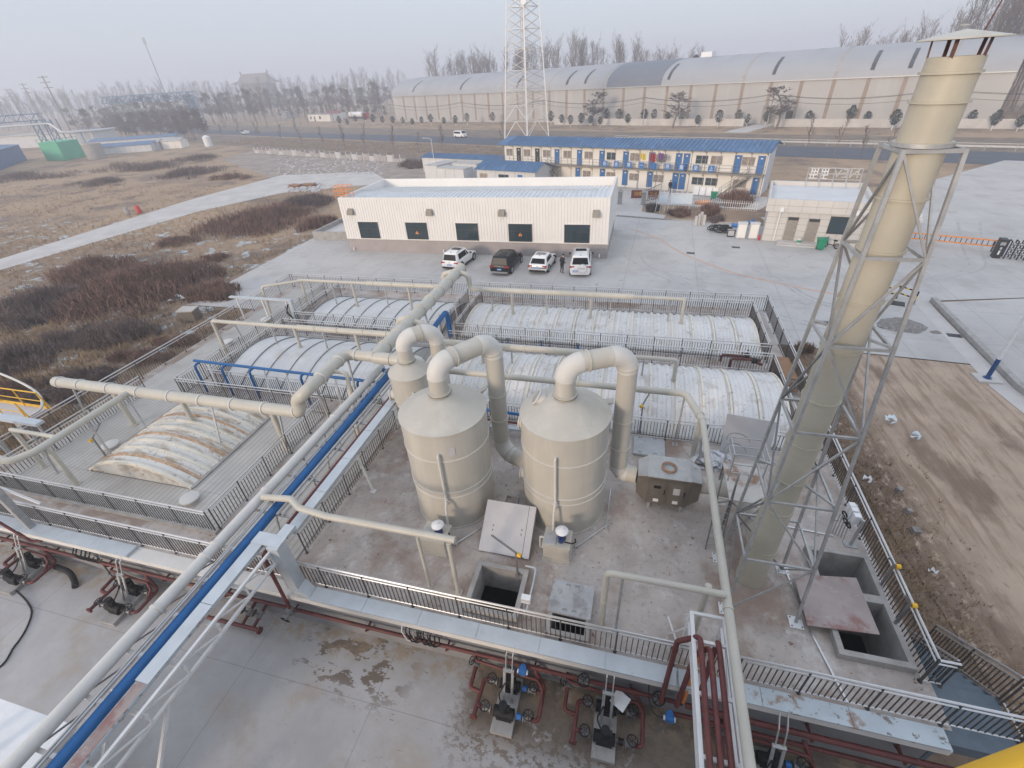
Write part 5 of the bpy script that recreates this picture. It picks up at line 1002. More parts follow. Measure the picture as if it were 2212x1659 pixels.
# ------------------------------------------------------------------ cars
def car(name, label, x, y, rz, col, L=4.5, W=1.82, H=1.66, belt=.98, rear=.42, sun=True, spare=False, rails=True, roofm=None):
    t = thing(name, label, "car"); h = L / 2; w_ = W / 2
    def ring(yy, ww, zb, zt, c=.1):
        return [(-ww * .86, yy, zb), (ww * .86, yy, zb), (ww * .97, yy, zb + .12), (ww, yy, zb + .35), (ww * .985, yy, zt - .16), (ww * .93, yy, zt - .03), (ww * .8, yy, zt), (-ww * .8, yy, zt), (-ww * .93, yy, zt - .03), (-ww * .985, yy, zt - .16), (-ww, yy, zb + .35), (-ww * .97, yy, zb + .12)]
    part("body", MB().loft([ring(-h, w_ * .86, .34, belt - .2), ring(-h + .07, w_ * .95, .26, belt - .04), ring(-h + .4, w_ * .99, .22, belt + .03), ring(-h + 1.3, w_, .2, belt), ring(0, w_, .2, belt - .02), ring(h - 1.3, w_, .2, belt - .04), ring(h - .8, w_ * .98, .22, belt - .08), ring(h - .25, w_ * .92, .25, belt - .22), ring(h, w_ * .78, .34, belt - .36)]), col, t, local=True)
    y0, y1 = -h + .12, h - 1.35; r0, r1 = -h + rear, h - 2.15; wb, wr = w_ * .90, w_ * .72
    def gr(ya, yb, ww, z): return [(-ww * .9, ya, z), (ww * .9, ya, z), (ww, ya + .1, z), (ww, yb - .15, z), (ww * .88, yb, z), (-ww * .88, yb, z), (-ww, yb - .15, z), (-ww, ya + .1, z)]
    part("cabin", MB().loft([gr(y0, y1, wb, belt - .06), gr(y0 + (r0 - y0) * .8, r1 + (y1 - r1) * .2, wr + (wb - wr) * .18, H - .09), gr(r0 + .06, r1 - .04, wr * .96, H)]), col, t, local=True)
    part("roof_panel", MB().add([(-wr * .72, r0 + .3 if not sun else r1 - .95, H + .006), (wr * .72, r0 + .3 if not sun else r1 - .95, H + .006), (wr * .72, r1 - .25, H + .006), (-wr * .72, r1 - .25, H + .006)], [(0, 1, 2, 3)]), roofm or m_cglass, t, local=True)
    def lerp(a_, b_, f): return tuple(a_[i] + (b_[i] - a_[i]) * f for i in range(3))
    def win(nm, a_, b_, c_, d_, o, parent=t, mat=m_cglass):
        return part(nm, MB().add([Vector(p) + Vector(o) for p in (a_, b_, c_, d_)], [(0, 1, 2, 3)]), mat, parent, local=True)
    zb, zt = belt + .03, H - .14; f = lambda z: (z - belt + .06) / (H - .09 - belt + .06)
    yr = lambda z: y0 + (r0 - y0) * .8 * f(z); yf = lambda z: y1 + (r1 + (y1 - r1) * .2 - y1) * f(z); wz = lambda z: wb + (wr + (wb - wr) * .18 - wb) * f(z)
    win("rear_window", (-wz(zb) * .86, yr(zb), zb), (wz(zb) * .86, yr(zb), zb), (wz(zt) * .86, yr(zt), zt), (-wz(zt) * .86, yr(zt), zt), (0, -.014, .004))
    win("windscreen", (-wz(zb) * .85, yf(zb), zb), (wz(zb) * .85, yf(zb), zb), (wz(zt) * .85, yf(zt), zt), (-wz(zt) * .85, yf(zt), zt), (0, .014, .004))
    for s in (-1, 1):
        a_, b_, m_ = yr(zb) + .42, yf(zb) - .42, 0
        win("side_window", (s * wz(zb), a_, zb), (s * wz(zb), -.05, zb), (s * wz(zt), -.12, zt), (s * wz(zt), yr(zt) + .3, zt), (s * .012, 0, 0)); win("side_window", (s * wz(zb), .02, zb), (s * wz(zb), b_, zb), (s * wz(zt), yf(zt) - .3, zt), (s * wz(zt), -.05, zt), (s * .012, 0, 0))
        part("tail_lamp", MB().bx((s * w_ * .76, -h + .055, belt - .16), (w_ * .44, .1, .15), 0), m_tail, t, local=True)
        part("head_lamp", MB().bx((s * w_ * .62, h - .12, belt - .36), (w_ * .4, .16, .13), -s * .3), m_whitep, t, local=True)
        part("wing_mirror", MB().bx((s * (w_ + .1), yf(zb) - .35, belt + .1), (.2, .1, .14)), col if col is m_carb else m_black, t, local=True)
        if rails: part("roof_rail", MB().tube([(s * wr * .93, r0 + .2, H - .02), (s * wr * .93, r0 + .3, H + .05), (s * wr * .93, r1 - .4, H + .05), (s * wr * .93, r1 - .3, H - .02)], .022, 6), m_galvd, t, local=True)
        part("door_handle", MB().bx((s * (w_ + .005), .45, belt - .16), (.02, .16, .03)).bx((s * (w_ + .005), -.6, belt - .16), (.02, .16, .03)), m_rim, t, local=True)
        part("side_sill", MB().bx((s * w_ * .97, 0, .27), (.06, L - 1.7, .12)), m_black if col is m_carw else m_rim, t, local=True)
        for yy in (-h + .86, h - .9):
            wl = part("wheel", MB().tube([(s * (w_ - .2), yy, .345), (s * (w_ + .015), yy, .345)], .345, 20), m_rubber, t, local=True); part("rim", MB().tube([(s * (w_ + .012), yy, .345), (s * (w_ + .028), yy, .345)], .235, 16), m_rim, wl, local=True)
            part("wheel_arch", MB().torus((s * (w_ - .012), yy, .36), (1, 0, 0), .385, .035, 20, 6), m_black, wl, local=True)
    part("rear_bumper", MB().bx((0, -h + .02, .36), (W * .84, .16, .16)), m_black if col is m_carw and not spare else (m_rim if col is m_carb else col), t, local=True)
    px = -.42 if spare else 0; part("licence_plate", MB().bx((px, -h - .012, .62 if not spare else .58), (.44, .03, .15)), m_plate, t, local=True)
    part("plate_marks", MB().bx((px - .11, -h - .029, .62 if not spare else .58), (.1, .004, .06)).bx((px + .07, -h - .029, .62 if not spare else .58), (.2, .004, .06)), m_whitep, t, local=True)
    if spare:
        q = part("spare_wheel_cover", MB().tube([(.22, -h + .06, .86), (.22, -h - .2, .86), (.22, -h - .24, .86)], [.37, .37, .33], 28), col, t, local=True)
        part("cover_ring", MB().torus((.22, -h - .12, .86), (0, 1, 0), .375, .018, 28, 6), m_galvd, q, local=True)
        text("wheel_lettering", "PRADO", .16, m_galvd, q, frame((.22, -h - .25, .90), (1, 0, 0), (0, 0, 1)), .004)
    else: part("badge", MB().tube([(0, -h + .03, belt - .14), (0, -h - .01, belt - .14)], .05, 12), m_rim, t, local=True)
    part("roof_aerial", MB().loft([[(-.03, r0 + .14, H), (.03, r0 + .14, H), (.03, r0 + .3, H), (-.03, r0 + .3, H)], [(-.01, r0 + .13, H + .07), (.01, r0 + .13, H + .07), (.01, r0 + .17, H + .07), (-.01, r0 + .17, H + .07)]]), m_black, t, local=True)
    t.location = (x, y, 0); t.rotation_euler = (0, 0, rz); return t
car("parked_car", "white crossover with black roof rails, first on the left of the parked row", -16.8, 42.05, R_(-7), m_carw, 4.5)
car("parked_car", "black large estate car, the only dark car parked by the workshop", -11.75, 41.5, R_(-4), m_carb, 4.75, 1.92, 1.72, 1.02)
car("parked_car", "low white hatchback parked right of the black car", -8.35, 42.0, R_(-4), m_carw, 4.3, 1.79, 1.47, .93, .75, rails=False, roofm=m_galvd)
car("parked_car", "tall white off-roader with a spare wheel on its back", -4.75, 41.95, R_(5), m_carw, 4.8, 1.9, 1.86, 1.12, .3, spare=True)
# ------------------------------------------------------------------ people
def person(label, x, y, rz, lean=.0):
    t = thing("person", label, "person")
    J = [(0, 0, .95), (0, .0, 1.15), (0, -.0 - lean * .3, 1.42), (0, -lean * .5, 1.52), (0, -lean * .6, 1.62), (0, -lean * .62, 1.70)]
    Rr = [.135, .13, .155, .06, .085, .06]; E_ = [(i, i + 1) for i in range(5)]
    def ch(pts, rs, frm):
        for k, (p, r) in enumerate(zip(pts, rs)): J.append(p); Rr.append(r); E_.append((frm if k == 0 else len(J) - 2, len(J) - 1))
        return len(J) - 1
    for s in (-1, 1):
        ch([(s * .1, 0, .86), (s * .11, -.03, .48), (s * .12, .03, .09), (s * .13, -.10, .045)], [.10, .065, .045, .04], 0)
        w_ = ch([(s * .19, -lean * .25, 1.38), (s * .24, .02, 1.12), (s * .22, -.16 - lean * .2, .95), (s * .21, -.22 - lean * .2, .92)], [.07, .052, .038, .034], 2)
        hx, hy, hz = J[w_]
        for k, (dx, ln) in enumerate(((-.03, .08), (-.01, .09), (.01, .085), (.03, .07))): ch([(hx + dx, hy - .05, hz - .01), (hx + dx, hy - .05 - ln * .6, hz - .03)], [.011, .009], w_)
        ch([(hx - s * .035, hy - .02, hz + .0), (hx - s * .05, hy - .06, hz - .01)], [.012, .009], w_)
    me = bpy.data.meshes.new("body"); me.from_pydata(J, E_, []); o = bpy.data.objects.new("body_src", me); C.objects.link(o)
    m = o.modifiers.new("skin", 'SKIN'); m.use_smooth_shade = True
    for i, r in enumerate(Rr): me.skin_vertices[0].data[i].radius = (r * (1.15 if i in (1, 2) else 1), r * .8 if i in (0, 1, 2) else r)
    me.skin_vertices[0].data[0].use_root = True; o.modifiers.new("sub", 'SUBSURF').levels = 1
    full = bpy.data.meshes.new_from_object(o.evaluated_get(bpy.context.evaluated_depsgraph_get())); bpy.data.objects.remove(o)
    full.materials.clear(); full.materials.append(m_skin); full.materials.append(m_cloth); full.materials.append(m_rubber)
    for f in full.polygons:
        c = f.center; hand = c.z < 1.0 and c.y < -.17 - lean * .2; f.material_index = 2 if c.z < .1 else (0 if (c.z > 1.5 or hand) else 1)
    b = bpy.data.objects.new("body", full); C.objects.link(b); b.parent = t
    y0 = -lean * .62
    part("hair", MB().sphere((0, y0 + .015, 1.685), .105, 12, (.9, 1.05, .85)), m_hair, t, local=True)
    part("face", MB().sphere((0, y0 - .065, 1.635), .06, 10, (.95, .75, 1.3)).sphere((0, y0 - .115, 1.63), .016, 6, (1, 1, 1.5)).sphere((-.08, y0, 1.635), .02, 6).sphere((.08, y0, 1.635), .02, 6), m_skin, t, local=True)
    part("eyes_mouth", MB().sphere((-.03, y0 - .105, 1.655), .009, 6).sphere((.03, y0 - .105, 1.655), .009, 6).bx((0, y0 - .108, 1.592), (.04, .012, .008)), m_hair, t, local=True)
    part("jacket", MB().lathe([(.15, .80), (.18, .84), (.175, 1.1), (.20, 1.34), (.15, 1.44), (.08, 1.5)], (0, -lean * .15, 0), 16).xf(Matrix.Diagonal((1.15, .85, 1, 1))), m_cloth, t, local=True)
    t.location = (x, y, 0); t.rotation_euler = (0, 0, rz); return t
person("person in black stooping at the open door of the white off-roader", -6.3, 40.45, R_(150), .35)
person("person in black facing the double blue doors of the site office", 4.1, 74.2, R_(165), .1)
# ------------------------------------------------------------------ two storey prefab office
PO = Vector((15.6, 71.6, 0)); PU = Vector((-39.8, 15.6, 0)).normalized(); PN = Vector((-PU.y, PU.x, 0)); PN = PN if PN.y < 0 else -PN    # along the front, and out of it
def pf(s, d, z): q = PO + PU * s + PN * d; return Vector((q.x, q.y, z))
def sx(x): return (15.6 - x) / 39.8 * Vector((39.8, 15.6)).length
LEN = sx(-24.0)
t = thing("site_office", "two storey cream prefab office with blue roof, blue doors and a balcony", "building", PO)
def pbox(mb, s0, s1, d0, d1, z0, z1): return mb.loft([[pf(s0, d0, z0), pf(s1, d0, z0), pf(s1, d1, z0), pf(s0, d1, z0)], [pf(s0, d0, z1), pf(s1, d0, z1), pf(s1, d1, z1), pf(s0, d1, z1)]])
part("wall", pbox(MB(), 0, LEN, -5.0, 0, 0, 5.6), m_prefab, t); part("end_wall", pbox(MB(), -.03, -.003, -4.99, -.02, 0, 5.6).loft([[pf(-.03, -.02, 5.6), pf(-.03, -4.99, 5.6), pf(-.03, -2.5, 6.4)], [pf(-.003, -.02, 5.6), pf(-.003, -4.99, 5.6), pf(-.003, -2.5, 6.4)]]), m_prefabs, t)  # end wall takes a cooler, darker panel colour, its shade painted in
ro = MB(); ro.loft([[pf(-.6, 1.35, 5.62), pf(-.6, -2.5, 6.55), pf(-.6, -5.5, 5.8), pf(-.6, -5.5, 5.74), pf(-.6, -2.5, 6.48), pf(-.6, 1.35, 5.56)], [pf(LEN + .6, 1.35, 5.62), pf(LEN + .6, -2.5, 6.55), pf(LEN + .6, -5.5, 5.8), pf(LEN + .6, -5.5, 5.74), pf(LEN + .6, -2.5, 6.48), pf(LEN + .6, 1.35, 5.56)]])
for k in range(int(LEN / .62)): ro.bar(pf(-.4 + .62 * k + (0), 1.36, 5.65), pf(-.4 + .62 * k, -2.5, 6.58), .07, .06)
part("roof", ro, m_roofb, t)
part("balcony_floor", pbox(MB(), -.2, LEN + .4, .003, 1.2, 2.72, 2.84), m_doorg, t)
nb = 22
for k in range(nb + 1):
    s = LEN * k / nb; part("wall_rib", pbox(MB(), s - .03, s + .03, .002, .05, 0, 2.7).v and pbox(pbox(MB(), s - .03, s + .03, .002, .05, 0, 2.7), s - .03, s + .03, .002, .05, 2.86, 5.5), m_galvd, t)
    part("balcony_post", MB().bar(pf(s, 1.17, 2.7), pf(s, 1.17, 3.9), .06), m_doorg, t); part("balcony_bracket", MB().bar(pf(s, .05, 2.2), pf(s, 1.1, 2.72), .05), m_galvd, t); part("eave_bracket", MB().bar(pf(s, .05, 5.1), pf(s, 1.2, 5.58), .04), m_galvd, t)
for z in (3.15, 3.5, 3.9): part("balcony_rail", MB().bar(pf(-.2, 1.17, z), pf(LEN + .4, 1.17, z), .035), m_galvd, t)
def pdoor(x, z0, open_=False):
    s = sx(x); d = part("door", pbox(MB(), s - .42, s + .42, .004, .05, z0, z0 + 2.15), m_darkw if open_ else m_door, t)
    part("door_frame", pbox(pbox(MB(), s - .47, s - .425, .004, .06, z0, z0 + 2.2), s + .425, s + .47, .004, .06, z0, z0 + 2.2), m_doorg, d); part("door_plate", pbox(MB(), s - .13, s + .13, .052, .058, z0 + 1.75, z0 + 1.9), m_whitep, d)
for i, x in enumerate((-21.1, -17.5, -13.9, -10.0, -6.3, -2.6, 1.2, 4.9, 5.95, 12.3, 15.0)): pdoor(x, 2.86, i in (0, 1))
for x in (-10.2, -6.1, -2.5, 1.2, 4.8, 5.75, 14.9): pdoor(x, .25)
def pwin(x0, x1, z0, z1, curt=True):
    s0, s1 = sx(x0), sx(x1); s0, s1 = min(s0, s1), max(s0, s1); mb = pbox(MB(), s0, s1, .004, .05, z1 - .05, z1); pbox(mb, s0, s1, .004, .05, z0, z0 + .05); pbox(mb, s0, s0 + .05, .004, .05, z0 + .05, z1 - .05); pbox(mb, s1 - .05, s1, .004, .05, z0 + .05, z1 - .05); pbox(mb, (s0 + s1) / 2 - .03, (s0 + s1) / 2 + .03, .004, .052, z0 + .05, z1 - .05)
    wn = part("window", mb, m_white, t); part("pane", pbox(MB(), s0 + .05, s1 - .05, .003, .02, z0 + .05, z1 - .05), m_curtain if curt else m_glass, wn)
    g_ = MB()
    for k in range(1, 12): s = s0 + (s1 - s0) * k / 12; g_.bar(pf(s, .07, z0), pf(s, .07, z1), .014)
    g_.bar(pf(s0, .07, (z0 + z1) / 2), pf(s1, .07, (z0 + z1) / 2), .016); part("window_bars", g_, m_galv, wn)
for i, (a_, b_) in enumerate(((-23.6, -22.3), (-20.2, -18.8), (-16.5, -15.1), (-12.8, -11.4), (-9.2, -7.8), (-5.6, -4.1), (-2.0, -.5), (1.75, 3.3), (7.1, 8.7), (9.0, 10.5), (12.75, 14.3))): pwin(a_, b_, 3.75, 4.85, i not in (5, 8))
for i, (a_, b_) in enumerate(((-9.4, -8.0), (-5.5, -4.0), (-1.9, -.4), (1.65, 3.2), (7.0, 8.6), (8.75, 10.35), (12.2, 13.8))): pwin(a_, b_, 1.0, 2.05, i not in (4, 5))
for ch, x in zip("安全第一", (-5.3, -3.5, -1.6, .2)):
    b = part("slogan_board", pbox(MB(), sx(x) - .42, sx(x) + .42, 1.21, 1.235, 2.95, 3.8), m_door, t); text("slogan_character", ch, .6, m_whitep, b, frame(pf(sx(x), 1.245, 3.37), -PU, (0, 0, 1)), .004)
for ch, x in zip("质量至上", (3.9, 5.75, 7.6, 9.55)):
    b = part("slogan_board", pbox(MB(), sx(x) - .42, sx(x) + .42, 1.21, 1.235, 2.95, 3.8), m_door, t); text("slogan_character", ch, .6, m_whitep, b, frame(pf(sx(x), 1.245, 3.37), -PU, (0, 0, 1)), .004)
b = part("slogan_board", pbox(MB(), sx(2.0) - .42, sx(2.0) + .42, 1.21, 1.235, 2.95, 3.8), m_door, t)
for s0, s1 in ((1.6, 4.9), (LEN - 13.2, LEN - 9.8)):
    for d in (1.35, 2.15): part("stair_stringer", MB().bar(pf(s0 if s0 < 3 else s1, d, 2.8), pf(s1 if s0 < 3 else s0, d, .05), .08, .2), m_doorg, t); part("stair_rail", MB().bar(pf(s0 if s0 < 3 else s1, d, 3.8), pf(s1 if s0 < 3 else s0, d, 1.05), .05).bar(pf(s0 if s0 < 3 else s1, d, 3.4), pf(s1 if s0 < 3 else s0, d, .65), .03), m_galvd, t)
    for k in range(11):
        f = (k + .5) / 11; s = (s0 + (s1 - s0) * f) if s0 < 3 else (s1 + (s0 - s1) * f); part("stair_tread", pbox(MB(), s - .13, s + .13, 1.35, 2.15, 2.8 - 2.75 * f, 2.84 - 2.75 * f), m_doorg, t)
        if k % 3 == 0: part("stair_post", MB().bar(pf(s, 2.15, 2.8 - 2.75 * f), pf(s, 2.15, 3.8 - 2.75 * f), .04), m_galvd, t)
for s in (.2, 1.0): part("balcony_leg", MB().bar(pf(s, 1.15, 0), pf(s, 1.15, 2.7), .07), m_doorg, t)
part("rain_pipe", MB().tube([pf(-.15, .3, 5.5), pf(-.15, .3, .1)], .07, 8), m_whitep, t)
def slab(name, label, cat, fn): fn(thing(name, label, cat)); 
# yard clutter by the office
t = thing("sign_board", "maroon board with gold characters leaning at the office gate", "sign", (-.4, 70.6, 0)); part("board", MB().box(-1.2, .25, 70.5, 70.56, .1, 1.15), m_redsign, t); text("lettering", "河南", .62, m_gold, t, frame((-.25, 70.49, .62), (1, 0, 0), (0, 0, 1)), .004)
t = thing("sign_board", "maroon board with gold characters behind the white fence", "sign", (1.8, 70.4, 0)); part("board", MB().box(1.1, 2.6, 70.3, 70.36, .1, 1.15), m_redsign, t); text("lettering", "工机", .55, m_gold, t, frame((1.8, 70.29, .62), (1, 0, 0), (0, 0, 1)), .004)
for x, y, lb in ((-2.6, 67.5, "left stone gate pillar by the corner of the white workshop"), (.52, 67.2, "right stone gate pillar at the end of the white fence")):
    t = thing("gate_pillar", lb, "pillar", (x, y, 0)); part("shaft", MB().box(x - .28, x + .28, y - .28, y + .28, 0, 1.5), m_conc, t); part("cap", MB().loft([[(x - k, y - k, z), (x + k, y - k, z), (x + k, y + k, z), (x - k, y + k, z)] for k, z in ((.36, 1.5), (.36, 1.6), (.2, 1.72), (.12, 2.0), (.04, 2.05))]), m_conc, t)
t = thing("picket_fence", "low white picket fence in front of the site office", "fence", (7, 65.8, 0))
fp = [(.9, 67.5), (7.9, 65.3), (14.2, 63.6)]
for i in range(2):
    a_, b_ = Vector((*fp[i], 0)), Vector((*fp[i + 1], 0)); n = 26; mb = MB()
    for k in range(n): p = a_.lerp(b_, k / n); mb.bar(p, p + Vector((0, 0, 1.15)), .05)
    part("picket_panel", mb, m_white, t)
    for z in (.3, .85): part("rail", MB().bar(a_ + Vector((0, 0, z)), b_ + Vector((0, 0, z)), .04), m_white, t)
t = thing("iron_gate", "black arched iron gate leaf folded back beside the right pillar", "gate", (1.2, 68.2, 0)); mb = MB()
for k in range(9): p = Vector((.8 + .22 * k, 68.0 + .18 * k, .1)); mb.bar(p, p + Vector((0, 0, 1.5 + .07 * k)), .035)
part("bars", mb, m_darkw, t); part("top_rail", MB().bar((.8, 68.0, 1.6), (2.6, 69.5, 2.15), .06).bar((.8, 68.0, .3), (2.6, 69.5, .3), .06), m_darkw, t)
for x, y, w_, lb, n_ in ((2.9, 63.1, 1.1, "small tilted pale notice board left of the wide one", 3), (5.0, 62.5, 2.5, "wide pale notice board on slanting white posts before the office fence", 5)):
    t = thing("notice_board", lb, "notice board", (x, y, 0)); part("panel", MB().bx((x, y, 1.75), (w_, .06, 1.2), 0, R_(-12)), m_board, t); part("frame", MB().bx((x, y - .02, 2.36), (w_ + .1, .1, .06)).bx((x, y, 1.14), (w_ + .1, .1, .06)), m_white, t)
    for k in range(n_): part("post", MB().bar((x - w_ / 2 + w_ * k / (n_ - 1) - .3, y - .1, 0), (x - w_ / 2 + w_ * k / (n_ - 1), y + .1, 2.6), .06), m_white, t)
for x, y, m_, lb, ln in ((-.45, 76.0 - 2, m_flagy, "yellow flag hanging on the left flagpole", .7), (.9, 74.0, m_flagr, "red flag hanging on the middle flagpole", 1.0), (2.0, 74.0, m_flagp, "purple flag drooping on the right flagpole", .7)):
    t = thing("flagpole", lb, "flagpole", (x, y, 0)); part("pole", MB().tube([(x, y, 0), (x, y, 5.6)], .04, 8), m_galvd, t); mb = MB()
    pr = [(0, 0), (.2, .08), (.42, -.06), (.62, .1), (.8, .0)]
    for k in range(4):
        for j in range(3): z0, z1 = 5.5 - ln * j / 3 - .25 * pr[k][0], 5.5 - ln * (j + 1) / 3 - .25 * pr[k][0]; mb.quad((x + pr[k][0], y - .05 + pr[k][1], z0), (x + pr[k + 1][0], y - .05 + pr[k + 1][1], z0 - .3), (x + pr[k + 1][0] * .8, y - .05 + pr[k + 1][1], z1 - .3), (x + pr[k][0] * .8, y - .05 + pr[k][1], z1))
    part("flag", mb, m_, t)
def street_lamp(label, x, y, h_, mat=m_whitep, base=None, r=.06, arm=1.2, adir=-1):
    t = thing("street_lamp", label, "street lamp", (x, y, 0)); part("pole", MB().tube([(x, y, 0), (x, y, h_)], r, 10, r1=r * .6), mat, t)
    if base: part("painted_base", MB().tube([(x, y, 0), (x, y, 1.3)], r * 1.08, 12), base, t); part("footing", MB().box(x - .55, x + .55, y - .45, y + .45, -.02, .1), m_path, t); part("base_flange", MB().cyl((x, y), .2, .1, .13, 12), base, t)
    part("arm", MB().tube(curve([(x, y, h_ - .1), (x + adir * .5, y, h_ + .15), (x + adir * arm, y, h_ + .2)], 4), .03, 6), mat, t); part("lamp_head", MB().bx((x + adir * (arm + .2), y, h_ + .19), (.6, .2, .1)), m_galv, t)
    return t
street_lamp("white street lamp behind the left end of the white workshop", -38, 87.9, 6.6); street_lamp("white street lamp in front of the site office stair", -8.5, 84, 5.5)
street_lamp("white street lamp with a navy painted base beside the dirt track", 19.55, 26.8, 8.0, m_whitep, m_dblue, .10)
for x, y, lb in ((9.6, 69.6, "green wheelie bin in front of the site office"), (17.15, 49.3, "green wheelie bin standing beside the gatehouse steps")):
    t = thing("wheelie_bin", lb, "bin", (x, y, 0)); part("body", MB().loft([[(x - .25, y - .25, .08), (x + .25, y - .25, .08), (x + .25, y + .25, .08), (x - .25, y + .25, .08)], [(x - .36, y - .36, 1.0), (x + .36, y - .36, 1.0), (x + .36, y + .36, 1.0), (x - .36, y + .36, 1.0)]]), m_green, t); part("lid", MB().box(x - .4, x + .4, y - .42, y + .38, 1.0, 1.07), m_green, t); part("wheel", MB().tube([(x - .28, y + .25, .1), (x + .28, y + .25, .1)], .1, 10), m_rubber, t)
t = thing("stacked_panels", "pale wall panels leaning against the site office right of the double doors", "panels", (9, 71.6, 0))
for k in range(6): part("panel", MB().bx((7.6 + .8 * k, 72.6 - .32 * k, .65), (.75, .06, 1.1), R_(-21), R_(-12)), m_prefab if k > 2 else m_whitep, t)
t = thing("tarpaulin_pile", "orange and dark tarpaulins heaped behind the white fence", "pile", (9, 67, 0)); part("tarpaulin", MB().sphere((8.2, 67.6, .15), .8, 10, (1.4, .8, .5)), m_orange, t); part("sheet_stack", MB().bx((10.8, 67.2, .35), (3.4, 1.6, .12), R_(-14), R_(8)), m_galvd, t)
t = thing("concrete_test_blocks", "cluster of short white posts standing on the kerb of the lot", "posts", (7, 57.4, 0))
for x, y, h_ in ((6.5, 57.3, 1.0), (6.85, 57.6, 1.15), (7.1, 57.9, 1.3), (7.4, 57.6, 1.05)): part("post", MB().box(x - .14, x + .14, y - .14, y + .14, 0, h_), m_path, t)
t = thing("hose_heap", "heap of coiled black hoses with blue pumps near the gatehouse", "hose", (9.4, 55.5, 0)); mb = MB()
for k in range(16): mb.torus((8.9 + U(-.8, .8), 55.2 + U(-.6, .5), .1 + .03 * k), (U(-.3, .3), U(-.3, .3), 1), U(.5, .8), .05, 18, 6)
part("coil", mb, m_rubber, t); part("blue_pump", MB().tube([(10.1, 55.6, .5), (10.7, 55.3, .5)], .22, 12).tube([(11.6, 55.8, .6), (12.3, 56.3, .8)], .18, 12), m_blue2, t)
t = thing("generator", "small dark portable generator in front of the hose heap", "generator", (9.7, 53.2, 0)); part("frame", MB().bar((9.35, 52.9, .05), (10.05, 52.9, .05), .06).bar((9.35, 52.9, .7), (10.05, 52.9, .7), .06).bar((9.35, 52.9, .05), (9.35, 52.9, .7), .06).bar((10.05, 52.9, .05), (10.05, 52.9, .7), .06), m_black, t); part("engine", MB().box(9.4, 10.0, 52.95, 53.5, .1, .65), m_lid, t)
for x, lb in ((10.55, "left pale electrical cabinet beside the gatehouse corner"), (11.7, "right pale electrical cabinet beside the gatehouse corner")):
    t = thing("electric_cabinet", lb, "cabinet", (x, 52.4, 0)); part("case", MB().box(x - .42, x + .42, 52.2, 52.75, .05, 1.55), m_prefabs, t); part("cap", MB().box(x - .47, x + .47, 52.15, 52.8, 1.55, 1.62), m_prefabs, t); part("door", MB().box(x - .36, x + .36, 52.185, 52.199, .15, 1.45), m_prefab, t)
t = thing("fire_extinguisher", "red fire extinguisher at the gatehouse corner", "extinguisher", (12.25, 51.9, 0)); part("cylinder", MB().lathe([(.0, 0), (.1, .0), (.1, .45), (.04, .55), (.04, .62), (0, .63)], (12.25, 51.9, 0), 12), m_mirror_red, t)
# ------------------------------------------------------------------ gatehouse
GO = Vector((12.5, 51.95, 0)); GU = Vector((11.9, -2.55, 0)).normalized(); GN = Vector((GU.y, -GU.x, 0)); GN = GN if GN.y < 0 else -GN; GL = 11.6
def gf(s, d, z): q = GO + GU * s + GN * d; return Vector((q.x, q.y, z))
def gbox(mb, s0, s1, d0, d1, z0, z1): return mb.loft([[gf(s0, d0, z0), gf(s1, d0, z0), gf(s1, d1, z0), gf(s0, d1, z0)], [gf(s0, d0, z1), gf(s1, d0, z1), gf(s1, d1, z1), gf(s0, d1, z1)]])
t = thing("gatehouse", "single storey stone tiled gatehouse with a frosted flat roof and roof sign", "building", GO)
part("wall", gbox(MB(), 0, GL, -8.6, 0, 0, 3.1), m_tile, t); part("eave_band", gbox(MB(), -.25, GL - 3.2, .003, .35, 2.95, 4.1).v and gbox(gbox(MB(), -.25, GL - 3.0, -.0, .32, 2.95, 4.1), -.25, -.003, -8.8, -.003, 2.95, 4.1), m_tile, t)
part("low_canopy", gbox(MB(), GL - 2.995, GL + .6, 0.003, .5, 2.7, 3.0), m_tile, t)
part("parapet", gbox(gbox(MB(), 0, GL - 3, -8.85, -8.5, 3.1, 4.12), GL - 3.3, GL - 3, -8.49, -.01, 3.1, 4.12), m_tile, t); part("roof", gbox(MB(), .003, GL - 3.31, -8.49, -.006, 3.102, 3.72), m_prefabs, t); part("low_roof", gbox(MB(), GL - 2.99, GL + .6, -8.4, -.003, 3.0, 3.2), m_prefabs, t)
jl = MB()
for z in (.55, 1.15, 1.75, 2.35): gbox(jl, 0, GL, .002, .006, z, z + .025)
for k in range(13): gbox(jl, .9 * k, .9 * k + .02, .0025, .0055, 0, 2.93)
for k in range(8): gbox(jl, 1.2 * k + .4, 1.2 * k + .42, .321, .325, 2.96, 4.1)
gbox(jl, -.2, GL - 3, .3215, .3255, 3.5, 3.525)
part("tile_joints", jl, m_doorg, t)
for s, z1 in ((2.35, 2.45), (4.15, 2.4), (9.6, 2.3)):
    d = part("door", gbox(MB(), s - .48, s + .48, .004, .06, .12, z1), m_doorg, t); part("transom", gbox(MB(), s - .45, s + .45, .061, .068, z1 - .3, z1 - .03), m_darkw, d); part("handle", gbox(MB(), s + .3, s + .36, .061, .09, 1.1, 1.3), m_rim, d)
wn = part("window", gbox(MB(), 5.4, 6.9, .004, .07, 1.1, 2.7), m_darkw, t); part("pane", gbox(MB(), 5.48, 6.82, .071, .075, 1.18, 2.62), m_glass, wn)
part("step", gbox(gbox(MB(), 1.4, 5.2, .01, 1.4, 0, .12), 1.5, 5.1, .01, .9, .121, .2), m_path, t)
for s in (1.1, 7.2): part("rain_pipe", MB().tube(fillet([gf(s + .05, .45, 3.3), gf(s, .2, 2.9), gf(s, .12, .1)], .15), .06, 8), m_whitep, t); part("rain_hopper", gbox(MB(), s - .12, s + .22, .33, .55, 3.0, 3.4), m_whitep, t)
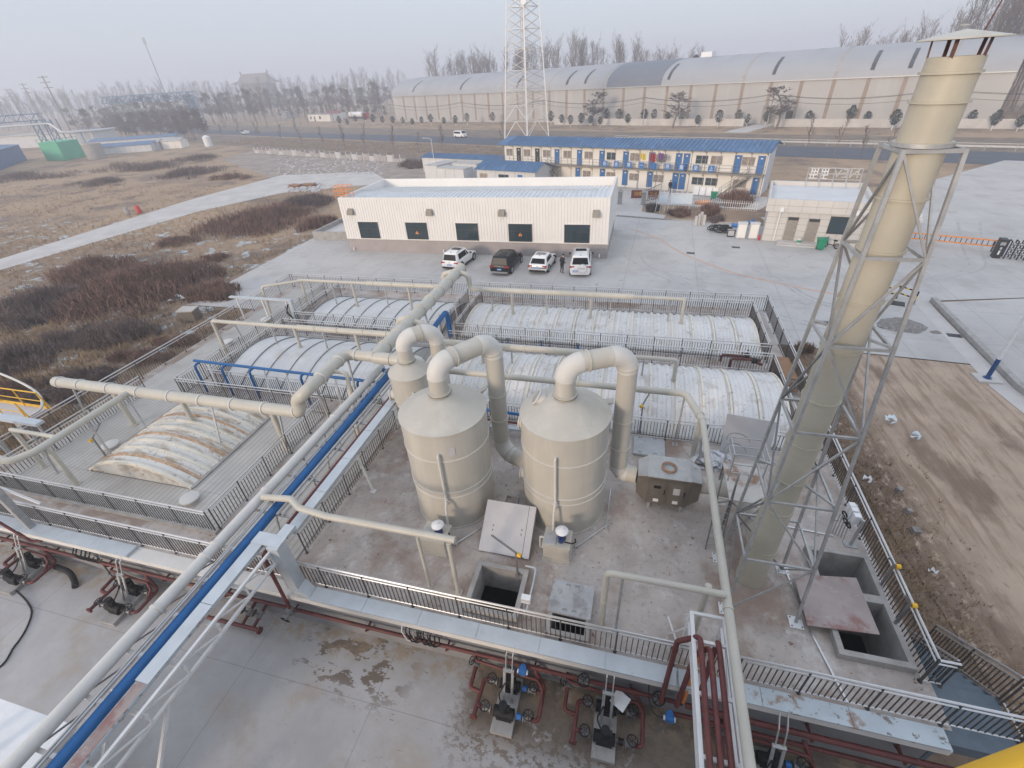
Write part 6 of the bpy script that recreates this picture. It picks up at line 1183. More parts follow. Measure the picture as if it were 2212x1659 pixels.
for lb in (0,):
    sg = part("roof_sign_frame", MB(), m_galv, t); bpy.data.objects.remove(sg)
    mb = MB(); s0, s1, dd = 3.1, 8.0, -8.95
    for z in (4.35, 4.9, 5.45): mb.bar(gf(s0, dd, z), gf(s1, dd, z), .07)
    for k in range(5): s = s0 + (s1 - s0) * k / 4; mb.bar(gf(s, dd, 4.3), gf(s, dd, 5.5), .06); mb.bar(gf(s, dd, 5.1), gf(s, dd + 1.3, 3.73), .05); mb.bar(gf(s, dd, 4.4), gf(s, dd + .05, 3.9), .06)
    sg = part("roof_sign", mb, m_galv, t)
    text("sign_letters", "NEV", 1.25, m_galv, sg, frame(gf(6.65, dd - .1, 4.9), -GU, (0, 0, 1)), .05)
    mb = MB()
    for c0 in (3.3, 4.25): 
        for a_, b_ in (((0, 4.4), (.8, 4.4)), ((0, 4.75), (.8, 4.75)), ((.1, 5.1), (.75, 5.1)), ((.0, 5.4), (.8, 5.4)), ((.15, 4.4), (.15, 5.4)), ((.42, 4.4), (.42, 5.4)), ((.7, 4.75), (.7, 5.4))): mb.bar(gf(c0 + a_[0], dd - .12, a_[1]), gf(c0 + b_[0], dd - .12, b_[1]), .09, .09)
    part("sign_strokes", mb, m_white, sg)
t = thing("paint_bucket", "white and green bucket on the gatehouse step", "bucket", gf(3.3, .7, .2)); p = gf(3.3, .7, .2); part("body", MB().lathe([(0, 0), (.15, 0), (.18, .4), (0, .4)], p, 14), m_whitep, t); part("label_band", MB().lathe([(.16, .08), (.185, .08), (.19, .3), (.16, .3)], p, 14), m_green, t)
def bike(label, s, d, ang):
    t = thing("electric_bike", label, "bicycle", gf(s, d, 0)); p = gf(s, d, 0); u = GU * math.cos(ang) - GN * math.sin(ang); H = Vector((0, 0, 1)); wx = u.cross(H)
    for k in (-.5, .5): q = part("wheel", MB().torus(p + u * k + H * .25, wx, .22, .045, 18, 6), m_rubber, t); part("rim", MB().tube([p + u * k + H * .25 - wx * .03, p + u * k + H * .25 + wx * .03], .13, 12), m_galvd, q)
    part("frame", MB().bar(p + u * -.5 + H * .25, p + u * .3 + H * .35, .06).bar(p + u * .3 + H * .35, p + u * .42 + H * .95, .05).bar(p + u * .5 + H * .25, p + u * .42 + H * .9, .04).bar(p + u * -.2 + H * .3, p + u * -.25 + H * .7, .05), m_black, t); part("seat", MB().bx(p + u * -.27 + H * .75, (.32, .18, .09), math.atan2(u.y, u.x)), m_black, t); part("handlebar", MB().bar(p + u * .42 + H * .98 - wx * .25, p + u * .42 + H * .98 + wx * .25, .035), m_black, t)
bike("small black folding bike parked by the gatehouse wall", 6.0, .9, R_(160)); bike("dark scooter parked at the right end of the gatehouse", 11.95, -1.2, R_(80))
for x, y, lb, r in ((12.85, 36.5, "large round manhole cover on the lot right of the tank block", .55), (12.9, 48.9, "faint round manhole cover before the gatehouse steps", .45)):
    solo("manhole_cover", lb, "manhole", MB().cyl((x, y), r, .004, .012, 28), m_skid)
for x, y, lb in ((5.35, 47.2, "dark square drain grate beside the orange line"), (9.75, 49.35, "dark drain grate on the lot before the gatehouse"), (20.4, 32.1, "grey drain grate beside the long kerb")):
    solo("drain_grate", lb, "drain", MB().bx((x, y, .009), (.75, .5, .012), R_(-8)), m_darkw)
def heap(name, label, cat, x, y, rx, ry, h_, mat, n=26):
    mb = MB(); o = 0; rings = 7
    for i in range(rings):
        f = i / (rings - 1)
        for j in range(n):
            a_ = 2 * math.pi * j / n; k = (1 - f) * (1 + .22 * noise.noise((x + math.cos(a_) * 1.7, y + math.sin(a_) * 1.7, i * .3))); mb.v.append(Vector((x + rx * k * math.cos(a_), y + ry * k * math.sin(a_), h_ * (f ** .8) + (.10 * rx) * noise.noise((j * .9, i * 1.3, x)) - (.02 if i == 0 else 0))))
    for i in range(rings - 1):
        for j in range(n): mb.f.append((i * n + j, i * n + (j + 1) % n, (i + 1) * n + (j + 1) % n, (i + 1) * n + j))
    return solo(name, label, cat, mb, mat)
heap("soil_heap", "low heap of grey soil on the pavement right of the chimney", "soil heap", 17.8, 33.1, 1.5, 1.15, .55, m_soilpile); heap("soil_heap", "tiny spill of grey soil beside the big heap", "soil heap", 19.5, 32.4, .35, .25, .12, m_soilpile)
t = thing("safety_barrier", "yellow and black safety barrier around a hatch on the lot", "barrier", (19, 37.3, 0))
for a_, b_ in (((18.1, 37.4), (19.3, 37.9)), ((19.3, 37.9), (20.0, 36.9))):
    a_, b_ = Vector((*a_, 0)), Vector((*b_, 0)); H = Vector((0, 0, 1))
    for k in range(6):
        for z in (.45, .95): part("rail", MB().tube([a_.lerp(b_, k / 6) + H * z, a_.lerp(b_, (k + 1) / 6) + H * z], .05, 8), (m_yellow, m_black)[k % 2], t)
    for p in (a_, b_):
        for k in range(3): part("post", MB().tube([p + H * .33 * k, p + H * .33 * (k + 1)], .055, 8), (m_black, m_yellow)[k % 2], t)
part("hatch", MB().bx((19.0, 36.9, .03), (.9, .8, .03), R_(-20)), m_darkw, t)
t = thing("barrier_boom", "orange striped fence boom across the entrance", "barrier", (25.5, 51.8, 0)); a_ = Vector((24.6, 52.1, 0)); b_ = Vector((31.2, 49.7, 0)); H = Vector((0, 0, 1))
for z in (1.0, .5): part("rail", MB().bar(a_ + H * z, b_ + H * z, .1, .1), m_orange, t)
for k in range(20): p = a_.lerp(b_, k / 19); part("slat", MB().bar(p + H * .5, p + H * 1.0, .04), m_darkw, t)
part("foot", MB().bar(b_ - (b_ - a_) * .04, b_ - (b_ - a_) * .04 + H * .9, .08), m_darkw, t); part("motor_cabinet", MB().box(24.0, 24.5, 52.0, 52.4, 0, 1.1), m_black, t)
t = thing("sliding_gate", "dark folding electric gate at the right edge", "gate", (31, 48, 0)); u = Vector((4.0, -1.1, 0)).normalized(); g0 = Vector((30.5, 48.3, 0)); nn = Vector((-u.y, u.x, 0))
part("control_head", MB().bx(g0 + H * .8, (.5, .7, 1.6), math.atan2(u.y, u.x)), m_darkw, t); part("display_panel", MB().bx(g0 - nn * .36 + H * 1.25, (.34, .03, .25), math.atan2(u.y, u.x)), m_galv, t); text("panel_mark", "8", .3, m_whitep, t, frame(g0 - nn * .385 + H * .85, u, (0, 0, 1)), .004); part("panel_bar", MB().bx(g0 - nn * .38 + H * .5, (.12, .02, .35), math.atan2(u.y, u.x)), m_whitep, t)
for k in range(10):
    p = g0 + u * (.5 + .42 * k); part("gate_frame", MB().bar(p - nn * .3, p - nn * .3 + H * 1.5, .07).bar(p + nn * .3, p + nn * .3 + H * 1.5, .07).bar(p - nn * .3 + H * 1.5, p + nn * .3 + H * 1.5, .07), m_darkw, t)
    for z in (.35, .75, 1.15): part("lattice_bar", MB().bar(p - nn * .3 + H * z, p + u * .42 - nn * .3 + H * (z + .28), .05).bar(p - nn * .3 + H * (z + .28), p + u * .42 - nn * .3 + H * z, .05), m_darkw, t); part("lattice_boss", MB().sphere(p + u * .21 - nn * .33 + H * (z + .14), .09, 8), m_rim, t)
# ------------------------------------------------------------------ huts and containers behind the workshop
def hut(name, label, cat, P, u, L, D, h, rise, wallm, roofm, ribs=True, windows=(), over=.3):
    """a mono or duo pitched hut: P front left corner, u along the front, D deep"""
    P = Vector((*P, 0)); u = Vector((*u, 0)).normalized(); n_ = Vector((-u.y, u.x, 0)); H = Vector((0, 0, 1)); t = thing(name, label, cat, P)
    q = lambda s, d, z: P + u * s + n_ * d + H * z
    part("wall", MB().loft([[q(0, 0, 0), q(L, 0, 0), q(L, D, 0), q(0, D, 0)], [q(0, 0, h), q(L, 0, h), q(L, D, h), q(0, D, h)]]), wallm, t)
    if rise: part("gable", MB().loft([[q(.01, .02, h), q(.01, D / 2, h + rise * .97), q(.01, D - .02, h)], [q(L - .01, .02, h), q(L - .01, D / 2, h + rise * .97), q(L - .01, D - .02, h)]]), wallm, t)
    mb = MB(); o = over; zz = h + .01
    rg = lambda s: [q(s, -o, zz - .04), q(s, D / 2, zz + rise), q(s, D + o, zz - .04), q(s, D + o, zz + .02), q(s, D / 2, zz + rise + .07), q(s, -o, zz + .02)] if rise else [q(s, -o, zz), q(s, D + o, zz), q(s, D + o, zz + .1), q(s, -o, zz + .1)]
    mb.loft([rg(-o), rg(L + o)])
    if ribs and rise:
        for k in range(int(L / .6) + 1): mb.bar(q(.6 * k, -o, zz + .05), q(.6 * k, D / 2, zz + rise + .1), .07, .06)
    part("roof", mb, roofm, t)
    for s0, s1, z0, z1, m_ in windows: part("window" if z0 > .3 else "door", MB().loft([[q(s0, -.03, z0), q(s1, -.03, z0), q(s1, .02, z0), q(s0, .02, z0)], [q(s0, -.03, z1), q(s1, -.03, z1), q(s1, .02, z1), q(s0, .02, z1)]]), m_, t)
    for s in [L * k / max(1, int(L / 1.8)) for k in range(int(L / 1.8) + 1)]: part("wall_seam", MB().bar(q(s, -.012, 0), q(s, -.012, h), .05), m_galv, t)
    return t
hut("site_hut", "small pale hut with a blue roof and glazed end behind the white workshop", "hut", (-27.3, 80.6), (11.2, -3.9), 11.6, 5.4, 2.6, 1.0, m_prefabs, m_roofb, windows=((.6, 2.2, .9, 2.0, m_curtain), (4.5, 6.5, .9, 2.0, m_glass), (8.3, 9.2, 0, 2.1, m_door)))
hut("site_hut", "long low pale hut with a flat looking blue roof behind the containers", "hut", (-43.6, 95.0), (18.7, -6.4), 20, 4.5, 2.7, .45, m_prefabs, m_roofb, windows=((8, 9.5, .9, 1.9, m_curtain),))
for P, L, D, h, lb in (((-39.2, 85.8), 3.2, 5.8, 2.5, "dull white container at the left end of the huts"), ((-35.4, 82.3), 6.2, 2.6, 2.55, "long white container in front of the huts, nearest the workshop"), ((-34.9, 88.5), 6.0, 2.5, 2.4, "pale container between the lamp and the long hut")):
    t = hut("site_container", lb, "container", P, (.94, -.33), L, D, h, 0, m_prefabs, m_wh, False, over=.03)
t = thing("air_conditioner", "small white air conditioner unit on the end of the long low hut", "air conditioner", (-27, 90.0, 2.2)); part("case", MB().bx((-27, 88.9, 2.1), (.8, .35, .6), R_(-19)), m_whitep, t); part("fan_grille", MB().bx((-26.95, 88.7, 2.1), (.45, .02, .45), R_(-19)), m_galvd, t)
# ------------------------------------------------------------------ the long vaulted warehouse
WU = Vector((-.91, .415, 0)); WN = Vector((.415, .91, 0)); WO = Vector((78, 145.5, 0)); WL = 216.0
def wp(s, d, z): q = WO + WU * s + WN * d; return Vector((q.x, q.y, z))
t = thing("warehouse", "very long pale arched warehouse with tan strips beyond the highway", "warehouse", WO)
def wrow(s, up=0.):
    pts = []
    for k in range(19):
        th = math.pi * k / 18; d = 20 - 20.4 * math.cos(th); z = 10.4 + 6.9 * math.sin(th) ** .9; pts.append(wp(s, d - .0, z + up))
    return pts
n = 100; mb = MB()
for i in range(n + 1): mb.v += wrow(WL * i / n)
for i in range(n):
    for j in range(18): mb.f.append((i * 19 + j, i * 19 + j + 1, (i + 1) * 19 + j + 1, (i + 1) * 19 + j))
part("roof", mb, m_whroof, t)
mb = MB(); mb.loft([[wp(0, 0, 0), wp(0, 40, 0), wp(0, 40, 10.4), wp(0, 0, 10.4)], [wp(WL, 0, 0), wp(WL, 40, 0), wp(WL, 40, 10.4), wp(WL, 0, 10.4)]]); mb.poly(wrow(0)); mb.poly(wrow(WL)[::-1]); part("wall", mb, m_wh, t)
mb = MB(); o = 0
s0, s1 = 82, 101.5
for i in range(9): mb.v += wrow(s0 + (s1 - s0) * i / 8, .07)[:11]
for i in range(8):
    for j in range(10): mb.f.append((i * 11 + j, i * 11 + j + 1, (i + 1) * 11 + j + 1, (i + 1) * 11 + j))
part("roof_patch", mb, m_whroofd, t)
for i in range(28):
    s = 12 + 7.55 * i
    if s > WL - 2: break
    part("tan_strip", MB().loft([[wp(s - .45, -.05, .8), wp(s + .45, -.05, .8), wp(s + .45, .0, .8), wp(s - .45, 0, .8)], [wp(s - .45, -.05, 10.3), wp(s + .45, -.05, 10.3), wp(s + .45, 0, 10.3), wp(s - .45, 0, 10.3)]]), m_tan, t)
    if 82 < s < 101: continue
    a_, b_ = wrow(s - .45, .06), wrow(s + .45, .06); dark = i % 4 == 1 or i in (2, 14)
    mb = MB(); k0, k1 = (1, 5) if dark else (0, 9)
    for j in range(k0, k1): mb.quad(a_[j], a_[j + 1], b_[j + 1], b_[j])
    part("roof_light", mb, m_skylt if dark else m_conc if i % 3 == 0 else m_whroof, t)
part("eave_gutter", MB().bar(wp(0, -.3, 10.35), wp(WL, -.3, 10.35), .3, .25), m_galv, t)
part("door", MB().loft([[wp(46.5, -.2, 0), wp(50.5, -.2, 0), wp(50.5, 0, 0), wp(46.5, 0, 0)], [wp(46.5, -.2, 4.6), wp(50.5, -.2, 4.6), wp(50.5, 0, 4.6), wp(46.5, 0, 4.6)]]), m_doorg, t)
part("door", MB().loft([[wp(42.5, -.15, 0), wp(44.2, -.15, 0), wp(44.2, 0, 0), wp(42.5, 0, 0)], [wp(42.5, -.15, 3.2), wp(44.2, -.15, 3.2), wp(44.2, 0, 3.2), wp(42.5, 0, 3.2)]]), m_darkw, t)
part("roof_box", MB().loft([[wp(73.5, 17, 16.5), wp(77, 17, 16.5), wp(77, 21, 16.5), wp(73.5, 21, 16.5)], [wp(73.5, 17, 18.6), wp(77, 17, 18.6), wp(77, 21, 18.6), wp(73.5, 21, 18.6)]]), m_whitep, t)
part("roof_vent", MB().sphere(wp(79.3, 19, 17.2), 1.0, 10), m_darkw, t); part("roof_scaffold", MB().bar(wp(13, 18, 17), wp(13.4, 18, 20), .25).bar(wp(12, 18, 17), wp(11.6, 18, 20), .25).bar(wp(13.4, 18, 20), wp(11.6, 18, 20), .3).bx(wp(12.5, 18, 19.3), (1.2, .6, 1.0)), m_galvd, t)
t = thing("boundary_wall", "low whitewashed wall along the foot of the warehouse", "wall", wp(60, -8, 0)); part("wall", MB().loft([[wp(-70, -7.6, 0), wp(-70, -7.3, 0), wp(-70, -7.3, 1.9), wp(-70, -7.6, 1.9)], [wp(45, -7.6, 0), wp(45, -7.3, 0), wp(45, -7.3, 1.9), wp(45, -7.6, 1.9)]]).loft([[wp(53, -7.6, 0), wp(53, -7.3, 0), wp(53, -7.3, 1.9), wp(53, -7.6, 1.9)], [wp(118, -7.6, 0), wp(118, -7.3, 0), wp(118, -7.3, 1.9), wp(118, -7.6, 1.9)]]), m_path, t)
sheet("path_ramp", [wp(46, -.3, 0)[:2], wp(51, -.3, 0)[:2], wp(54, -22, 0)[:2], wp(48, -22, 0)[:2]], -.004, m_path)
t = thing("guard_rail", "long galvanised guard rail along the highway", "guard rail", hwy(60, -1)); 
for a0 in range(-40, 200, 12):
    if a0 < 40: continue
    p, q = Vector((*hwy(a0, 15), 0)), Vector((*hwy(a0 + 12, 15), 0)); H = Vector((0, 0, 1)); part("beam", MB().bar(p + H * .7, q + H * .7, .08, .3).bar(p + H * 1.15, q + H * 1.15, .06, .1), m_galv, t)
    for k in range(3): part("post", MB().bar(p.lerp(q, k / 3), p.lerp(q, k / 3) + H * 1.15, .12), m_galv, t)
# ------------------------------------------------------------------ telecom tower
t = thing("telecom_tower", "white lattice telecom tower rising out of the picture behind the blue roofs", "tower", (-34.3, 151, 0))
TB = [Vector((-40.2, 147.2, 0)), Vector((-33.2, 146.8, 0)), Vector((-28.0, 152.2, 0)), Vector((-35.0, 153.0, 0))]; TC = sum(TB, Vector()) / 4; TH = 60
def tl(k, z): return TC + (TB[k % 4] - TC) * (1 - .68 * min(z, 52) / 52) + Vector((0, 0, z))
for k in range(4): part("leg", MB().bar(tl(k, 0), tl(k, TH), .28), m_white, t)
zl = [0, 4.5, 8.5, 12.2, 16.6, 21.3, 25.6, 30.2, 34.5, 39, 44, 49, 54, 60]
for i in range(len(zl) - 1):
    z0, z1 = zl[i], zl[i + 1]
    for k in range(4):
        part("tie_beam", MB().bar(tl(k, z1), tl(k + 1, z1), .13), m_galv, t)
        if i < 2: m_ = (tl(k, z1) + tl(k + 1, z1)) / 2; part("brace", MB().bar(tl(k, z0), m_, .12).bar(tl(k + 1, z0), m_, .12), m_white, t)
        else:
            zm = (z0 + z1) / 2; part("brace", MB().bar(tl(k, z0), tl(k + 1, zm), .10).bar(tl(k + 1, z0), tl(k, zm), .10).bar(tl(k, zm), tl(k + 1, z1), .10).bar(tl(k + 1, zm), tl(k, z1), .10), m_galv, t)
for dx in (-.5, .0, .5): part("cable_run", MB().bar(TC + Vector((dx - .3, 0, 0)), TC + Vector((dx - .3, 0, TH)), .1), m_galvd, t)
part("drum_antenna", MB().tube([tl(1, 31) + Vector((.3, -.6, 0)), tl(1, 31) + Vector((.3, -1.2, 0))], .7, 16), m_whitep, t)
# ------------------------------------------------------------------ trees
def tree_mesh(seed, h_, levels, spread, r0, n0, up=.75, fine=3):
    rr = random.Random(seed); tr, cr = MB(), MB()
    def seg(mb, p, d, L, r, k):
        pts = [p]; q = p.copy(); dd = d.copy()
        for i in range(k):
            dd = (dd + Vector((rr.gauss(0, .08), rr.gauss(0, .08), .05 * up))).normalized(); q = q + dd * L / k; pts.append(q.copy())
        mb.tube(pts, r, 5 if r > .06 else 3, cap=False, r1=r * .35); return pts
    def grow(p, d, L, r, lv):
        pts = seg(cr, p, d, L, r, 3)
        if lv <= 0: return
        for i in range(n0):
            f = rr.uniform(.25, 1.0); j = min(int(f * 3), 2); q = pts[j].lerp(pts[j + 1], f * 3 - j); a_ = rr.uniform(0, 6.28)
            nd = (d * up + Vector((math.cos(a_), math.sin(a_), rr.uniform(.1, .6))) * spread).normalized(); grow(q, nd, L * rr.uniform(.38, .6), max(r * .5, .03), lv - 1)
    tp = seg(tr, Vector(), Vector((0, 0, 1)), h_ * .92, r0, 8)
    for i in range(fine * 6):
        f = rr.uniform(.25, .98); j = min(int(f * 8), 7); q = tp[j].lerp(tp[j + 1], f * 8 - j); a_ = rr.uniform(0, 6.28)
        grow(q, Vector((math.cos(a_) * spread, math.sin(a_) * spread, up + .2)).normalized(), h_ * rr.uniform(.16, .3) * (1.15 - f * .6), max(r0 * .3 * (1.1 - f), .03), levels)
    return tr, cr
def proto_tree(name, label, seed, h_, levels, spread, r0, n0, up, fine, trm=m_bark, crm=m_twig, group=None):
    tr, cr = tree_mesh(seed, h_, levels, spread, r0, n0, up, fine); t = thing(name, label, "tree", group=group)
    part("trunk", tr, trm, t, local=True); part("crown", cr, crm, t, local=True); return t
GPW = "bare poplars behind the arched warehouse"
pops = [proto_tree("poplar_tree", "tall bare poplar rising behind the arched warehouse roof", 10 + k, 24, 2, .42, .2, 3, .95, 5, group=GPW) for k in range(4)]
used = set()
def place(pl, k, loc, rz, s, label=None, group=None):
    p = pl[k]
    if p.name not in used:
        used.add(p.name); p.location = loc; p.rotation_euler = (0, 0, rz); p.scale = (s, s, s)
        if label: p["label"] = label
        if group: p["group"] = group
        return p
    return dup(p, loc, rz, (s, s, s), label, group)
def rows():
    out = []
    for i in range(130):
        s = -4 + 50 * i / 30 if i < 30 else 98 + 154 * (i - 30) / 100 + U(-1, 1); d = U(47, 80); f = s / 220
        k = 1.05 if s < 14 else (.88 + .07 * math.sin(s * .33) if s < 45 else (.76 if s < 98 else (.9 if s < 125 else 1.14 + .07 * math.sin(s * .21)))); out.append((wp(s, d, 0), k * U(.85, 1.08)))
    return out
for i, (p, s) in enumerate(rows()): place(pops, i % 4, p, U(0, 6.28), s, "tall bare poplar rising behind the arched warehouse roof", GPW)
for i in range(96):
    x = 84 + 2.3 * (i % 28) + U(-1, 1); y = 160 - .35 * (x - 86) + 11 * (i // 28) + U(-3, 3); place(pops, i % 4, (x, y, 0), U(0, 6.28), U(1.0, 1.4), "tall bare poplar in the grove right of the chimney", "bare poplars right of the chimney")
GFW = "hazy bare trees left of the warehouse"
for i in range(70):
    f = i / 70; u = 455 + 395 * f + U(-6, 6); d = U(290, 480); r = ray(u, 220); q = Vector((r.x, r.y, 0)).normalized() * d; place(pops, i % 4, (q.x, q.y, 0), U(0, 6.28), U(.5, .8), "hazy bare tree in the wood left of the warehouse", GFW)
# the far wood, one fading mass
mb = MB(); src = pops[0].children[1].data; fv = []; ff = []; tv = []
for pr in pops[:3]:
    vs = []; fs = []
    for ch in pr.children:
        o = len(vs); vs += [v.co.copy() for v in ch.data.vertices]; fs += [tuple(o + i for i in p.vertices) for p in ch.data.polygons]
    tv.append((vs, fs))
for i in range(330):
    u = -70 + 960 * i / 330 + U(-4, 4); d = U(560, 860); r = ray(u, 225); q = Vector((r.x, r.y, 0)).normalized() * d; s = U(.8, 1.3); a_ = U(0, 6.28); vs, fs = tv[i % 3]; ca, sa = math.cos(a_) * s, math.sin(a_) * s
    mb.add([(q.x + v.x * ca - v.y * sa, q.y + v.x * sa + v.y * ca, v.z * s) for v in vs], fs)
o = bpy.data.objects.new("far_wood", mb.mesh("far_wood", m_twig, None, False)); C.objects.link(o); tag(o, "far grey wood fading into the haze on the left", "wood", kind="stuff")
# rounder bare trees
bt = [proto_tree("bare_tree", "round bare tree against the warehouse wall", 40 + k, 9, 3, 1.1, .18, 4, .45, 6, crm=m_twig) for k in range(2)]
for (u, v), s, lb in (((1282, 272), 1.4, "wide round bare tree left of the middle of the warehouse wall"), ((1453, 276), 1.3, "small round bare tree in the middle of the warehouse wall"), ((1675, 279), 1.4, "round bare tree right of the grey warehouse door")):
    p = at(u, v); place(bt, int(s * 10) % 2, (p.x, p.y, 0), U(0, 6), s, lb).scale = (s * 1.35, s * 1.35, s * .8)
GM = "bare trees between the green shed and the blue gantry"
for i in range(72):
    u = 232 + 222 * (i / 72) + U(-5, 5); p = at(u, U(280, 303)); place(bt, i % 2, (p.x, p.y, 0), U(0, 6.28), U(.75, 1.35), "bare tree in the thicket before the blue gantry", GM)
for i in range(64):
    u = 150 + 720 * (i / 64) + U(-8, 8); r = ray(u, 230); q = Vector((r.x, r.y, 0)).normalized() * U(340, 520); place(bt, i % 2, (q.x, q.y, 0), U(0, 6.28), U(1.4, 2.1), "broad hazy bare tree filling the far wood edge on the left", "broad hazy trees on the left skyline")
for i in range(46):
    u = 468 + 372 * (i / 46) + U(-5, 5); p = at(u, U(243, 258)); place(bt, i % 2, (p.x, p.y, 0), U(0, 6.28), U(.5, 1.0), "low bushy bare tree in the belt along the highway left of the warehouse", "low bare trees along the highway")
# small evergreens with limewashed trunks along the far verge
def evergreen(seed):
    rr = random.Random(seed); t = thing("roadside_evergreen", "small dark evergreen with a limewashed trunk on the far verge", "tree", group="roadside evergreens before the warehouse")
    part("trunk", MB().tube([(0, 0, 0), (.05, 0, 1.3)], .1, 6, cap=False), m_lime, t, local=True); mb = MB()
    part("branch", MB().tube([(.05, 0, 1.3), (0, .05, 3.2)], .07, 5, cap=False), m_bark, t, local=True)
    for i in range(420):
        a_ = rr.uniform(0, 6.28); z = rr.uniform(1.2, 4.3); rad = (1.25 * math.sin(math.pi * (z - 1.0) / 3.5) ** .7 if z < 4.4 else .1) * rr.uniform(.3, 1.05); c = Vector((rad * math.cos(a_), rad * math.sin(a_), z)); d = Vector((rr.gauss(0, 1), rr.gauss(0, 1), rr.gauss(.3, 1))).normalized() * .2; e_ = d.orthogonal() * rr.uniform(.5, .9); mb.quad(c - d, c - e_ * .6, c + d, c + e_ * .6)
    part("crown", mb, m_leaf, t, local=True); return t
evs = [evergreen(k) for k in range(4)]
us = [735, 752, 770, 790, 808, 828, 850, 872, 892, 912, 932, 960, 985, 1010, 1065, 1190, 1213, 1232, 1255, 1275, 1296, 1310, 1336, 1355, 1390, 1412, 1440, 1470, 1505, 1550, 1592, 1612, 1652, 1692, 1742, 1786, 1832, 1868, 1925, 2090, 2140, 2195]
for i, u in enumerate(us):
    p = at(u, 268 + U(-3, 7) + (9 if u > 1880 else 0)); place(evs, i % 4, (p.x, p.y, -.03), U(0, 6.28), U(.7, 1.05))
sap = [proto_tree("sapling", "thin bare sapling on the near verge of the highway", 60 + k, 6.0, 2, .45, .05, 2, .8, 3, group="bare saplings beside the highway") for k in range(2)]
for i, (u, v) in enumerate(((563, 300), (610, 312), (655, 318), (700, 322), (745, 322), (790, 326), (850, 330), (905, 330), (955, 332), (1085, 330), (1745, 330), (1800, 335), (1860, 342), (1905, 352), (1960, 345), (560, 305), (640, 292), (520, 300), (480, 296))):
    p = at(u, v); place(sap, i % 2, (p.x, p.y, -.03), U(0, 6), U(.8, 1.2))
# ------------------------------------------------------------------ vehicles on the road
def van(label, u, v, L=4.2, W=1.7, H=1.95):
    p = at(u, v); t = thing("van", label, "van"); h, w_ = L / 2, W / 2
    pr = [(-h, .35), (h, .35), (h, .95), (h - .35, 1.15), (h - 1.05, H - .03), (-h + .15, H), (-h, H - .35)]
    part("body", MB().loft([[(x, -w_, z) for x, z in pr], [(x, w_, z) for x, z in pr]]), m_carw, t, local=True)
    for s in (-1, 1):
        part("side_window", MB().box(-h + .25, h - 1.3, s * w_ - .012, s * w_ + .012, 1.2, 1.72), m_cglass, t, local=True)
        for x in (-h + .75, h - .75): part("wheel", MB().tube([(x, s * (w_ - .15), .31), (x, s * (w_ + .03), .31)], .31, 14), m_rubber, t, local=True)
    part("windscreen", MB().quad((h - .36, -w_ * .9, 1.19), (h - .36, w_ * .9, 1.19), (h - .98, w_ * .88, H - .1), (h - .98, -w_ * .88, H - .1)).xf(Matrix.Translation((.02, 0, .01))), m_cglass, t, local=True)
    part("head_lamp", MB().bx((h, -w_ * .7, .8), (.06, .35, .18)).bx((h, w_ * .7, .8), (.06, .35, .18)), m_whitep, t, local=True)
    t.location = (p.x, p.y, -.01); t.rotation_euler = (0, 0, math.atan2(-.404, .915)); return t
van("white minivan driving along the highway left of the tower", 995, 297); van("white car far along the highway before the bare trees", 531, 290, 4.4, 1.75, 1.5)
t = thing("tanker_truck", "hazy red and white tanker parked left of the warehouse", "truck", (-128, 236, 0)); p = at(770, 258)
part("tank", MB().tube([p + Vector((-5, 3, 2.4)), p + Vector((6, -2, 2.4))], 1.35, 14), m_whitep, t); part("cab", MB().bx(p + Vector((8.2, -3, 1.7)), (2.4, 2.4, 2.8), R_(-24)), m_mirror_red, t); part("chassis", MB().bar(p + Vector((-6, 3.4, .8)), p + Vector((9, -3.4, .8)), 2.2, .5), m_black, t)
t = thing("tanker_truck", "hazy red tanker behind the white one at the roadside", "truck", (-140, 240, 0)); p = at(722, 256)
part("tank", MB().tube([p + Vector((-5, 3, 2.4)), p + Vector((6, -2, 2.4))], 1.3, 14), m_flagr, t); part("chassis", MB().bar(p + Vector((-6, 3.4, .8)), p + Vector((7, -2.6, .8)), 2.2, .5), m_black, t); part("cab", MB().bx(p + Vector((8.2, -3, 1.7)), (2.4, 2.4, 2.6), R_(-24)), m_whitep, t)
hut("roadside_house", "low white ruin of a roadside house left of the tankers", "house", at(668, 262)[:2], (.9, -.4), 22, 8, 3.4, 0, m_prefab, m_galvd, False, windows=((2, 3.4, 1, 2.4, m_darkw), (6, 7.2, 0, 2.4, m_darkw), (11, 13, 1, 2.5, m_darkw)))
hut("roadside_house", "grey hut with a flat roof far left of the warehouse", "house", at(600, 256)[:2], (.9, -.4), 12, 8, 3.6, 0, m_wh, m_galvd, False)
# power line in front of the warehouse
t = thing("power_line", "sagging black cables on concrete poles before the warehouse", "power line", wp(60, -14, 0)); ps = [-30, 12, 46, 82, 120, 160, 205]
for s in ps: part("pole", MB().tube([wp(s, -11, 0), wp(s, -11, 8.2)], .16, 8), m_conc, t); part("cross_arm", MB().bar(wp(s - .9, -11, 7.8), wp(s + .9, -11, 7.8), .12), m_galvd, t)
for z, d in ((7.9, -11.5), (7.7, -10.6), (6.6, -11)):
    for a_, b_ in zip(ps, ps[1:]): part("cable", MB().tube([wp(a_ + (b_ - a_) * k / 8, d, z - 1.3 * (1 - (k / 4 - 1) ** 2)) for k in range(9)], .055, 4, cap=False), m_darkw, t)
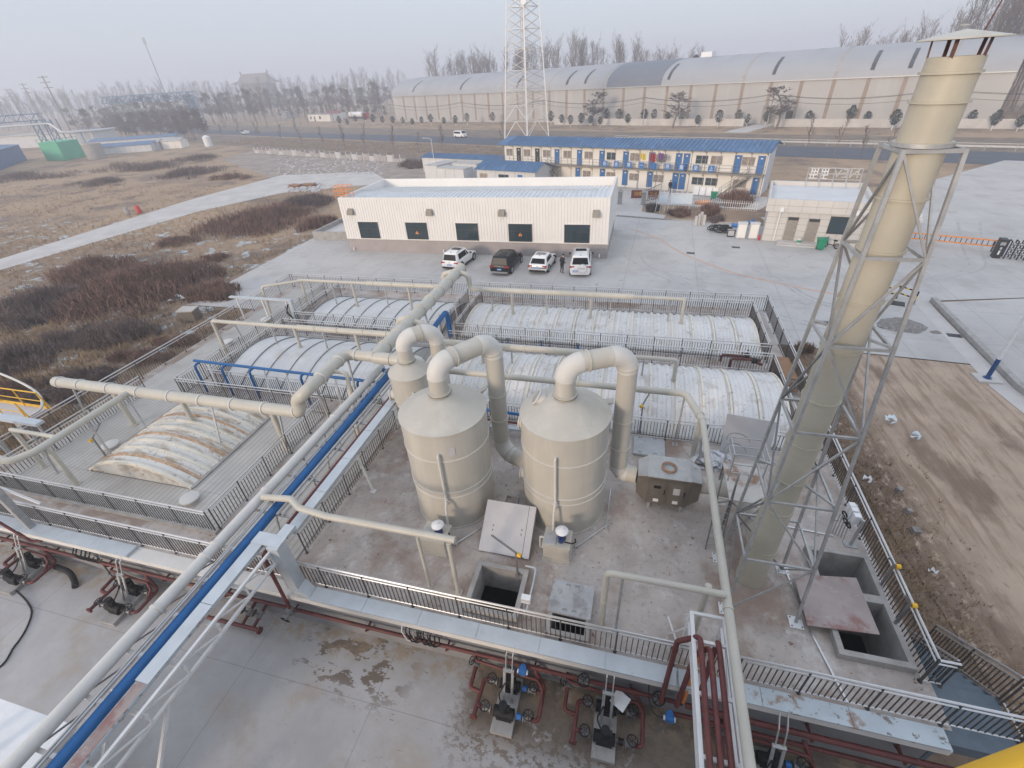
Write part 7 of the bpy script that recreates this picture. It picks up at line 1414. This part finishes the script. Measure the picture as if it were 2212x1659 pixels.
# ------------------------------------------------------------------ far left works
def ubox(name, mat, t, u, v, w_, d_, h_, rz=R_(-12), z=0.): p = at(u, v); return part(name, MB().bx((p.x, p.y + d_ / 2, z + h_ / 2), (w_, d_, h_), rz), mat, t)
hut("blue_shed", "bright blue sheet metal shed at the left edge", "shed", (-168, 88), (-.71, .71), 60, 22, 4.8, 1.0, m_blue, m_roofb, False)
A_, B_, C_ = at(102, 347), at(142, 347), at(186, 338); D_ = A_ + C_ - B_; t = thing("green_shed", "mint green sheet metal shed with roof rails, left of the silo", "shed", B_); H = Vector((0, 0, 1))
part("wall", MB().loft([[A_, B_, C_, D_], [q + H * 5.2 for q in (A_, B_, C_, D_)]]), m_mint, t); part("roof", MB().loft([[q + H * 5.21 for q in (A_, B_, C_, D_)], [q + H * 5.4 for q in (A_, B_, C_, D_)]]), m_mint, t); mb = MB()
for a_, b_ in ((A_, B_), (B_, C_)):
    for k in range(4): mb.bar(a_.lerp(b_, k / 3) + H * 5.4, a_.lerp(b_, k / 3) + H * 6.3, .1)
    mb.bar(a_ + H * 6.3, b_ + H * 6.3, .1)
part("roof_rail", mb, m_green, t)
p = at(212, 343); t = thing("concrete_silo", "stubby pale concrete silo beside the green shed", "silo", (p.x, p.y, 0)); part("shell", MB().lathe([(2.6, 0), (2.6, 4.5), (2.4, 4.55), (2.4, 4.0), (0, 4.0)], (p.x, p.y, 0), 28), m_conc, t); part("rim", MB().torus((p.x, p.y, 4.52), (0, 0, 1), 2.55, .12, 28, 6), m_path, t)
t = thing("works_hall", "pale works hall with a grey roof behind the sheds", "hall", at(90, 325)); p = at(95, 318); part("wall", MB().bx((p.x, p.y + 8, 2.4), (46, 14, 4.8), R_(12)), m_prefabs, t); part("roof", MB().bx((p.x, p.y + 8, 4.95), (47, 15, .3), R_(12)), m_wh, t)
for u, v, L, lb in ((48, 306, 44, "faded low blue roof at the far left edge behind the blue shed"), (265, 318, 34, "long low blue roof behind the silo"), (250, 334, 20, "bright low blue roof right of the silo")):
    p = at(u, v); hut("low_shed", lb, "shed", (p.x - L / 2, p.y), (.93, .36), L, 9, 2.2, .8, m_prefabs, m_roofb, False)
for u, v, w_, lb, m_ in ((318, 326, 8, "pale flat hut beyond the field with a bright top", m_prefabs), (372, 322, 7, "cream hut and tarpaulin beyond the field", m_prefab)):
    p = at(u, v); hut("field_hut", lb, "hut", (p.x - 4, p.y), (.95, .3), w_, 5, 2.5, .8, m_, m_wh, False)
p = at(452, 316); solo("water_tank", "small white tank standing at the far end of the field", "tank", MB().lathe([(0, 0), (1.3, 0), (1.3, 3.0), (.3, 3.6), (0, 3.6)], (p.x, p.y, 0), 16), m_whitep)
def gantry(label, pts, zt, dep, legs, wd=2.4):
    t = thing("pipe_gantry", label, "gantry", pts[0]); H = Vector((0, 0, 1)); q = [Vector((p[0], p[1], 0)) for p in pts]
    for a_, b_ in zip(q, q[1:]):
        L = (b_ - a_).length; n = max(2, int(L / 4.5)); nn = Vector((-(b_ - a_).y, (b_ - a_).x, 0)).normalized() * wd / 2
        for s in (-1, 1):
            for z in (zt, zt - dep): part("chord", MB().bar(a_ + nn * s + H * z, b_ + nn * s + H * z, .3), m_steelblue, t)
            mb = MB()
            for k in range(n):
                p0, p1 = a_.lerp(b_, k / n), a_.lerp(b_, (k + 1) / n); pm = (p0 + p1) / 2; mb.bar(p0 + nn * s + H * (zt - dep), pm + nn * s + H * zt, .2).bar(pm + nn * s + H * zt, p1 + nn * s + H * (zt - dep), .2)
            part("web", mb, m_steelblue, t)
    for p in legs:
        p = Vector((p[0], p[1], 0)); mb = MB()
        for dx in (-1.6, 1.6):
            for dy in (-1.2, 1.2): mb.bar(p + Vector((dx, dy, 0)), p + Vector((dx, dy, zt - dep)), .3)
        for k in range(4): z0 = (zt - dep) * k / 4; z1 = (zt - dep) * (k + 1) / 4; mb.bar(p + Vector((-1.6, -1.2, z0)), p + Vector((1.6, -1.2, z1)), .18).bar(p + Vector((1.6, -1.2, z0)), p + Vector((-1.6, -1.2, z1)), .18)
        part("leg", mb, m_steelblue, t)
    return t
def far(u, d): r = ray(u, 240); return tuple(Vector((r.x, r.y, 0)).normalized() * d)
gantry("blue truss pipe gantry spanning above the bare trees on the left", [far(232, 330), far(432, 300)], 17.5, 2.6, [far(425, 300)])
gantry("blue truss pipe gantry at the far left edge", [far(-80, 300), far(88, 300)], 13, 2.4, [far(66, 300), far(98, 300)])
t = thing("steam_pipe", "pale steam pipe stepping down from the left gantry", "pipe", far(0, 298)); z1, z2 = 9.3, 4.0
part("pipe_run", MB().tube(fillet([Vector(far(-60, 296)) + Vector((0, 0, z1)), Vector(far(92, 296)) + Vector((0, 0, z1)), Vector(far(110, 290)) + Vector((0, 0, z2 + 1.5)), Vector(far(150, 295)) + Vector((0, 0, z2 + 1.5)), Vector(far(230, 320)) + Vector((0, 0, z2 + .8))], 2), .35, 10), m_whitep, t)
for k in range(5): p = Vector(far(125 + 25 * k, 293 + 6 * k)); part("support_post", MB().bar(p, p + Vector((0, 0, z2 + 1)), .3), m_steelblue, t)
for u, d, lb in ((130, 330, "wooden utility pole with cross arms nearest the gantry"), (80, 420, "second hazy utility pole at the far left"), (40, 520, "faintest utility pole at the far left")):
    p = Vector(far(u, d)); t = thing("utility_pole", lb, "utility pole", p); hh = 27 if d < 400 else 27
    part("pole", MB().tube([p, p + Vector((0, 0, hh))], .35, 8, r1=.25), m_galvd, t)
    for z in (hh - .6, hh - 2.6, hh - 4.6): part("cross_arm", MB().bar(p + Vector((-3, 0, z)), p + Vector((3, 0, z)), .3), m_galvd, t)
p = Vector(far(372, 620)); t = thing("radio_mast", "thin hazy radio mast standing far off above the trees", "mast", p); part("mast", MB().tube([p, p + Vector((0, 0, 62))], .7, 6, r1=.35), m_galvd, t); part("antenna_cluster", MB().bx(p + Vector((0, 0, 60)), (2.2, 1, 5)), m_galvd, t)
p = Vector(far(573, 700)); t = thing("pagoda_hall", "hazy hall with an upswept roof on the far left skyline", "hall", p); part("wall", MB().box(p.x - 18, p.x + 18, p.y - 8, p.y + 8, 0, 24), m_bark, t); part("roof", MB().loft([[(p.x - 26, p.y - 14, 24.5), (p.x + 26, p.y - 14, 24.5), (p.x + 26, p.y + 14, 24.5), (p.x - 26, p.y + 14, 24.5)], [(p.x - 19, p.y - 6, 28), (p.x + 19, p.y - 6, 28), (p.x + 19, p.y + 6, 28), (p.x - 19, p.y + 6, 28)], [(p.x - 17, p.y - 1, 34), (p.x + 17, p.y - 1, 34), (p.x + 17, p.y + 1, 34), (p.x - 17, p.y + 1, 34)]]), m_bark, t)
part("ridge_end", MB().bar((p.x - 17.5, p.y, 33), (p.x - 18.5, p.y, 36.5), 1.2).bar((p.x + 17.5, p.y, 33), (p.x + 18.5, p.y, 36.5), 1.2), m_bark, t)
# fence of grey panels beyond the field
t = thing("panel_fence", "broken row of pale concrete fence panels beyond the field", "fence", at(560, 328)); fa, fb = at(552, 331), at(880, 352)
for k in range(30):
    p0, p1 = fa.lerp(fb, k / 30), fa.lerp(fb, (k + .86) / 30); hh = U(.7, 1.5); part("fence_panel", MB().bar(p0 + Vector((0, 0, hh / 2)), p1 + Vector((0, 0, hh / 2)), .08, hh), m_conc if k % 3 else m_lid, t); part("post", MB().bar(p0, p0 + Vector((0, 0, 1.7)), .16), m_lid, t)
# ------------------------------------------------------------------ field vegetation
def brush(label, u, v, ru, h_, n_, mat, flat=.5, name="brush_thicket", grp="thickets of dry brushwood in the brown field"):
    c = at(u, v); e1 = at(u + ru, v); rx = (e1 - c).length; ry = max((at(u, v - ru * flat) - c).length * .5, rx * .35); mb = MB(); dirx = (e1 - c).normalized(); diry = Vector((-dirx.y, dirx.x, 0)); tl_ = [(Vector((random.gauss(0, .42), random.gauss(0, .42), 0)), U(.6, 1.1)) for _ in range(max(4, n_ // 90))]
    for i in range(n_):
        q, hs = random.choice(tl_); q = q + Vector((random.gauss(0, .13), random.gauss(0, .13), 0))
        if q.length > 1.05: continue
        b = c + dirx * q.x * rx + diry * q.y * ry; hh = h_ * hs * (1.05 - .55 * q.length) * U(.5, 1.1); lean = Vector((random.gauss(0, .28), random.gauss(0, .28), 1)) * hh; w_ = .014 + h_ * .009; sd = Vector((U(-1, 1), U(-1, 1), 0)).normalized() * w_; m_ = b + lean * .55 + Vector((random.gauss(0, .12), random.gauss(0, .12), 0)) * hh
        o = len(mb.v); mb.v += [b - sd, b + sd, m_ - sd, m_ + sd, b + lean]; mb.f += [(o, o + 1, o + 3, o + 2), (o + 2, o + 3, o + 4)]
        for k in range(2):
            t0 = b + lean * U(.3, .85); d = Vector((random.gauss(0, 1), random.gauss(0, 1), abs(random.gauss(.4, .5)))).normalized() * hh * U(.2, .4); o = len(mb.v); mb.v += [t0 - sd * .8, t0 + sd * .8, t0 + d]; mb.f.append((o, o + 1, o + 2))
    t = thing(name, label, "bush", c, group=grp); part("twigs", mb, mat, t); return t
for u, v, ru, h_, n_, m_, fl, lb in (
    (300, 632, 150, 2.6, 7000, m_brush, .5, "largest red brown thicket between the path and the lot"), (95, 668, 110, 2.2, 4200, m_brushd, .5, "dark thicket at the left edge below the path"), (215, 590, 90, 2.0, 2600, m_brush, .4, "red brown thicket right below the pale path"),
    (455, 640, 60, 1.7, 1800, m_brush, .5, "small red brown thicket beside the white plastic scraps"), (40, 780, 90, 1.6, 2600, m_brushd, .5, "dark thicket at the left edge of the lower field"), (250, 725, 90, 1.4, 2400, m_brushd, .5, "low dark thicket below the largest thicket"), (130, 735, 60, .9, 1300, m_brushd, .4, "low dark scrub between the two dark thickets"),
    (560, 480, 105, 2.2, 4200, m_brush, .45, "long red brown thicket below the far end of the path"), (660, 440, 60, 1.8, 2200, m_brushd, .4, "dark thicket left of the orange roof ladder"), (690, 490, 40, 1.8, 1400, m_brush, .6, "red brown thicket against the workshop end"),
    (420, 375, 70, 1.8, 2000, m_brushd, .25, "dark scrub island on the straw field"), (215, 398, 60, 1.5, 1400, m_brushd, .2, "narrow dark scrub island at the left of the straw field"), (500, 385, 40, 1.6, 1000, m_brush, .25, "small reddish scrub at the end of the straw field"),
    (60, 385, 90, 2.0, 1900, m_brushd, .15, "dark hedge of scrub under the green shed"), (300, 362, 90, 2.2, 1900, m_brushd, .15, "dark hedge of scrub along the far field edge"), (420, 345, 60, 2.0, 1200, m_brushd, .15, "dark scrub at the far corner of the field"), (900, 358, 40, 2.0, 1200, m_brushd, .3, "dark scrub left of the pale containers"),
    (335, 880, 70, .9, 1400, m_brushd, .4, "low dark scrub beside the outer left railing"), (170, 820, 80, .9, 1600, m_brushd, .4, "low dark scrub above the yellow footbridge"), (110, 865, 75, 1.0, 1500, m_brushd, .4, "low dark scrub between the footbridge and the railing"), (300, 775, 80, .8, 1500, m_brush, .4, "low red brown scrub in the middle of the lower field"), (390, 740, 55, .8, 1000, m_brush, .4, "low red brown scrub above the timber chest"), (30, 850, 60, 1.2, 1200, m_brush, .4, "red brown scrub at the left edge above the footbridge"), (375, 525, 60, 1.0, 900, m_brush, .35, "low reddish scrub between the path and the lot"), (470, 560, 50, .7, 800, m_brush, .4, "sparse reddish scrub beside the lot edge")):
    brush(lb, u, v, ru, h_, n_, m_, fl)
for u, v, ru, h_, n_, m_, lb in ((1405, 455, 22, 1.3, 900, m_brushd, "dark shrub at the right gate pillar"), (1465, 465, 30, 1.2, 900, m_brush, "reddish shrub under the wide notice board"), (1530, 462, 32, 1.5, 1100, m_brush, "reddish shrub right of the notice boards"), (1590, 440, 38, 2.2, 1800, m_brush, "large red brown shrub left of the gatehouse"), (1550, 478, 30, .9, 700, m_brushd, "low dark shrub behind the hose heap"), (1735, 760, 22, .9, 700, m_straw, "dry grass clump between the right railing and the dirt track")):
    brush(lb, u, v, ru, h_, n_, m_, .5, grp="dry shrubs by the office fence")
def tufts(name, label, n_, pick, h0, h1, mat):
    mb = MB()
    for i in range(n_):
        c = pick()
        if c is None: continue
        for k in range(4):
            a_ = U(0, 6.28); hh = U(h0, h1); d = Vector((math.cos(a_) * hh * .6, math.sin(a_) * hh * .6, hh)); s = Vector((-math.sin(a_), math.cos(a_), 0)) * (.012 + .035 * hh); b = c + Vector((U(-.2, .2), U(-.2, .2), 0)); o = len(mb.v); mb.v += [b - s, b + s, b + d]; mb.f.append((o, o + 1, o + 2))
    o = bpy.data.objects.new(name, mb.mesh(name, mat, None, False)); C.objects.link(o); tag(o, label, "grass", kind="stuff")
def field_pick():
    u, v = U(0, 720), U(400, 1010); c = at(u, v, -.05)
    if c.x > -27.6 and c.y < 31: return None
    if c.x > -39 and c.y > 28.8 and c.y < 56: return None
    if c.x < -50 and c.y < 96:
        xl = -75.5 - max(0, c.y - 38) * .085; xr = -70.4 + max(0, c.y - 34.7) * .067 + max(0, c.y - 61.6) * .33
        if xl - .4 < c.x < xr + .4: return None
    d = noise.noise((c.x * .05, c.y * .05, 0)) + .5 * noise.noise((c.x * .17, c.y * .17, 3))
    return c if d > U(-.75, .15) else None
tufts("dry_grass", "straw coloured dry grass over the left field", 21000, field_pick, .12, .5, m_straw)
def right_pick():
    f = U(0, 1); y = 29 - 26 * f; x = 9.2 + 1.3 * abs(random.gauss(0, .8)) + .8 * f; return Vector((x, y, -.03))
tufts("dry_grass", "dry grass strip between the right railing and the dirt track", 2600, right_pick, .08, .26, m_straw)
def verge_pick():
    q = hwy(U(-110, 60), U(-22, -3)); return Vector((q[0], q[1], -.03))
tufts("dry_grass", "dull dry grass on the verge of the highway", 4200, verge_pick, .2, .6, m_straw)
# scraps
for i, (u, v, s, lb, m_) in enumerate(((305, 622, .9, "white plastic sheet scrap below the largest thicket", m_whitep), (355, 610, .6, "crumpled white plastic beside the small thicket", m_whitep), (430, 588, .8, "bluish plastic sheet behind the small thicket", m_ice), (455, 583, .6, "white plastic scrap behind the small thicket", m_whitep), (382, 648, .8, "white board scrap at the edge of the thickets", m_whitep), (345, 595, .5, "small white plastic scrap under the thicket", m_whitep), (1922, 912, .35, "bluish plastic rag flattened in the dirt track", m_ice), (1972, 945, .3, "second bluish plastic rag further right in the track", m_ice), (1870, 1040, .2, "torn white scrap beside the dry grass strip", m_whitep), (2010, 1240, .15, "small white scrap low on the dirt track", m_whitep))):
    c = at(u, v, 0); mb = MB()
    for k in range(5): a_ = U(0, 6.28); d = Vector((math.cos(a_), math.sin(a_), 0)); q = c + d * s * .4 + Vector((0, 0, U(.02, .2))); e_ = Vector((-d.y, d.x, U(-.2, .3))) * s * .5; mb.quad(q - e_, q - e_ * .5 + d * s * .5, q + e_ * .8 + d * s * .4 + Vector((0, 0, .12)), q + e_)
    solo("plastic_scrap", lb, "scrap", mb, m_)
for u, v, w_, lb in ((1940, 1062, .24, "broken concrete lump on the edge of the dirt track"), (1975, 1150, .28, "second concrete lump lower down by the dry grass"), (1960, 1108, .2, "flat stone between the two concrete lumps")):
    c = at(u, v, 0); solo("rubble_block", lb, "rubble", MB().bx((c.x, c.y, .1), (w_, w_ * .8, .22), U(0, 1), .15, .1), m_soilpile)
c = at(415, 690, 0); t = thing("field_chest", "old dark timber chest standing in the field by the left railing", "chest", c); part("case", MB().bx(c + Vector((0, 0, .45)), (1.3, .9, .9), .2), m_box, t); part("lid", MB().bx(c + Vector((0, 0, .93)), (1.4, 1.0, .08), .2, .05), m_tread, t)
for u, v, lb, m_ in ((277, 463, "small grey concrete marker beside the path", m_conc), (302, 460, "small red hydrant beside the path", m_mirror_red)):
    c = at(u, v, 0); t = thing("field_marker", lb, "marker post", c); part("post", MB().lathe([(0, 0), (.4, 0), (.35, .9), (.2, 1.15), (0, 1.2)], c, 10), m_, t)
mb = MB()
for i in range(520):
    k = i % 3; c = at(U(600, 830), U(335, 378), -.03) if k else at(U(620, 690), U(398, 415), 0)
    s = U(.1, .4); mb.bx(c + Vector((0, 0, s * .2)), (s * 1.6, s, s * .5), U(0, 3), U(-.3, .3), U(-.3, .3))
o = bpy.data.objects.new("rubble", mb.mesh("rubble", m_lid, None, False)); C.objects.link(o); tag(o, "scattered pale rubble and scraps beyond the path", "rubble", kind="stuff")
for u, v, lb in ((640, 404, "first timber pallet pile at the far end of the path"), (668, 402, "second timber pallet pile beside the path end")):
    c = at(u, v, 0); t = thing("pallet_pile", lb, "pallets", c)
    for k in range(3): part("pallet", MB().bx(c + Vector((0, 0, .1 + .16 * k)), (2.6, 1.3, .12), U(-.3, .3)), m_wood, t)

# ------------------------------------------------------------------ haze over everything
HZ_D = 0.0013
hm = bpy.data.materials.new("haze"); hm.use_nodes = True; ht_ = hm.node_tree; ht_.nodes.clear()
ho = ht_.nodes.new("ShaderNodeOutputMaterial"); hv = ht_.nodes.new("ShaderNodeVolumePrincipled"); hv.inputs["Color"].default_value = (.86, .91, 1.0, 1); hv.inputs["Density"].default_value = HZ_D; hv.inputs["Anisotropy"].default_value = 0.2
ht_.links.new(hv.outputs[0], ho.inputs["Volume"])
hz = bpy.data.objects.new("haze", MB().box(-3300, 3300, -300, 3800, -1.5, 66).mesh("haze", hm, None, False)); C.objects.link(hz); tag(hz, "pale morning haze over the whole site", "haze", kind="stuff")
